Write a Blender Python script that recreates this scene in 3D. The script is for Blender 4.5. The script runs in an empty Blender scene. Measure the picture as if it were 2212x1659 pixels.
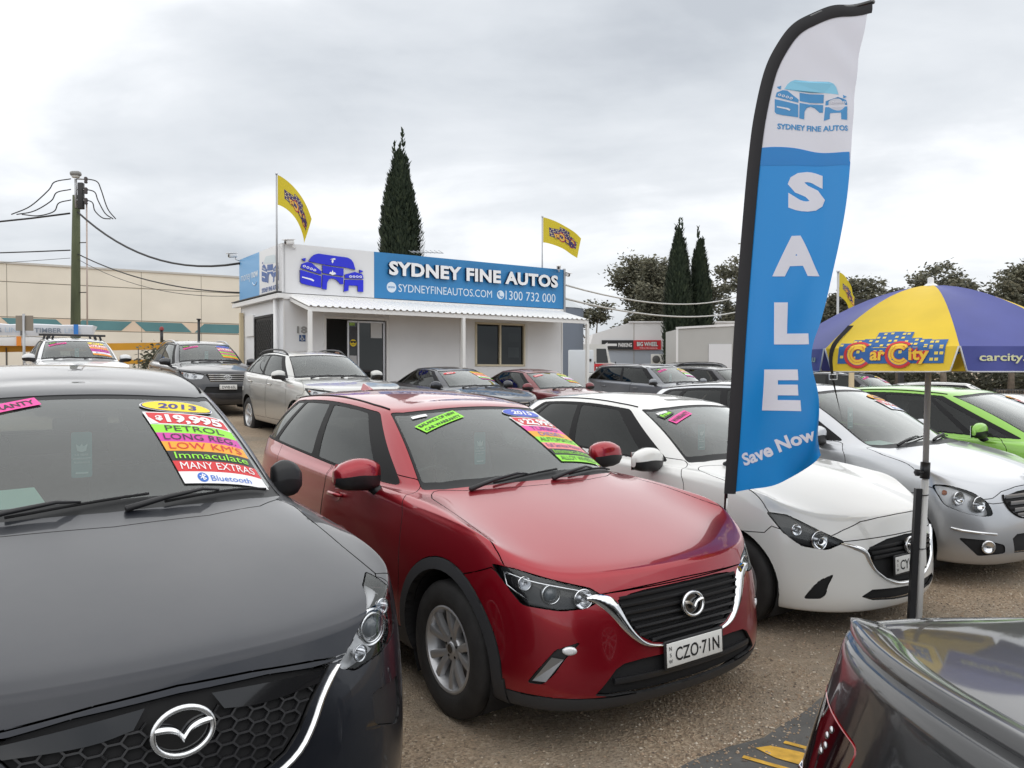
import bpy, bmesh, math, random, os
from mathutils import Vector, Matrix
from mathutils.bvhtree import BVHTree
R = math.radians
random.seed(7)
SC = bpy.context.scene
COL = SC.collection

# ------------------------------------------------------------------ camera
CAM_H, CAM_PITCH, FPX = 1.69, 0.0165, 782.0
cam_d = bpy.data.cameras.new('camera')
cam_d.sensor_width = 36.0
cam_d.lens = 36.0 * FPX / 1024.0
cam_d.clip_start = 0.05
cam_d.clip_end = 3000
cam = bpy.data.objects.new('camera', cam_d)
COL.objects.link(cam)
cam.location = (0, 0, CAM_H)
cam.rotation_euler = (math.pi / 2 - CAM_PITCH, 0, 0)
SC.camera = cam

# ------------------------------------------------------------------ overcast sky
SUN_EL, SUN_AZ = R(80), R(-60)       # azimuth measured from +Y towards +X
world = bpy.data.worlds.new('World')
SC.world = world
world.use_nodes = True
wn, wl = world.node_tree.nodes, world.node_tree.links
wn.clear()
w_out = wn.new('ShaderNodeOutputWorld')
w_bg = wn.new('ShaderNodeBackground')
w_sky = wn.new('ShaderNodeTexSky')
w_sky.sky_type = 'NISHITA'
w_sky.sun_disc = False
w_sky.sun_elevation = SUN_EL
w_sky.sun_rotation = SUN_AZ
w_sky.dust_density = 3.0
w_tc = wn.new('ShaderNodeTexCoord')
w_sep = wn.new('ShaderNodeSeparateXYZ')
wl.new(w_tc.outputs['Generated'], w_sep.inputs[0])
def wmath(op, a, b=None, clamp=False):
    n = wn.new('ShaderNodeMath'); n.operation = op; n.use_clamp = clamp
    for i, v in enumerate((a, b)):
        if v is None: continue
        if isinstance(v, (int, float)): n.inputs[i].default_value = v
        else: wl.new(v, n.inputs[i])
    return n.outputs[0]
zc = wmath('ADD', wmath('MAXIMUM', w_sep.outputs[2], -0.1), 0.38)
cx_ = wmath('DIVIDE', w_sep.outputs[0], zc)
cy_ = wmath('DIVIDE', w_sep.outputs[1], zc)
w_cmb = wn.new('ShaderNodeCombineXYZ')
wl.new(cx_, w_cmb.inputs[0]); wl.new(cy_, w_cmb.inputs[1])
w_map = wn.new('ShaderNodeMapping')
w_map.inputs['Scale'].default_value = (0.9, 1.25, 1)
w_map.inputs['Location'].default_value = (3.1, 0.4, 0)
wl.new(w_cmb.outputs[0], w_map.inputs[0])
def wnoise(scale, detail, rough, dist, loc=(0, 0, 0)):
    n = wn.new('ShaderNodeTexNoise'); n.inputs['Scale'].default_value = scale
    n.inputs['Detail'].default_value = detail; n.inputs['Roughness'].default_value = rough
    n.inputs['Distortion'].default_value = dist
    wl.new(w_map.outputs[0], n.inputs['Vector'])
    return n.outputs['Fac']
n1 = wnoise(0.9, 6, 0.52, 0.5)
n2 = wnoise(2.6, 7, 0.55, 0.25)
cl = wmath('ADD', wmath('MULTIPLY', n1, 0.72), wmath('MULTIPLY', n2, 0.28))
w_ramp = wn.new('ShaderNodeValToRGB')
e = w_ramp.color_ramp.elements
e[0].position = 0.37; e[0].color = (0.47, 0.50, 0.54, 1)
e[1].position = 0.60; e[1].color = (0.90, 0.915, 0.935, 1)
m_ = e.new(0.44); m_.color = (0.585, 0.615, 0.65, 1)
m_ = e.new(0.52); m_.color = (0.69, 0.715, 0.745, 1)
wl.new(cl, w_ramp.inputs[0])
w_scl = wn.new('ShaderNodeVectorMath'); w_scl.operation = 'SCALE'
wl.new(w_sky.outputs[0], w_scl.inputs[0]); w_scl.inputs['Scale'].default_value = 0.10
w_mix = wn.new('ShaderNodeMixRGB'); w_mix.inputs[0].default_value = 0.93
wl.new(w_scl.outputs[0], w_mix.inputs[1]); wl.new(w_ramp.outputs[0], w_mix.inputs[2])
wl.new(w_mix.outputs[0], w_bg.inputs[0])
w_bg.inputs[1].default_value = 0.98
wl.new(w_bg.outputs[0], w_out.inputs[0])

sun_d = bpy.data.lights.new('sun', 'SUN')
sun_d.energy = 1.5
sun_d.angle = R(155)
sun_d.color = (1.0, 0.965, 0.91)
sun = bpy.data.objects.new('sun', sun_d)
COL.objects.link(sun)
sdir = Vector((math.sin(SUN_AZ) * math.cos(SUN_EL), math.cos(SUN_AZ) * math.cos(SUN_EL), math.sin(SUN_EL)))
sun.rotation_euler = sdir.to_track_quat('Z', 'Y').to_euler()
sun.location = (0, 0, 30)

SC.view_settings.view_transform = 'Standard'
SC.view_settings.look = 'None'
SC.view_settings.exposure = 0.38
SC.view_settings.gamma = 1.0
SC.render.engine = 'CYCLES'
SC.cycles.max_bounces = 10
SC.cycles.transparent_max_bounces = 16
SC.cycles.use_denoising = True
SC.cycles.caustics_reflective = False
SC.cycles.caustics_refractive = False

# ------------------------------------------------------------------ pixel helpers (photo read at 2212 x 1659)
_f = FPX * 2212 / 1024
def ray(u, v):
    x = (u - 1106) / _f; y = -(v - 829.5) / _f
    c, s = math.cos(CAM_PITCH), math.sin(CAM_PITCH)
    return Vector((x, c + y * s, -s + y * c))
def at_depth(u, v, Y):
    d = ray(u, v)
    return Vector((0, 0, CAM_H)) + d * (Y / d.y)
def on_ground(u, v, z=0.0):
    d = ray(u, v)
    return Vector((0, 0, CAM_H)) + d * ((z - CAM_H) / d.z)

# ------------------------------------------------------------------ materials
MATS = {}
def _nodes(name):
    m = bpy.data.materials.new(name); m.use_nodes = True
    nt = m.node_tree
    return m, nt, nt.nodes['Principled BSDF'], nt.nodes['Material Output']
def mat(name, col=(0.5, 0.5, 0.5), rough=0.5, metal=0.0, coat=0.0, bump=0.0, bscale=40.0, var=0.0, vscale=3.0,
        spec=0.5, coat_rough=0.03, sheen=0.0, two_sided_dark=False, emit=None, trans=0.0, stretch=None):
    if name in MATS: return MATS[name]
    m, nt, b, out = _nodes(name)
    N, L = nt.nodes, nt.links
    c = tuple(col) + (1,)
    b.inputs['Base Color'].default_value = c
    b.inputs['Roughness'].default_value = rough
    b.inputs['Metallic'].default_value = metal
    b.inputs['Specular IOR Level'].default_value = spec
    b.inputs['Coat Weight'].default_value = coat
    b.inputs['Coat Roughness'].default_value = coat_rough
    b.inputs['Sheen Weight'].default_value = sheen
    if emit: 
        b.inputs['Emission Color'].default_value = tuple(emit[:3]) + (1,)
        b.inputs['Emission Strength'].default_value = emit[3]
    if var or bump:
        tc = N.new('ShaderNodeTexCoord')
        vec = tc.outputs['Object']
        if stretch:
            mp = N.new('ShaderNodeMapping'); mp.inputs['Scale'].default_value = stretch
            L.new(vec, mp.inputs[0]); vec = mp.outputs[0]
    if var:
        n = N.new('ShaderNodeTexNoise'); n.inputs['Scale'].default_value = vscale; n.inputs['Detail'].default_value = 6
        L.new(vec, n.inputs['Vector'])
        mx = N.new('ShaderNodeMixRGB')
        mx.inputs[1].default_value = tuple(max(0, x * (1 - var)) for x in col) + (1,)
        mx.inputs[2].default_value = tuple(min(1, x * (1 + var)) for x in col) + (1,)
        cr = N.new('ShaderNodeMapRange'); cr.inputs[1].default_value = 0.3; cr.inputs[2].default_value = 0.7
        L.new(n.outputs['Fac'], cr.inputs[0]); L.new(cr.outputs[0], mx.inputs[0])
        L.new(mx.outputs[0], b.inputs['Base Color'])
    if bump:
        n = N.new('ShaderNodeTexNoise'); n.inputs['Scale'].default_value = bscale; n.inputs['Detail'].default_value = 4
        L.new(vec, n.inputs['Vector'])
        bp = N.new('ShaderNodeBump'); bp.inputs['Strength'].default_value = bump; bp.inputs['Distance'].default_value = 0.01
        L.new(n.outputs['Fac'], bp.inputs['Height']); L.new(bp.outputs[0], b.inputs['Normal'])
    if trans:
        # thin cloth / leaf: part of the light goes through
        t = N.new('ShaderNodeBsdfTranslucent'); t.inputs[0].default_value = c
        mx = N.new('ShaderNodeMixShader'); mx.inputs[0].default_value = trans
        L.new(b.outputs[0], mx.inputs[1]); L.new(t.outputs[0], mx.inputs[2]); L.new(mx.outputs[0], out.inputs[0])
    if two_sided_dark:
        g = N.new('ShaderNodeNewGeometry')
        d = N.new('ShaderNodeBsdfDiffuse'); d.inputs[0].default_value = (0.02, 0.02, 0.02, 1)
        mx = N.new('ShaderNodeMixShader')
        L.new(g.outputs['Backfacing'], mx.inputs[0]); L.new(b.outputs[0], mx.inputs[1]); L.new(d.outputs[0], mx.inputs[2])
        L.new(mx.outputs[0], out.inputs[0])
    MATS[name] = m
    return m
def paint(name, col, metal=0.35, rough=0.32, flake=0.0, dust=0.05, ior=1.5, coatw=1.0):
    """car paint: base + clear coat, bare inside, with a faint film of yard dust"""
    if name in MATS: return MATS[name]
    m = mat(name, col, rough=rough, metal=metal, coat=1.0, coat_rough=0.02, two_sided_dark=True)
    nt = m.node_tree; N, L = nt.nodes, nt.links
    b = N['Principled BSDF']; b.inputs['Coat IOR'].default_value = ior; b.inputs['Coat Weight'].default_value = coatw
    tc = N.new('ShaderNodeTexCoord')
    n = N.new('ShaderNodeTexNoise'); n.inputs['Scale'].default_value = 2.2; n.inputs['Detail'].default_value = 8
    n.inputs['Roughness'].default_value = 0.65
    L.new(tc.outputs['Object'], n.inputs['Vector'])
    mr = N.new('ShaderNodeMapRange'); mr.inputs[1].default_value = 0.35; mr.inputs[2].default_value = 0.75
    mr.inputs[3].default_value = 0.0; mr.inputs[4].default_value = dust
    L.new(n.outputs['Fac'], mr.inputs[0])
    mx = N.new('ShaderNodeMixRGB'); mx.inputs[1].default_value = tuple(col) + (1,); mx.inputs[2].default_value = (0.42, 0.38, 0.33, 1)
    L.new(mr.outputs[0], mx.inputs[0]); L.new(mx.outputs[0], b.inputs['Base Color'])
    mr2 = N.new('ShaderNodeMapRange'); mr2.inputs[1].default_value = 0.3; mr2.inputs[2].default_value = 0.8
    mr2.inputs[3].default_value = 0.015; mr2.inputs[4].default_value = 0.07
    L.new(n.outputs['Fac'], mr2.inputs[0]); L.new(mr2.outputs[0], b.inputs['Coat Roughness'])
    return m
def glass(name, tint=(0.6, 0.68, 0.64), rough=0.0, ior=1.5, film=0.0, gain=1.2):
    """thin pane: tinted transparency under a fresnel reflection"""
    if name in MATS: return MATS[name]
    m, nt, b, out = _nodes(name)
    N, L = nt.nodes, nt.links
    N.remove(b)
    t = N.new('ShaderNodeBsdfTransparent'); t.inputs[0].default_value = tuple(tint) + (1,)
    g = N.new('ShaderNodeBsdfGlossy'); g.inputs['Roughness'].default_value = rough; g.inputs[0].default_value = (0.97, 1.0, 0.99, 1)
    fr = N.new('ShaderNodeFresnel'); fr.inputs[0].default_value = ior
    ad = N.new('ShaderNodeMath'); ad.operation = 'MULTIPLY_ADD'; ad.inputs[1].default_value = gain; ad.inputs[2].default_value = 0.0
    ad.use_clamp = True
    L.new(fr.outputs[0], ad.inputs[0])
    mx = N.new('ShaderNodeMixShader')
    L.new(ad.outputs[0], mx.inputs[0]); L.new(t.outputs[0], mx.inputs[1]); L.new(g.outputs[0], mx.inputs[2])
    last = mx
    if film:
        d = N.new('ShaderNodeBsdfDiffuse'); d.inputs[0].default_value = (0.5, 0.52, 0.5, 1)
        m2 = N.new('ShaderNodeMixShader'); m2.inputs[0].default_value = film
        L.new(mx.outputs[0], m2.inputs[1]); L.new(d.outputs[0], m2.inputs[2]); last = m2
    L.new(last.outputs[0], out.inputs[0])
    MATS[name] = m
    return m

BLACK = mat('black_plastic', (0.018, 0.018, 0.02), 0.42, bump=0.05, bscale=300)
BLACKM = mat('matte_black', (0.008, 0.008, 0.009), 0.8)
GLOSSB = mat('gloss_black', (0.006, 0.006, 0.007), 0.08, coat=0.6)
FRIT = mat('black_frit', (0.008, 0.009, 0.010), 0.45, spec=0.3)
TRIM = mat('trim_black', (.008, .008, .009), .6, spec=.25)
LAMPB = mat('lamp_silver', (.82, .83, .85), .25, metal=.25)
CLAD = mat('cladding', (0.035, 0.036, 0.04), 0.55, bump=0.08, bscale=500)
CHROME2 = mat('emblem_chrome', (0.80, 0.81, 0.82), 0.24, metal=1.0)
CHROME = mat('chrome', (0.78, 0.79, 0.80), 0.06, metal=1.0)
SATIN = mat('satin_metal', (0.55, 0.56, 0.58), 0.28, metal=1.0)
ALLOY = mat('alloy', (0.50, 0.505, 0.52), 0.38, metal=0.7, coat=0.3)
ALLOYL = mat('alloy_light', (0.62, 0.63, 0.64), 0.35, metal=0.7, coat=0.3)
RUBBER = mat('rubber', (0.022, 0.021, 0.021), 0.75, var=0.35, vscale=9, bump=0.15, bscale=120)
LAMPS = mat('lamp_reflector', (0.82, 0.83, 0.85), 0.14, metal=1.0)
LAMPD = mat('lamp_dark', (0.012, 0.012, 0.014), 0.22)
REDLENS = mat('red_lens', (0.32, 0.006, 0.010), 0.1, coat=0.7)
ORANGE = mat('amber_lens', (0.7, 0.16, 0.02), 0.2, coat=0.5)
CABIN = mat('cabin_cloth', (0.11, 0.11, 0.112), 0.9, var=0.3, vscale=12)
DASH = mat('dash_vinyl', (0.07, 0.072, 0.074), 0.75, bump=0.1, bscale=200)
HEADL = mat('headliner', (0.32, 0.31, 0.29), 0.95)
WSG = glass('windscreen_glass', (0.62, 0.72, 0.68), film=0.05, gain=1.8)
TINT = glass('tinted_glass', (0.20, 0.215, 0.215), gain=0.8)
TINTD = glass('privacy_glass', (0.06, 0.065, 0.066), gain=0.8)
CLEAR = glass('clear_lens', (0.95, 0.96, 0.97), gain=0.9)
WHITEP = mat('plate_white', (0.78, 0.78, 0.76), 0.35)
PLB = mat('plate_black', (0.012, 0.012, 0.014), 0.4)
PAPER = mat('paper_green', (0.50, 0.72, 0.66), 0.8)
WHITE = mat('white_paint', (0.78, 0.78, 0.77), 0.45)

# ------------------------------------------------------------------ objects
def link(o, parent=None):
    COL.objects.link(o)
    if parent is not None: o.parent = parent
    return o
def tag(o, label=None, cat=None, group=None, kind=None):
    if label: o['label'] = label
    if cat: o['category'] = cat
    if group: o['group'] = group
    if kind: o['kind'] = kind
    return o
def thing(name, label, cat, loc=(0, 0, 0), rz=0.0, group=None):
    o = bpy.data.objects.new(name, None)
    o.location = loc; o.rotation_euler = (0, 0, rz); o.empty_display_size = 0.2
    link(o); tag(o, label, cat, group)
    return o

class MB:
    """collects faces and links them as one mesh object"""
    def __init__(self):
        self.v, self.f, self.m, self.s, self.mats = [], [], [], [], []
    def mi(self, m):
        if m not in self.mats: self.mats.append(m)
        return self.mats.index(m)
    def add(self, vs, fs, m, smooth=False):
        used = sorted({i for f in fs for i in f})
        if len(used) < len(vs):
            mp = {o: n for n, o in enumerate(used)}; vs = [vs[i] for i in used]; fs = [[mp[i] for i in f] for f in fs]
        b = len(self.v); k = self.mi(m)
        self.v += [tuple(x) for x in vs]
        for f in fs:
            self.f.append([b + i for i in f]); self.m.append(k); self.s.append(smooth)
        return self
    def box(self, c, s, m, rot=None, bev=0.0):
        x, y, z = s[0] / 2, s[1] / 2, s[2] / 2
        if bev:
            b = min(bev, x * .9, y * .9, z * .9)
            vs = []; 
            bm = bmesh.new(); bmesh.ops.create_cube(bm, size=1)
            for v in bm.verts: v.co = Vector((v.co.x * s[0], v.co.y * s[1], v.co.z * s[2]))
            bmesh.ops.bevel(bm, geom=bm.edges[:], offset=b, segments=2, profile=0.5, affect='EDGES')
            bm.verts.index_update()
            vs = [v.co.copy() for v in bm.verts]; fs = [[v.index for v in f.verts] for f in bm.faces]
            bm.free()
        else:
            vs = [Vector((i, j, k)) for k in (-z, z) for j in (-y, y) for i in (-x, x)]
            fs = [(0, 2, 3, 1), (4, 5, 7, 6), (0, 1, 5, 4), (2, 6, 7, 3), (0, 4, 6, 2), (1, 3, 7, 5)]
        if rot is not None: vs = [rot @ v for v in vs]
        c = Vector(c)
        return self.add([v + c for v in vs], fs, m, bool(bev))
    def bar(self, a, b, w, h, m, up=(0, 0, 1)):
        a, b = Vector(a), Vector(b); d = b - a; L = d.length; d.normalize()
        upv = Vector(up)
        if abs(d.dot(upv)) > 0.98: upv = Vector((0, 1, 0))
        s = d.cross(upv).normalized(); t = s.cross(d)
        vs = [p + s * i * w / 2 + t * j * h / 2 for p in (a, b) for j in (-1, 1) for i in (-1, 1)]
        return self.add(vs, [(0, 2, 3, 1), (4, 5, 7, 6), (0, 1, 5, 4), (2, 6, 7, 3), (0, 4, 6, 2), (1, 3, 7, 5)], m)
    def tube(self, pts, r, m, n=8, closed=False, cap=True):
        pts = [Vector(p) for p in pts]; K = len(pts)
        rr = r if isinstance(r, (list, tuple)) else [r] * K
        vs, fs = [], []
        prev = None
        for i, p in enumerate(pts):
            a = pts[i - 1] if (i or closed) else p
            b = pts[(i + 1) % K] if (i < K - 1 or closed) else p
            d = (b - a).normalized()
            if prev is None:
                ref = Vector((0, 0, 1)) if abs(d.z) < 0.9 else Vector((1, 0, 0))
                s = d.cross(ref).normalized()
            else:
                s = (prev - d * prev.dot(d)).normalized()
            prev = s; t = d.cross(s)
            for j in range(n):
                an = 2 * math.pi * j / n
                vs.append(p + (s * math.cos(an) + t * math.sin(an)) * rr[i])
        for i in range(K if closed else K - 1):
            for j in range(n):
                a = i * n + j; b = i * n + (j + 1) % n
                c = ((i + 1) % K) * n + (j + 1) % n; d = ((i + 1) % K) * n + j
                fs.append((a, b, c, d))
        if cap and not closed:
            fs.append(tuple(range(n))[::-1]); fs.append(tuple((K - 1) * n + j for j in range(n)))
        return self.add(vs, fs, m, True)
    def lathe(self, prof, m, c=(0, 0, 0), axis='z', n=24, closed=False):
        c = Vector(c); vs, fs = [], []
        for (r, h) in prof:
            for j in range(n):
                an = 2 * math.pi * j / n; x, y = r * math.cos(an), r * math.sin(an)
                vs.append(c + (Vector((x, y, h)) if axis == 'z' else Vector((x, h, y)) if axis == 'y' else Vector((h, x, y))))
        K = len(prof)
        for i in range(K if closed else K - 1):
            for j in range(n):
                i2 = (i + 1) % K
                fs.append((i * n + j, i * n + (j + 1) % n, i2 * n + (j + 1) % n, i2 * n + j))
        return self.add(vs, fs, m, True)
    def prism(self, poly, d, m, o=(0, 0, 0), ux=(1, 0, 0), uy=(0, 0, 1)):
        """flat polygon (x,y) placed by ux,uy and extruded along d"""
        o, ux, uy, d = Vector(o), Vector(ux), Vector(uy), Vector(d)
        n = len(poly)
        a = [o + ux * p[0] + uy * p[1] for p in poly]
        vs = a + [p + d for p in a]
        fs = [tuple(range(n))[::-1], tuple(range(n, 2 * n))] + [(i, (i + 1) % n, n + (i + 1) % n, n + i) for i in range(n)]
        return self.add(vs, fs, m)
    def map(self, fn):
        self.v = [tuple(fn(Vector(p))) for p in self.v]; return self
    def build(self, name, parent=None, auto=None):
        me = bpy.data.meshes.new(name)
        me.from_pydata(self.v, [], self.f)
        for k in self.mats: me.materials.append(k)
        me.polygons.foreach_set('material_index', self.m)
        me.polygons.foreach_set('use_smooth', self.s)
        me.update()
        if auto: me.set_sharp_from_angle(angle=R(auto))
        o = bpy.data.objects.new(name, me)
        return link(o, parent)

def rounded(poly, r, n=4):
    """round the corners of a closed polygon of Vectors (any dimension)"""
    out = []; K = len(poly)
    for i in range(K):
        p = Vector(poly[i]); a = Vector(poly[i - 1]); b = Vector(poly[(i + 1) % K])
        rr = r[i] if isinstance(r, (list, tuple)) else r
        da, db = a - p, b - p
        k = min(rr, da.length * .45, db.length * .45)
        if k < 1e-4: out.append(p); continue
        s, e = p + da.normalized() * k, p + db.normalized() * k
        for j in range(n + 1):
            t = j / n
            out.append(s * (1 - t) ** 2 + p * 2 * t * (1 - t) + e * t * t)
    return out
def smooth_curve(pts, n=6, closed=False):
    pts = [Vector(p) for p in pts]; K = len(pts); out = []
    for i in range(K if closed else K - 1):
        p0 = pts[(i - 1) % K] if (closed or i > 0) else pts[0] * 2 - pts[1]
        p1, p2 = pts[i], pts[(i + 1) % K]
        p3 = pts[(i + 2) % K] if (closed or i + 2 < K) else p2 * 2 - p1
        for j in range(n):
            t = j / n
            out.append(0.5 * ((2 * p1) + (p2 - p0) * t + (2 * p0 - 5 * p1 + 4 * p2 - p3) * t * t + (3 * p1 - p0 - 3 * p2 + p3) * t ** 3))
    if not closed: out.append(pts[-1])
    return out

# ------------------------------------------------------------------ lettering
_TX = {}
def text2d(s, h=1.0, bold=0.0, shear=0.0, xs=1.0, align='C', spacing=1.0):
    """flat lettering with the built-in font: verts (x,y) and faces, cap height h"""
    key = (s, bold, shear, spacing)
    if key not in _TX:
        cu = bpy.data.curves.new('lettering', 'FONT')
        cu.body = s; cu.size = 1.0; cu.offset = bold; cu.shear = shear; cu.space_character = spacing
        cu.resolution_u = 3; cu.fill_mode = 'FRONT'
        o = bpy.data.objects.new('lettering', cu)
        me = bpy.data.meshes.new_from_object(o)
        vs = [(v.co.x, v.co.y) for v in me.vertices]; fs = [tuple(p.vertices) for p in me.polygons]
        bpy.data.objects.remove(o); bpy.data.curves.remove(cu); bpy.data.meshes.remove(me)
        _TX[key] = (vs, fs)
    vs, fs = _TX[key]
    cap = 0.73 + 2 * bold
    k = h / cap
    x0, x1 = min(v[0] for v in vs), max(v[0] for v in vs)
    off = {'C': (x0 + x1) / 2, 'L': x0, 'R': x1}[align]
    return [((v[0] - off) * k * xs, (v[1] + bold) * k) for v in vs], fs
def text_w(s, h, bold=0.0, xs=1.0, spacing=1.0, shear=0.0):
    vs, _ = text2d(s, h, bold, shear, xs, 'L', spacing)
    return max(v[0] for v in vs)
def put_text(mb, s, o, ux, uy, h, m, bold=0.0, shear=0.0, xs=1.0, align='C', fitw=None, spacing=1.0, depth=None, side=None):
    """lettering on a plane: o is the foot of the line"""
    if fitw:
        w = text_w(s, h, bold, 1.0, spacing, shear); xs = fitw / w
    vs, fs = text2d(s, h, bold, shear, xs, align, spacing)
    o, ux, uy = Vector(o), Vector(ux), Vector(uy)
    P = [o + ux * v[0] + uy * v[1] for v in vs]
    if depth is None:
        mb.add(P, fs, m)
    else:
        d = Vector(depth)
        mb.add([p + d for p in P], fs, m)
        cnt = {}
        for f in fs:
            for i in range(len(f)):
                a, b = f[i], f[(i + 1) % len(f)]
                cnt[(a, b)] = cnt.get((a, b), 0) + 1
        ed = [e for e in cnt if (e[1], e[0]) not in cnt]
        base = len(P); 
        mb.add(P + [p + d for p in P], [(a, b, b + base, a + base) for a, b in ed], side or m)
    return mb
def ellipse(rx, ry, n=32, cx=0, cy=0):
    return [(cx + rx * math.cos(2 * math.pi * i / n), cy + ry * math.sin(2 * math.pi * i / n)) for i in range(n)]
# ================================================================== cars
def lerp(a, b, t): return a * (1 - t) + b * t
NS = 14
DEF = dict(
    fo=0.84, wb=2.57, ro=0.86, hw=0.880,
    # loops 1..5 (lip, lower bumper, bumper, grille, bonnet edge): setback from the nose and height
    front=[(.07, .21), (.00, .30), (.00, .47), (.03, .63), (.09, .80)],
    side=[(.06, .21, .23), (.015, .33, .34), (.0, .52, .55), (.0, .72, .77), (.035, .90, .95)],
    rear=[(.10, .26), (.01, .36), (.0, .56), (.05, .78), (.12, .98)],
    y1=.40, y2=.66, y3=.815, x1=.03, x2=.13, x3=.34,          # plan curve of the nose
    ry1=.42, ry2=.70, rx1=.02, rx2=.12,                         # plan curve of the tail
    cowl=(-.30, 1.02), cow_w=.70, header=(-1.02, 1.47), peak=1.525, rhead=(-2.95, 1.46), rglass=(-3.32, 1.06),
    belt=(.97, 1.06), bw=.80, rw=.565, crown=.05, hcrown=.035, gbulge=.03, wsbulge=.035,
    wr=.325, rim=.21, tw=.21, arch=.375, level=3, creases={}, tweak={},
    tread=.0, belt_tail=None)

class Car:
    def __init__(self, name, label, loc, rz, paint_mat, group=None, **kw):
        self.p = p = dict(DEF); p.update(kw)
        self.root = thing(name, label, 'car', (loc[0], loc[1], 0), rz, group)
        self.paint = paint_mat
        self._cage(); self._surface()
    # -------- control cage
    def _cage(self):
        p = self.p; fo, wb, ro, hw = p['fo'], p['wb'], p['ro'], p['hw']
        tail = -wb - ro
        rows = []
        kw = hw / 0.88
        for k in range(5):
            df, zf = p['front'][k]; ins, zsf, zsr = p['side'][k]; dr, zr = p['rear'][k]
            w = hw - ins
            x0 = fo - df; xt = tail + dr
            y1, y2, y3 = p['y1'] * kw, p['y2'] * kw, p['y3'] * kw
            y3 = min(y3, w - .03)
            xx = [x0, x0 - p['x1'], x0 - p['x2'], x0 - p['x3'], .36, 0.0, -.45, -wb * .5, -wb + .45, -wb, -wb - .36,
                  xt + p['rx2'], xt + p['rx1'], xt]
            xx[4] = min(.36, xx[3] - .12)
            xx[10] = max(-wb - .40, xx[11] + .14)
            yy = [0, y1, y2, y3, w - .018, w, w, w, w, w, w - .015, p['ry2'] * kw * (w / hw) , p['ry1'] * kw, 0]
            zz = [zf, zf, zf, lerp(zf, zsf, .45), lerp(zf, zsf, .85), zsf, lerp(zsf, zsr, .2), lerp(zsf, zsr, .5), lerp(zsf, zsr, .8), zsr,
                  lerp(zsr, zr, .5), zr, zr, zr]
            rows.append([Vector(q) for q in zip(xx, yy, zz)])
        # underside return
        r0 = [Vector((q.x * .94 if i in (0, 1, 2, 3) else q.x + (.06 if i > 10 else 0), max(0, q.y - .10), q.z + .0)) for i, q in enumerate(rows[0])]
        rows.insert(0, r0)
        cx, cz = p['cowl']; bw = p['bw']; bf, br = p['belt']; rgx, rgz = p['rglass']
        hx, hz = p['header']; rhx, rhz = p['rhead']; rw = p['rw']; cw = p['cow_w']
        n = 14
        # belt loop
        bx = [cx, cx - .025, cx - .09, cx - .20, cx - .42, cx - .72]
        xe = rgx + .26
        for s in range(6, 10): bx.append(lerp(cx - .72, xe, (s - 5) / 5))
        bx += [xe, rgx + .09, rgx + .015, rgx]
        by = [0, cw * .53, cw * .83, cw, lerp(cw, bw, .55), bw - .012, bw, bw, bw, bw - .008, bw - .04, cw * .90, cw * .52, 0]
        bz = [cz, cz - .004, cz - .015, lerp(cz - .02, bf, .6), bf, lerp(bf, br, .1), lerp(bf, br, .25), lerp(bf, br, .45), lerp(bf, br, .65), lerp(bf, br, .85),
              br, lerp(br, rgz, .7), rgz, rgz]
        B = [Vector(q) for q in zip(bx, by, bz)]
        # roof edge loop
        rx = [hx, hx - .01, hx - .05, hx - .13, hx - .33]
        re_ = rhx + .22
        for s in range(5, 10): rx.append(lerp(hx - .33, re_, (s - 4) / 6))
        rx += [re_, rhx + .07, rhx + .01, rhx]
        rym = [0, rw * .55, rw * .84, rw * .97, rw, rw, rw, rw, rw, rw * .99, rw * .96, rw * .84, rw * .52, 0]
        pk = p['peak']; cr = p['crown']
        rz_ = []
        for i, x in enumerate(rx):
            t = (hx - x) / (hx - rhx)
            zc = lerp(hz, rhz, t) + (pk - max(hz, rhz) * .5 - min(hz, rhz) * .5) * 4 * t * (1 - t) * .95
            edge = (rym[i] / rw) ** 2 * cr
            rz_.append(zc - edge)
        Rr = [Vector(q) for q in zip(rx, rym, rz_)]
        Mm = []
        for i in range(n):
            q = lerp(B[i], Rr[i], .52)
            if 3 <= i <= 10: q = q + Vector((0, p['gbulge'], 0))
            if i <= 3: q = q + Vector((p['wsbulge'] * .7, 0, p['wsbulge'] * .7)) * (1 if i < 3 else .5)
            if i >= 11: q = q + Vector((-p['wsbulge'] * .6, 0, p['wsbulge'] * .5))
            Mm.append(q)
        L5 = rows[5]
        L6, L7 = [], []
        for i in range(n):
            a, b = L5[i], B[i]
            if i <= 4:
                q6 = lerp(a, b, p.get('hedge', .10)) + Vector((0, 0, p.get('hlift', .018))); q7 = lerp(a, b, .55) + Vector((0, 0, p['hcrown']))
            elif i <= 9:
                f = 1 if i > 5 else .7
                q6 = lerp(a, b, .45) + Vector((0, .012, .008)) * f; q7 = lerp(a, b, .82)
            else:
                q6 = lerp(a, b, .14) + Vector((0, 0, .012)); q7 = lerp(a, b, .6) + Vector((0, 0, p.get('tcrown', .012)))
            L6.append(q6); L7.append(q7)
        R2 = []
        for i in range(n):
            q = Rr[i].copy(); q.y *= .80
            q.x = lerp(q.x, (hx + rhx) / 2, .13 if i in (0, 1, 2, 3, 10, 11, 12, 13) else .04)
            t = (hx - q.x) / (hx - rhx)
            zc = lerp(hz, rhz, t) + (pk - (hz + rhz) / 2) * 4 * t * (1 - t) * .95
            q.z = zc - (q.y / rw) ** 2 * cr * .75
            R2.append(q)
        rows += [L6, L7, B, Mm, Rr, R2]
        C = {1: 'a', 12: 'b'}
        self.B, self.Mm, self.Rr = B, Mm, Rr
        for (k, s), d in p['tweak'].items(): rows[k][s] = rows[k][s] + Vector(d)
        self.rows = rows
        verts, faces, crease = [], [], {}
        idx = {}
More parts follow.
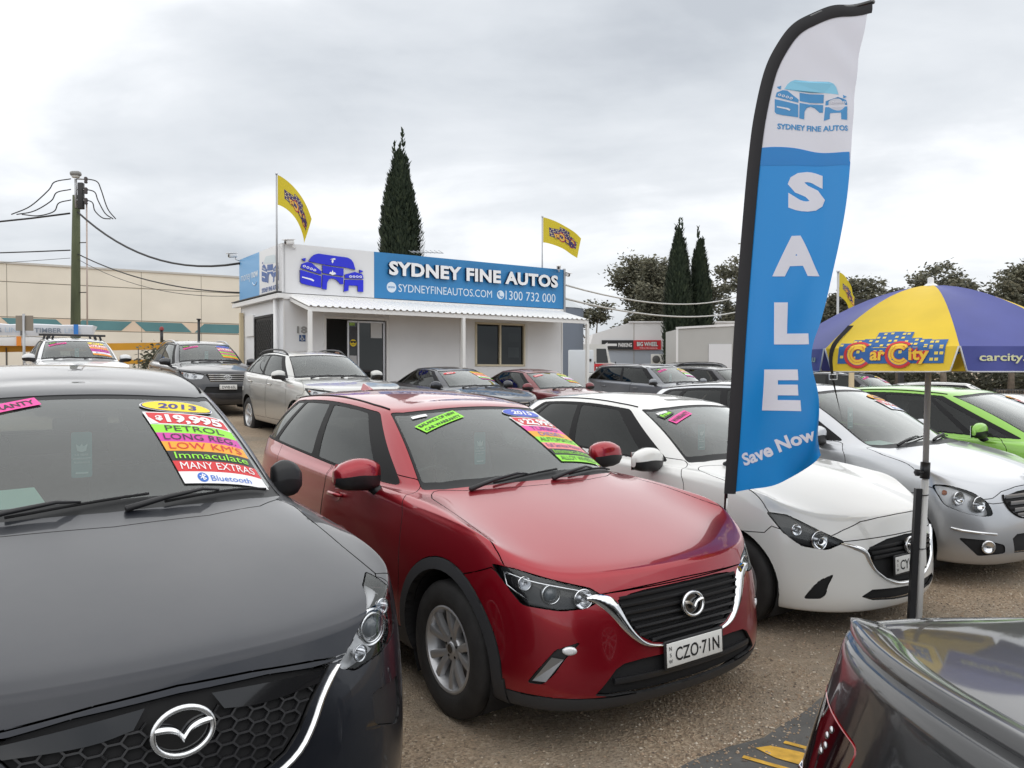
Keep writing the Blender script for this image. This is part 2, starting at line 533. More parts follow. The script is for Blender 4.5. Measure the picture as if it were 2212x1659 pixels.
        def vid(k, s, side):
            q = rows[k][s]
            if s in (0, n - 1): side = 1
            key = (k, s, side)
            if key not in idx:
                idx[key] = len(verts); verts.append((q.x, q.y * side if s not in (0, n - 1) else 0.0, q.z))
            return idx[key]
        K = len(rows)
        # roof spine
        sp = {}
        def cid(s):
            if s == 1: return vid(K - 1, 0, 1)
            if s == 12: return vid(K - 1, n - 1, 1)
            if s not in sp:
                q = R2[s]; t = (hx - q.x) / (hx - rhx)
                zc = lerp(hz, rhz, t) + (pk - (hz + rhz) / 2) * 4 * t * (1 - t) * .95
                x = q.x
                if s == 2: x = R2[0].x - .10
                if s == 11: x = R2[13].x + .10
                if s == 3: x = min(x, R2[0].x - .2)
                sp[s] = len(verts); verts.append((x, 0, zc))
            return sp[s]
        cr_rows = {1: .35, 5: .25, 8: .35, 10: .25}
        cr_rows.update(p['creases'])
        for side in (1, -1):
            for k in range(K - 1):
                for s in range(n - 1):
                    f = [vid(k, s, side), vid(k, s + 1, side), vid(k + 1, s + 1, side), vid(k + 1, s, side)]
                    faces.append(f if side > 0 else f[::-1])
            for s in range(1, 12):
                f = [vid(K - 1, s, side), vid(K - 1, s + 1, side), cid(s + 1), cid(s)]
                faces.append(f if side > 0 else f[::-1])
            for k, c in cr_rows.items():
                for s in range(n - 1):
                    crease[tuple(sorted((vid(k, s, side), vid(k, s + 1, side))))] = c if not isinstance(c, dict) else c.get(s, 0)
        me = bpy.data.meshes.new('cage'); me.from_pydata(verts, [], faces)
        at = me.attributes.new('crease_edge', 'FLOAT', 'EDGE')
        for e in me.edges:
            c = crease.get(tuple(sorted(e.vertices)))
            if c: at.data[e.index].value = c
        self.cage_me = me
    def _surface(self):
        me = self.cage_me
        o = bpy.data.objects.new('cage', me); COL.objects.link(o)
        md = o.modifiers.new('s', 'SUBSURF'); md.levels = self.p['level']; md.render_levels = self.p['level']
        dg = bpy.context.evaluated_depsgraph_get()
        ev = bpy.data.meshes.new_from_object(o.evaluated_get(dg))
        bpy.data.objects.remove(o); bpy.data.meshes.remove(me)
        bm = bmesh.new(); bm.from_mesh(ev); bpy.data.meshes.remove(ev)
        bm.normal_update()
        # orientation check: roof must face up
        top = max(bm.faces, key=lambda f: f.calc_center_median().z)
        if top.normal.z < 0:
            bmesh.ops.reverse_faces(bm, faces=bm.faces[:]); bm.normal_update()
        self.bvh = BVHTree.FromBMesh(bm)
        n0 = bm.verts.layers.float_vector.new('n0')
        for v in bm.verts: v[n0] = v.normal
        kill = [f for f in bm.faces if f.calc_center_median().y < 0]
        bmesh.ops.delete(bm, geom=kill, context='FACES')
        self.reg = bm.faces.layers.int.new('reg')
        self.n0 = bm.verts.layers.float_vector['n0']
        self.bm = bm; self.names = {}
    # -------- surface queries
    def hit(self, pt, d):
        d = Vector(d).normalized()
        loc, nor, i, dist = self.bvh.ray_cast(Vector(pt) - d * 3.0, d)
        if loc is None:
            loc, nor, i, dist = self.bvh.find_nearest(Vector(pt))
        if nor.dot(d) > 0: nor = -nor
        return loc, nor
    def win(self, s, t):
        """point of the glasshouse: s along the spokes, t from belt (0) to roof (1)"""
        i = min(int(s), NS - 2); f = s - i
        def row(Rw): return lerp(Rw[i], Rw[i + 1], f)
        b, m, r = row(self.B), row(self.Mm), row(self.Rr)
        return lerp(b, m, t / .52) if t < .52 else lerp(m, r, (t - .52) / .48)
    # -------- cutting
    def cut(self, pts, d, reg, src=(0,), facing=0.02, ymin=-1, lim=None):
        d = Vector(d).normalized(); bm = self.bm; L = self.reg
        ref = Vector((0, 0, 1)) if abs(d.z) < .9 else Vector((1, 0, 0))
        U = d.cross(ref).normalized(); V = U.cross(d).normalized()
        pts = [Vector(q) for q in pts]
        P2 = [(q.dot(U), q.dot(V)) for q in pts]
        # drop doubled points
        Q = []
        for i, q in enumerate(P2):
            if not Q or abs(q[0] - Q[-1][0]) + abs(q[1] - Q[-1][1]) > 1e-4: Q.append(q)
        if abs(Q[0][0] - Q[-1][0]) + abs(Q[0][1] - Q[-1][1]) < 1e-4: Q.pop()
        P2 = Q; K = len(P2)
        bb = (min(q[0] for q in P2), max(q[0] for q in P2), min(q[1] for q in P2), max(q[1] for q in P2))
        def box(f):
            us = [v.co.dot(U) for v in f.verts]; vs = [v.co.dot(V) for v in f.verts]
            return (min(us), max(us), min(vs), max(vs))
        def over(a, b, e=1e-5): return a[0] <= b[1] + e and b[0] <= a[1] + e and a[2] <= b[3] + e and b[2] <= a[3] + e
        cand = {}
        for f in bm.faces:
            if f[L] in src and f.normal.dot(d) < -facing and f.calc_center_median().y > ymin:
                if lim and not lim(f.calc_center_median()): continue
                b = box(f)
                if over(b, bb): cand[f] = b
        for i in range(K):
            a, b = P2[i], P2[(i + 1) % K]
            eb = (min(a[0], b[0]), max(a[0], b[0]), min(a[1], b[1]), max(a[1], b[1]))
            nx, ny = -(b[1] - a[1]), b[0] - a[0]
            sub = []
            for f, bx in cand.items():
                if not over(bx, eb): continue
                # does the line cross the box?
                c = nx * a[0] + ny * a[1]
                vals = [nx * x + ny * y - c for x in bx[:2] for y in bx[2:]]
                if min(vals) < 0 < max(vals): sub.append(f)
            if not sub: continue
            ln = math.hypot(nx, ny); ux_, uy_ = nx / ln, ny / ln; c0 = ux_ * a[0] + uy_ * a[1]
            W = U * ux_ + V * uy_
            on = set(); done = set()
            for f in sub:
                for e in list(f.edges):
                    if e in done: continue
                    done.add(e)
                    v1, v2 = e.verts
                    d1, d2 = v1.co.dot(W) - c0, v2.co.dot(W) - c0
                    if abs(d1) < 2e-5: on.add(v1)
                    if abs(d2) < 2e-5: on.add(v2)
                    if (d1 < -2e-5 and d2 > 2e-5) or (d1 > 2e-5 and d2 < -2e-5):
                        ne, nv = bmesh.utils.edge_split(e, v1, d1 / (d1 - d2))
                        on.add(nv); done.add(ne)
            for f in sub:
                hv = [v for v in f.verts if v in on]
                if len(hv) == 2:
                    try: r = bmesh.utils.face_split(f, hv[0], hv[1])
                    except ValueError: r = None
                    if r and r[0]: cand[r[0]] = box(r[0])
                cand[f] = box(f)
            # neighbours that only gained a vertex keep their box
        def inside(x, y):
            c = False; j = K - 1
            for i in range(K):
                xi, yi = P2[i]; xj, yj = P2[j]
                if (yi > y) != (yj > y) and x < (xj - xi) * (y - yi) / (yj - yi) + xi: c = not c
                j = i
            return c
        cnt = 0
        for f in list(cand):
            if not f.is_valid or f[L] not in src: continue
            m = f.calc_center_median()
            if inside(m.dot(U), m.dot(V)):
                f[L] = reg; cnt += 1
        return cnt
    # -------- export
    def piece(self, name, reg, m, parent=None, mode='weld', off=0.0, flange=.016, gap=.003, fm=None, label=None, keep=False, fdir=None, smooth=True):
        bm, L, N0 = self.bm, self.reg, self.n0
        fs = [f for f in bm.faces if f[L] == reg]
        if not fs: return []
        inset = {}
        cnt = {}
        for f in fs:
            vs = f.verts[:]
            for i in range(len(vs)):
                a, b = vs[i], vs[(i + 1) % len(vs)]
                cnt.setdefault(frozenset((a, b)), []).append((a, b, f))
        border = [v[0] for v in cnt.values() if len(v) == 1]
        border = [(a, b, f) for a, b, f in border if not (abs(a.co.y) < 1e-4 and abs(b.co.y) < 1e-4)]
        for a, b, f in border:
            d = f.normal.cross(b.co - a.co)
            if d.length > 1e-9:
                d.normalize()
                for v in (a, b): inset[v] = inset.get(v, Vector()) + d
        idx = {}; co = []; no = []
        for f in fs:
            for v in f.verts:
                if v not in idx:
                    idx[v] = len(co); q = v.co.copy(); nn = Vector(v[N0])
                    if nn.length < .5: nn = v.normal.copy()
                    nn.normalize()
                    if v in inset and gap and inset[v].length > 1e-6: q += inset[v].normalized() * gap
                    if abs(v.co.y) < 1e-4: q.y = 0
                    q += nn * off
                    if abs(v.co.y) < 1e-4: q.y = 0
                    co.append(q); no.append(nn)
        F = [[idx[v] for v in f.verts] for f in fs]; MI = [0] * len(F); LN = [[no[i] for i in f] for f in F]
        if flange:
            low = {}
            def lo(v):
                if v not in low:
                    low[v] = len(co); i = idx[v]
                    dv = Vector(fdir) * flange if fdir is not None else -no[i] * flange
                    q = co[i] + dv
                    if abs(v.co.y) < 1e-4: q.y = 0
                    co.append(q); no.append(no[i])
                return low[v]
            for a, b, f in border:
                F.append([idx[b], idx[a], lo(a), lo(b)]); MI.append(1); LN.append([Vector((0, 0, 0))] * 4)
        out = []
        def make(co, F, MI, LN, nm):
            me = bpy.data.meshes.new(nm)
            me.from_pydata([tuple(c) for c in co], [], F)
            me.materials.append(m); me.materials.append(fm or BLACKM)
            me.polygons.foreach_set('material_index', MI)
            me.polygons.foreach_set('use_smooth', [smooth] * len(F))
            me.update()
            if smooth: me.normals_split_custom_set([tuple(x) for f in LN for x in f])
            o = bpy.data.objects.new(nm, me)
            link(o, parent or self.root)
            if label: o['label'] = label
            out.append(o); return o
        mir = lambda v: Vector((v.x, -v.y, v.z))
        if mode == 'weld':
            n = len(co); mp = {}
            co2 = list(co)
            for i, q in enumerate(co):
                if abs(q.y) < 1e-6: mp[i] = i
                else: mp[i] = len(co2); co2.append(mir(q))
            F2 = F + [[mp[i] for i in f][::-1] for f in F]
            LN2 = LN + [[mir(x) for x in f][::-1] for f in LN]
            make(co2, F2, MI + MI, LN2, name)
        else:
            make(co, F, MI, LN, name)
            if mode == 'pair':
                make([mir(q) for q in co], [f[::-1] for f in F], MI, [[mir(x) for x in f][::-1] for f in LN], name)
        return out
    def drop(self, reg):
        fs = [f for f in self.bm.faces if f[self.reg] == reg]
        bmesh.ops.delete(self.bm, geom=fs, context='FACES')
    # -------- drape flat shapes on the surface
    def drape(self, mb, o, ux, uy, off):
        """lay an MB made in (x,y) plane (z = extra lift) on the car at o, axes ux,uy"""
        o, ux, uy = Vector(o), Vector(ux).normalized(), Vector(uy).normalized()
        d = -(ux.cross(uy)).normalized()
        def fn(q):
            loc, n = self.hit(o + ux * q.x + uy * q.y, d)
            return loc + n * (off + q.z)
        return mb.map(fn)

def circle3(cx, cz, r, n=40, a0=0, y=0):
    return [Vector((cx + r * math.cos(2 * math.pi * i / n + a0), y, cz + r * math.sin(2 * math.pi * i / n + a0))) for i in range(n)]

def frame_dir(d):
    d = Vector(d).normalized()
    ref = Vector((0, 0, 1)) if abs(d.z) < .9 else Vector((1, 0, 0))
    u = ref.cross(d).normalized(); v = d.cross(u)
    return u, v, d
def dished(mb, c, d, prof, m, n=20, sx=1.0, sy=1.0):
    """lathe of (radius, height) about direction d at c"""
    u, v, w = frame_dir(d); c = Vector(c); vs, fs = [], []
    for r, h in prof:
        for j in range(n):
            a = 2 * math.pi * j / n
            vs.append(c + u * r * sx * math.cos(a) + v * r * sy * math.sin(a) + w * h)
    K = len(prof)
    for i in range(K - 1):
        for j in range(n):
            fs.append((i * n + j, i * n + (j + 1) % n, (i + 1) * n + (j + 1) % n, (i + 1) * n + j))
    fs.append(tuple((K - 1) * n + j for j in range(n)))
    mb.add(vs, fs, m, True)

# ------------------------------------------------------------------ wheels
_WH = {}
def wheel_meshes(key, r, rim, tw, style, alloy):
    k = (r, rim, tw, style, alloy.name)
    if k in _WH: return _WH[k]
    t = MB(); h = tw / 2
    prof = [(rim - .005, -h * .80), (rim + .012, -h * .92), (rim + .35 * (r - rim), -h * 1.0), (r - .035, -h * .96), (r - .012, -h * .84), (r - .002, -h * .70)]
    for g in (-.36, 0, .36):
        prof += [(r, h * (g - .055)), (r - .009, h * (g - .045)), (r - .009, h * (g + .045)), (r, h * (g + .055))]
    prof += [(r - .002, h * .70), (r - .012, h * .84), (r - .035, h * .96), (rim + .35 * (r - rim), h * 1.0), (rim + .012, h * .92), (rim - .005, h * .80)]
    t.lathe(prof, RUBBER, axis='y', n=56)
    tyre = t.build('tyre'); tme = tyre.data; tme.set_sharp_from_angle(angle=R(50)); bpy.data.objects.remove(tyre)
    # rim: outer face towards -y
    q = MB()
    q.lathe([(rim + .004, -h * .86), (rim - .004, -h * .90), (rim - .014, -h * .86), (rim - .022, -h * .70), (rim - .04, -h * .2), (rim - .05, h * .7)], alloy, axis='y', n=48)
    q.lathe([(rim - .05, h * .3), (.02, h * .3)], BLACKM, axis='y', n=32)
    q.lathe([(rim * .72, h * .05), (rim * .72, -h * .08), (rim * .35, -h * .08)], mat('brake_disc', (.20, .19, .18), .45, metal=.8), axis='y', n=32)
    yf = -h * .66
    q.lathe([(.0, yf - .004), (.026, yf - .004), (.030, yf - .001), (.034, yf + .004), (.062, yf + .008), (.070, yf + .02), (.07, 0)], alloy, axis='y', n=24)
    q.lathe([(.0, yf - .006), (.022, yf - .006), (.024, yf - .003)], GLOSSB, axis='y', n=16)
    for i in range(5):
        a = 2 * math.pi * (i + .5) / 5
        q.lathe([(.0, yf + .004), (.007, yf + .004), (.008, yf + .02)], BLACKM, c=(.048 * math.cos(a), 0, .048 * math.sin(a)), axis='y', n=8)
    def spoke(a0, a1, w0, w1, y0, y1, bow=.0, K=6):
        vs, fs = [], []
        for j in range(K + 1):
            t_ = j / K; rr = lerp(.045, rim - .012, t_); a = lerp(a0, a1, t_) + bow * math.sin(math.pi * t_)
            w = lerp(w0, w1, t_) / 2; yy = lerp(y0, y1, t_) - .008 * math.sin(math.pi * t_)
            c = Vector((rr * math.cos(a), yy, rr * math.sin(a))); s = Vector((-math.sin(a), 0, math.cos(a)))
            vs += [c - s * w + Vector((0, .030, 0)), c - s * w * .85 + Vector((0, .004, 0)), c - s * w * .55, c + s * w * .55, c + s * w * .85 + Vector((0, .004, 0)), c + s * w + Vector((0, .030, 0))]
        for j in range(K):
            for i in range(5):
                a = j * 6 + i
                fs.append((a, a + 6, a + 7, a + 1))
        q.add(vs, fs, alloy, True)
    y0, y1 = yf + .010, -h * .80
    if style == 'twin5':
        for i in range(5):
            a = math.pi / 2 + 2 * math.pi * i / 5
            spoke(a - .10, a - .27, .036, .048, y0, y1, -.04); spoke(a + .10, a + .27, .036, .048, y0, y1, .04)
    elif style == 'five':
        for i in range(5):
            a = math.pi / 2 + 2 * math.pi * i / 5
            spoke(a, a, .052, .085, y0, y1)
    elif style == 'ten':
        for i in range(10):
            a = 2 * math.pi * i / 10
            spoke(a, a, .03, .034, y0, y1)
    else:   # plain cover with slots
        q.lathe([(rim - .01, -h * .80), (rim * .78, -h * .86), (.05, -h * .70)], alloy, axis='y', n=40)
    ro = q.build('rim'); rme = ro.data; rme.set_sharp_from_angle(angle=R(40)); bpy.data.objects.remove(ro)
    _WH[k] = (tme, rme)
    return _WH[k]
def add_wheels(car, style='twin5', alloy=None, which='all', steer=0.0):
    p = car.p; tme, rme = wheel_meshes(0, p['wr'], p['rim'], p['tw'], style, alloy or ALLOY)
    for (x, s) in ((0, -1), (0, 1), (-p['wb'], -1), (-p['wb'], 1)):
        w = bpy.data.objects.new('wheel', None); link(w, car.root)
        w.location = (x, s * (p['hw'] - p['tw'] / 2 - p.get('wheel_in', .025)), p['wr'])
        w.rotation_euler = (0, random.uniform(0, 6) if x or s > 0 else .25, (0 if s < 0 else math.pi) + (steer if x == 0 else 0))
        for nm, me in (('tyre', tme), ('rim', rme)):
            link(bpy.data.objects.new(nm, me), w)

# ------------------------------------------------------------------ emblems and plates
def wing_emblem(car, c, n, w, up=(0, 0, 1), name='emblem', parent=None):
    n = Vector(n).normalized(); ux = Vector((0, 0, 1)).cross(n).normalized(); uy = n.cross(ux)
    c = Vector(c); mb = MB(); hx, hy = w / 2, w / 2 * .80
    ring = [c + ux * hx * .92 * math.cos(a) + uy * hy * .92 * math.sin(a) + n * .012 for a in [2 * math.pi * i / 36 for i in range(36)]]
    mb.tube(ring, w * .052, CHROME2, n=8, closed=True)
    half = [(0, -.34), (-.20, -.06), (-.48, .06), (-.90, .10), (-.86, .30), (-.50, .26), (-.22, .14), (0, -.10)]
    ol = smooth_curve([(x, y, 0) for x, y in half[:4]], 4) + smooth_curve([(x, y, 0) for x, y in half[4:]], 4)
    for s in (1, -1):
        poly = [(q.x * s * hx, q.y * hx) for q in ol]
        if s < 0: poly = poly[::-1]
        mb.prism(poly, n * .014, CHROME2, o=c + n * .004, ux=ux, uy=uy)
        top = [c + n * .018 + ux * a + uy * b for a, b in poly]; g_ = sum(top, Vector()) / len(top); K_ = len(poly) // 2
        md_ = [(top[i] + top[-1 - i]) / 2 + n * .006 for i in range(K_)]
        for i in range(K_ - 1): mb.add([top[i], top[i + 1], md_[i + 1], md_[i], top[-1 - i], top[-2 - i]], [(0, 1, 2, 3), (3, 2, 5, 4)], CHROME2)
    o = mb.build(name, parent or car.root); mb2 = MB()
    mb2.prism(ellipse(hx * .95, hy * .95, 28), n * .003, GLOSSB, o=c - n * .004, ux=ux, uy=uy)
    mb2.build('emblem_base', parent or car.root)
    return o
def ring_emblem(car, c, n, w, kind, parent=None):
    n = Vector(n).normalized(); ux = Vector((0, 0, 1)).cross(n).normalized(); uy = n.cross(ux); c = Vector(c); mb = MB()
    def ring(rx, ry, oy, t):
        mb.tube([c + ux * rx * math.cos(a) + uy * (oy + ry * math.sin(a)) + n * .008 for a in [2 * math.pi * i / 28 for i in range(28)]], t, CHROME, n=6, closed=True)
    if kind == 'ovals':
        ring(w * .5, w * .33, 0, w * .035); ring(w * .17, w * .32, 0, w * .03); ring(w * .36, w * .13, w * .17, w * .03)
    elif kind == 'star':
        ring(w * .5, w * .5, 0, w * .04)
        for k in range(3):
            a = math.pi / 2 + k * 2 * math.pi / 3
            mb.prism([(math.cos(a) * w * .47, math.sin(a) * w * .47), (math.cos(a + 1.9) * w * .07, math.sin(a + 1.9) * w * .07), (math.cos(a - 1.9) * w * .07, math.sin(a - 1.9) * w * .07)][::-1], n * .01, CHROME, o=c, ux=ux, uy=uy)
    else:
        ring(w * .5, w * .36, 0, w * .05); mb.prism([(-w * .05, -w * .25), (w * .25, -w * .25), (w * .25, -w * .15), (w * .05, -w * .15), (w * .05, w * .27), (-w * .05, w * .27)], n * .01, CHROME, o=c, ux=ux, uy=uy)
    return mb.build('emblem', parent or car.root)
def number_plate(car, c, n, txt, w=.372, h=.107, name='number_plate', back=True):
    n = Vector(n).normalized(); ux = Vector((0, 0, 1)).cross(n).normalized(); uy = n.cross(ux); c = Vector(c); mb = MB()
    rot = Matrix((ux, uy, n)).transposed()
    mb.box(c - n * .006, (w + .022, h + .024, .012), BLACK, rot, bev=.004)
    mb.box(c, (w, h, .006), WHITEP, rot, bev=.002)
    put_text(mb, txt, c + n * .0045 - uy * h * .30 + ux * w * .04, ux, uy, h * .60, PLB, bold=.012, fitw=w * .80)
    for i, ch in enumerate('NSW'):
        put_text(mb, ch, c + n * .0045 + uy * (h * (.20 - .27 * i)) - ux * w * .445, ux, uy, h * .17, PLB, bold=.01)
    return mb.build(name, car.root)

# ------------------------------------------------------------------ fittings shared by all cars
def mirrors(car, x, y, z, paint_m, stalk=BLACK, size=(.12, .20, .15), down=True, both=True, lower=BLACK):
    """door mirrors: painted shell over a black base on a stalk"""
    for s in (1, -1):
        root = bpy.data.objects.new('door_mirror', None); link(root, car.root)
        sh, ba = MB(), MB()
        c = Vector((x, y * s, z)); lx, ly, lz = size
        # shell: stack of rounded sections along y, bulging forwards
        K, n = 7, 14
        vs, fs = [], []
        for k in range(K + 1):
            t = k / K; yy = (t - .5) * ly * 1.06
            sc = [.62, .86, .97, 1.0, .98, .92, .78, .42][k]; zs = [.75, .92, 1, 1, .97, .90, .76, .42][k]
            for j in range(n):
                a = 2 * math.pi * j / n
                ca, sa = math.cos(a), math.sin(a)
                xx = lx * .5 * sc * (abs(ca) ** .7) * (1 if ca > 0 else -.55)
                zz = lz * .5 * zs * (abs(sa) ** .75) * (1 if sa > 0 else -1)
                vs.append(c + Vector((xx + .0 - .015 * (t - .3) * 0, s * yy, zz + .012 * (1 - abs(2 * t - 1)))))
        for k in range(K):
            for j in range(n):
                fs.append((k * n + j, k * n + (j + 1) % n, (k + 1) * n + (j + 1) % n, (k + 1) * n + j))
        fs.append(tuple(range(n))[::-1]); fs.append(tuple(K * n + j for j in range(n)))
        up = [f for f in fs if sum(vs[i].z for i in f) / len(f) >= c.z - lz * .02]
        dn = [f for f in fs if f not in up]
        if s > 0: up = [f[::-1] for f in up]; dn = [f[::-1] for f in dn]
        sh.add(vs, up, paint_m, True); ba.add(vs, dn, lower, True)
        a = c + Vector((-.01, -s * ly * .40, -lz * .30)); b = Vector((x + .03, s * (y - ly * .5 - .075), z - lz * .78))
        ba.tube([a, lerp(a, b, .45) + Vector((.0, 0, -.012)), b], [.042, .032, .036], stalk, n=10)
        sh.build('mirror_shell', root); ba.build('mirror_base', root)
        g = MB(); g.box(c + Vector((-lx * .29, 0, 0)), (.004, ly * .82, lz * .74), CHROME); g.build('mirror_glass', root)
def wipers(car, pts, m=BLACK):
    for a, b in pts:
        mb = MB(); A, nA = car.hit(a, (-.5, 0, -1)); Bp, nB = car.hit(b, (-.5, 0, -1))
        mid = []
        for i in range(9):
            t = i / 8
            q, n = car.hit(lerp(Vector(a), Vector(b), t), (-.5, 0, -1)); mid.append((q, n))
        # blade in the outer half, arm from the pivot
        mb.tube([q + n * .012 for q, n in mid[2:]], .006, BLACKM, n=6)
        mb.tube([mid[0][0] + mid[0][1] * .012, mid[2][0] + mid[2][1] * .032, mid[4][0] + mid[4][1] * .040, mid[5][0] + mid[5][1] * .022], [.014, .011, .008, .005], m, n=6)
        mb.build('wiper', car.root)
def cabin(car, dash=True, trim=CABIN, seat_col=None, wheel_side=-1):
    """inside: floor pan, dash, seats, steering wheel, mirror"""
    p = car.p; cx, cz = p['cowl']; hw = p['hw']; wb = p['wb']; seat = seat_col or trim
    tail = -wb - p['ro']
    mb = MB()
    mb.box(((cx + tail + .5) / 2, 0, .36), (cx - tail - .5, (hw - .12) * 2, .10), BLACKM)
    mb.box((cx + .25, 0, .55), (.10, (hw - .16) * 2, .66), BLACKM)
    mb.build('floor_pan', car.root)
    mb = MB()
    zt = min(cz, p['belt'][0]) - .045
    prof = [(cx - .02, zt), (cx - .30, zt + .012), (cx - .55, zt - .02), (cx - .63, zt - .12), (cx - .55, zt - .34), (cx - .02, zt - .30)]
    W = p['bw'] - .06
    vs = [Vector((x, sy * W * (.80 if i in (0, 5) else 1), z)) for sy in (-1, 1) for i, (x, z) in enumerate(prof)]
    n = len(prof)
    mb.add(vs, [tuple(range(n)), tuple(range(n, 2 * n))[::-1]] + [(i, n + i, n + (i + 1) % n, (i + 1) % n) for i in range(n)], DASH)
    mb.build('dashboard', car.root)
    # seats
    sx = cx - 1.16; sz = .56
    xr = max(sx - .88, p['rhead'][0] + .72)
    for (x, y, w) in ((sx, .36, .48), (sx, -.36, .48), (xr, 0, 1.12)):
        s = MB()
        s.box((x + .06, y, sz), (.50, w, .16), seat, bev=.05)
        rot = Matrix.Rotation(R(-18), 3, 'Y')
        s.box((x - .26, y, sz + .32), (.16, w * .96, .58), seat, rot, bev=.06)
        for hy in ([0] if w < 1 else [-.36, .36]):
            s.box((x - .38, y + hy, min(sz + .70, p['peak'] - (.26 if w < 1 else .40))), (.10, .25, .17), seat, rot, bev=.04)
        s.build('seat', car.root)
    st = MB()
    c = Vector((cx - .72, .36 * wheel_side, zt - .05)); ax = Vector((-.90, 0, .42)).normalized()
    u, v, w_ = frame_dir(ax)
    st.tube([c + u * .185 * math.cos(a) + v * .185 * math.sin(a) for a in [2 * math.pi * i / 24 for i in range(24)]], .015, BLACK, n=6, closed=True)
    dished(st, c, ax, [(.07, -.03), (.07, .0), (.05, .012)], BLACK, n=12)
    for a in (0, math.pi, -math.pi / 2): st.tube([c, c + u * .18 * math.cos(a) + v * .18 * math.sin(a)], .014, BLACK, n=6)
    st.build('steering_wheel', car.root)
def hang_tag(car, mirror_s=.80, drop=.0):
    """interior mirror with the hanging warranty tag"""
    q = car.win(0, mirror_s); n = Vector((.6, 0, .8))
    c = q + Vector((-.10, 0, -.075))
    mb = MB(); mb.box(c, (.03, .23, .065), BLACK, bev=.015)
    mb.tube([c, q + Vector((-.03, 0, -.02))], .012, BLACK)
    o = mb.build('rear_view_mirror', car.root)
    t = MB(); tm = mat('tag_teal', (.10, .33, .36), .5); tl = mat('tag_light', (.55, .75, .78), .6)
    w, h = .085, .21
    tc = c + Vector((.03, 0, -.035 - h / 2))
    poly = rounded([Vector((-w / 2, -h / 2, 0)), Vector((w / 2, -h / 2, 0)), Vector((w / 2, h / 2, 0)), Vector((-w / 2, h / 2, 0))], .012)
    t.prism([(a.x, a.y) for a in poly], (.003, 0, 0), tm, o=tc, ux=(0, 1, 0), uy=(0, 0, 1))
    def T(s, z, hh): put_text(t, s, tc + Vector((.0045, 0, z)), (0, 1, 0), (0, 0, 1), hh, tl, bold=.01)
    T('1-5 YEAR', -.005, .011); T('WARRANTY', -.022, .010); T('AVAILABLE', -.039, .010)
    t.prism([(-.018, .018), (.0, .012), (.018, .018), (.024, .05), (.008, .038), (0, .052), (-.008, .038), (-.024, .05)], (.001, 0, 0), tl, o=tc + Vector((.0035, 0, 0)), ux=(0, 1, 0), uy=(0, 0, 1))
    t.prism([(-.026, -.088), (.026, -.088), (.026, -.080), (-.026, -.080)], (.001, 0, 0), tl, o=tc + Vector((.0035, 0, 0)), ux=(0, 1, 0), uy=(0, 0, 1))
    t.build('hanging_tag', car.root)
def dash_paper(car, y=.0, x=-.12, w=.30, l=.21, rz=0.0):
    cx, cz = car.p['cowl']; zt = min(cz, car.p['belt'][0]) - .036
    mb = MB(); rot = Matrix.Rotation(rz, 3, 'Z') @ Matrix.Rotation(R(8), 3, 'Y')
    mb.box((cx + x, y, zt + .018), (l, w, .002), PAPER, rot); mb.build('paper_sheet', car.root)

# ------------------------------------------------------------------ windscreen stickers
SK = {}
def sk(n, c): 
    if n not in SK: SK[n] = mat('sticker_' + n, c, .42)
    return SK[n]
YEL, RED_, PNK, GRN, ORG, WHI, BLK, BLU, NVY = (sk('yellow', (.86, .66, .01)), sk('red', (.62, .015, .02)), sk('pink', (.84, .06, .34)),
    sk('green', (.28, .78, .03)), sk('orange', (.85, .36, .01)), sk('white', (.82, .82, .82)), sk('black', (.01, .01, .012)), sk('blue', (.05, .10, .55)), sk('navy', (.03, .02, .22)))
MAG = sk('magenta', (.60, .04, .35)); BTB = sk('bluetooth', (.02, .14, .55)); PINK2 = sk('salmon', (.88, .25, .25))
def grid_poly(mb, corners, m, z=0.0, nx=8, ny=2):
    a, b, c, d = [Vector((q[0], q[1], z)) for q in corners]
    vs = [lerp(lerp(a, b, i / nx), lerp(d, c, i / nx), j / ny) for j in range(ny + 1) for i in range(nx + 1)]
    fs = [(j * (nx + 1) + i, j * (nx + 1) + i + 1, (j + 1) * (nx + 1) + i + 1, (j + 1) * (nx + 1) + i) for j in range(ny) for i in range(nx)]
    mb.add(vs, fs, m, True)
def disc(mb, cx, cy, rx, ry, m, z, n=28):
    vs = [Vector((cx, cy, z))]; fs = []
    for k, f in enumerate((.5, 1)):
        for i in range(n):
            a = 2 * math.pi * i / n; vs.append(Vector((cx + rx * f * math.cos(a), cy + ry * f * math.sin(a), z)))
    for i in range(n):
        fs.append((0, 1 + i, 1 + (i + 1) % n)); fs.append((1 + i, 1 + n + i, 1 + n + (i + 1) % n, 1 + (i + 1) % n))
    mb.add(vs, fs, m, True)
def flat_text(mb, s, x, y, h, m, z, bold=.02, shear=0.0, fitw=None, rot=0.0):
    c, sn = math.cos(rot), math.sin(rot)
    put_text(mb, s, (x, y, z), (c, sn, 0), (-sn, c, 0), h, m, bold=bold, shear=shear, fitw=fitw)
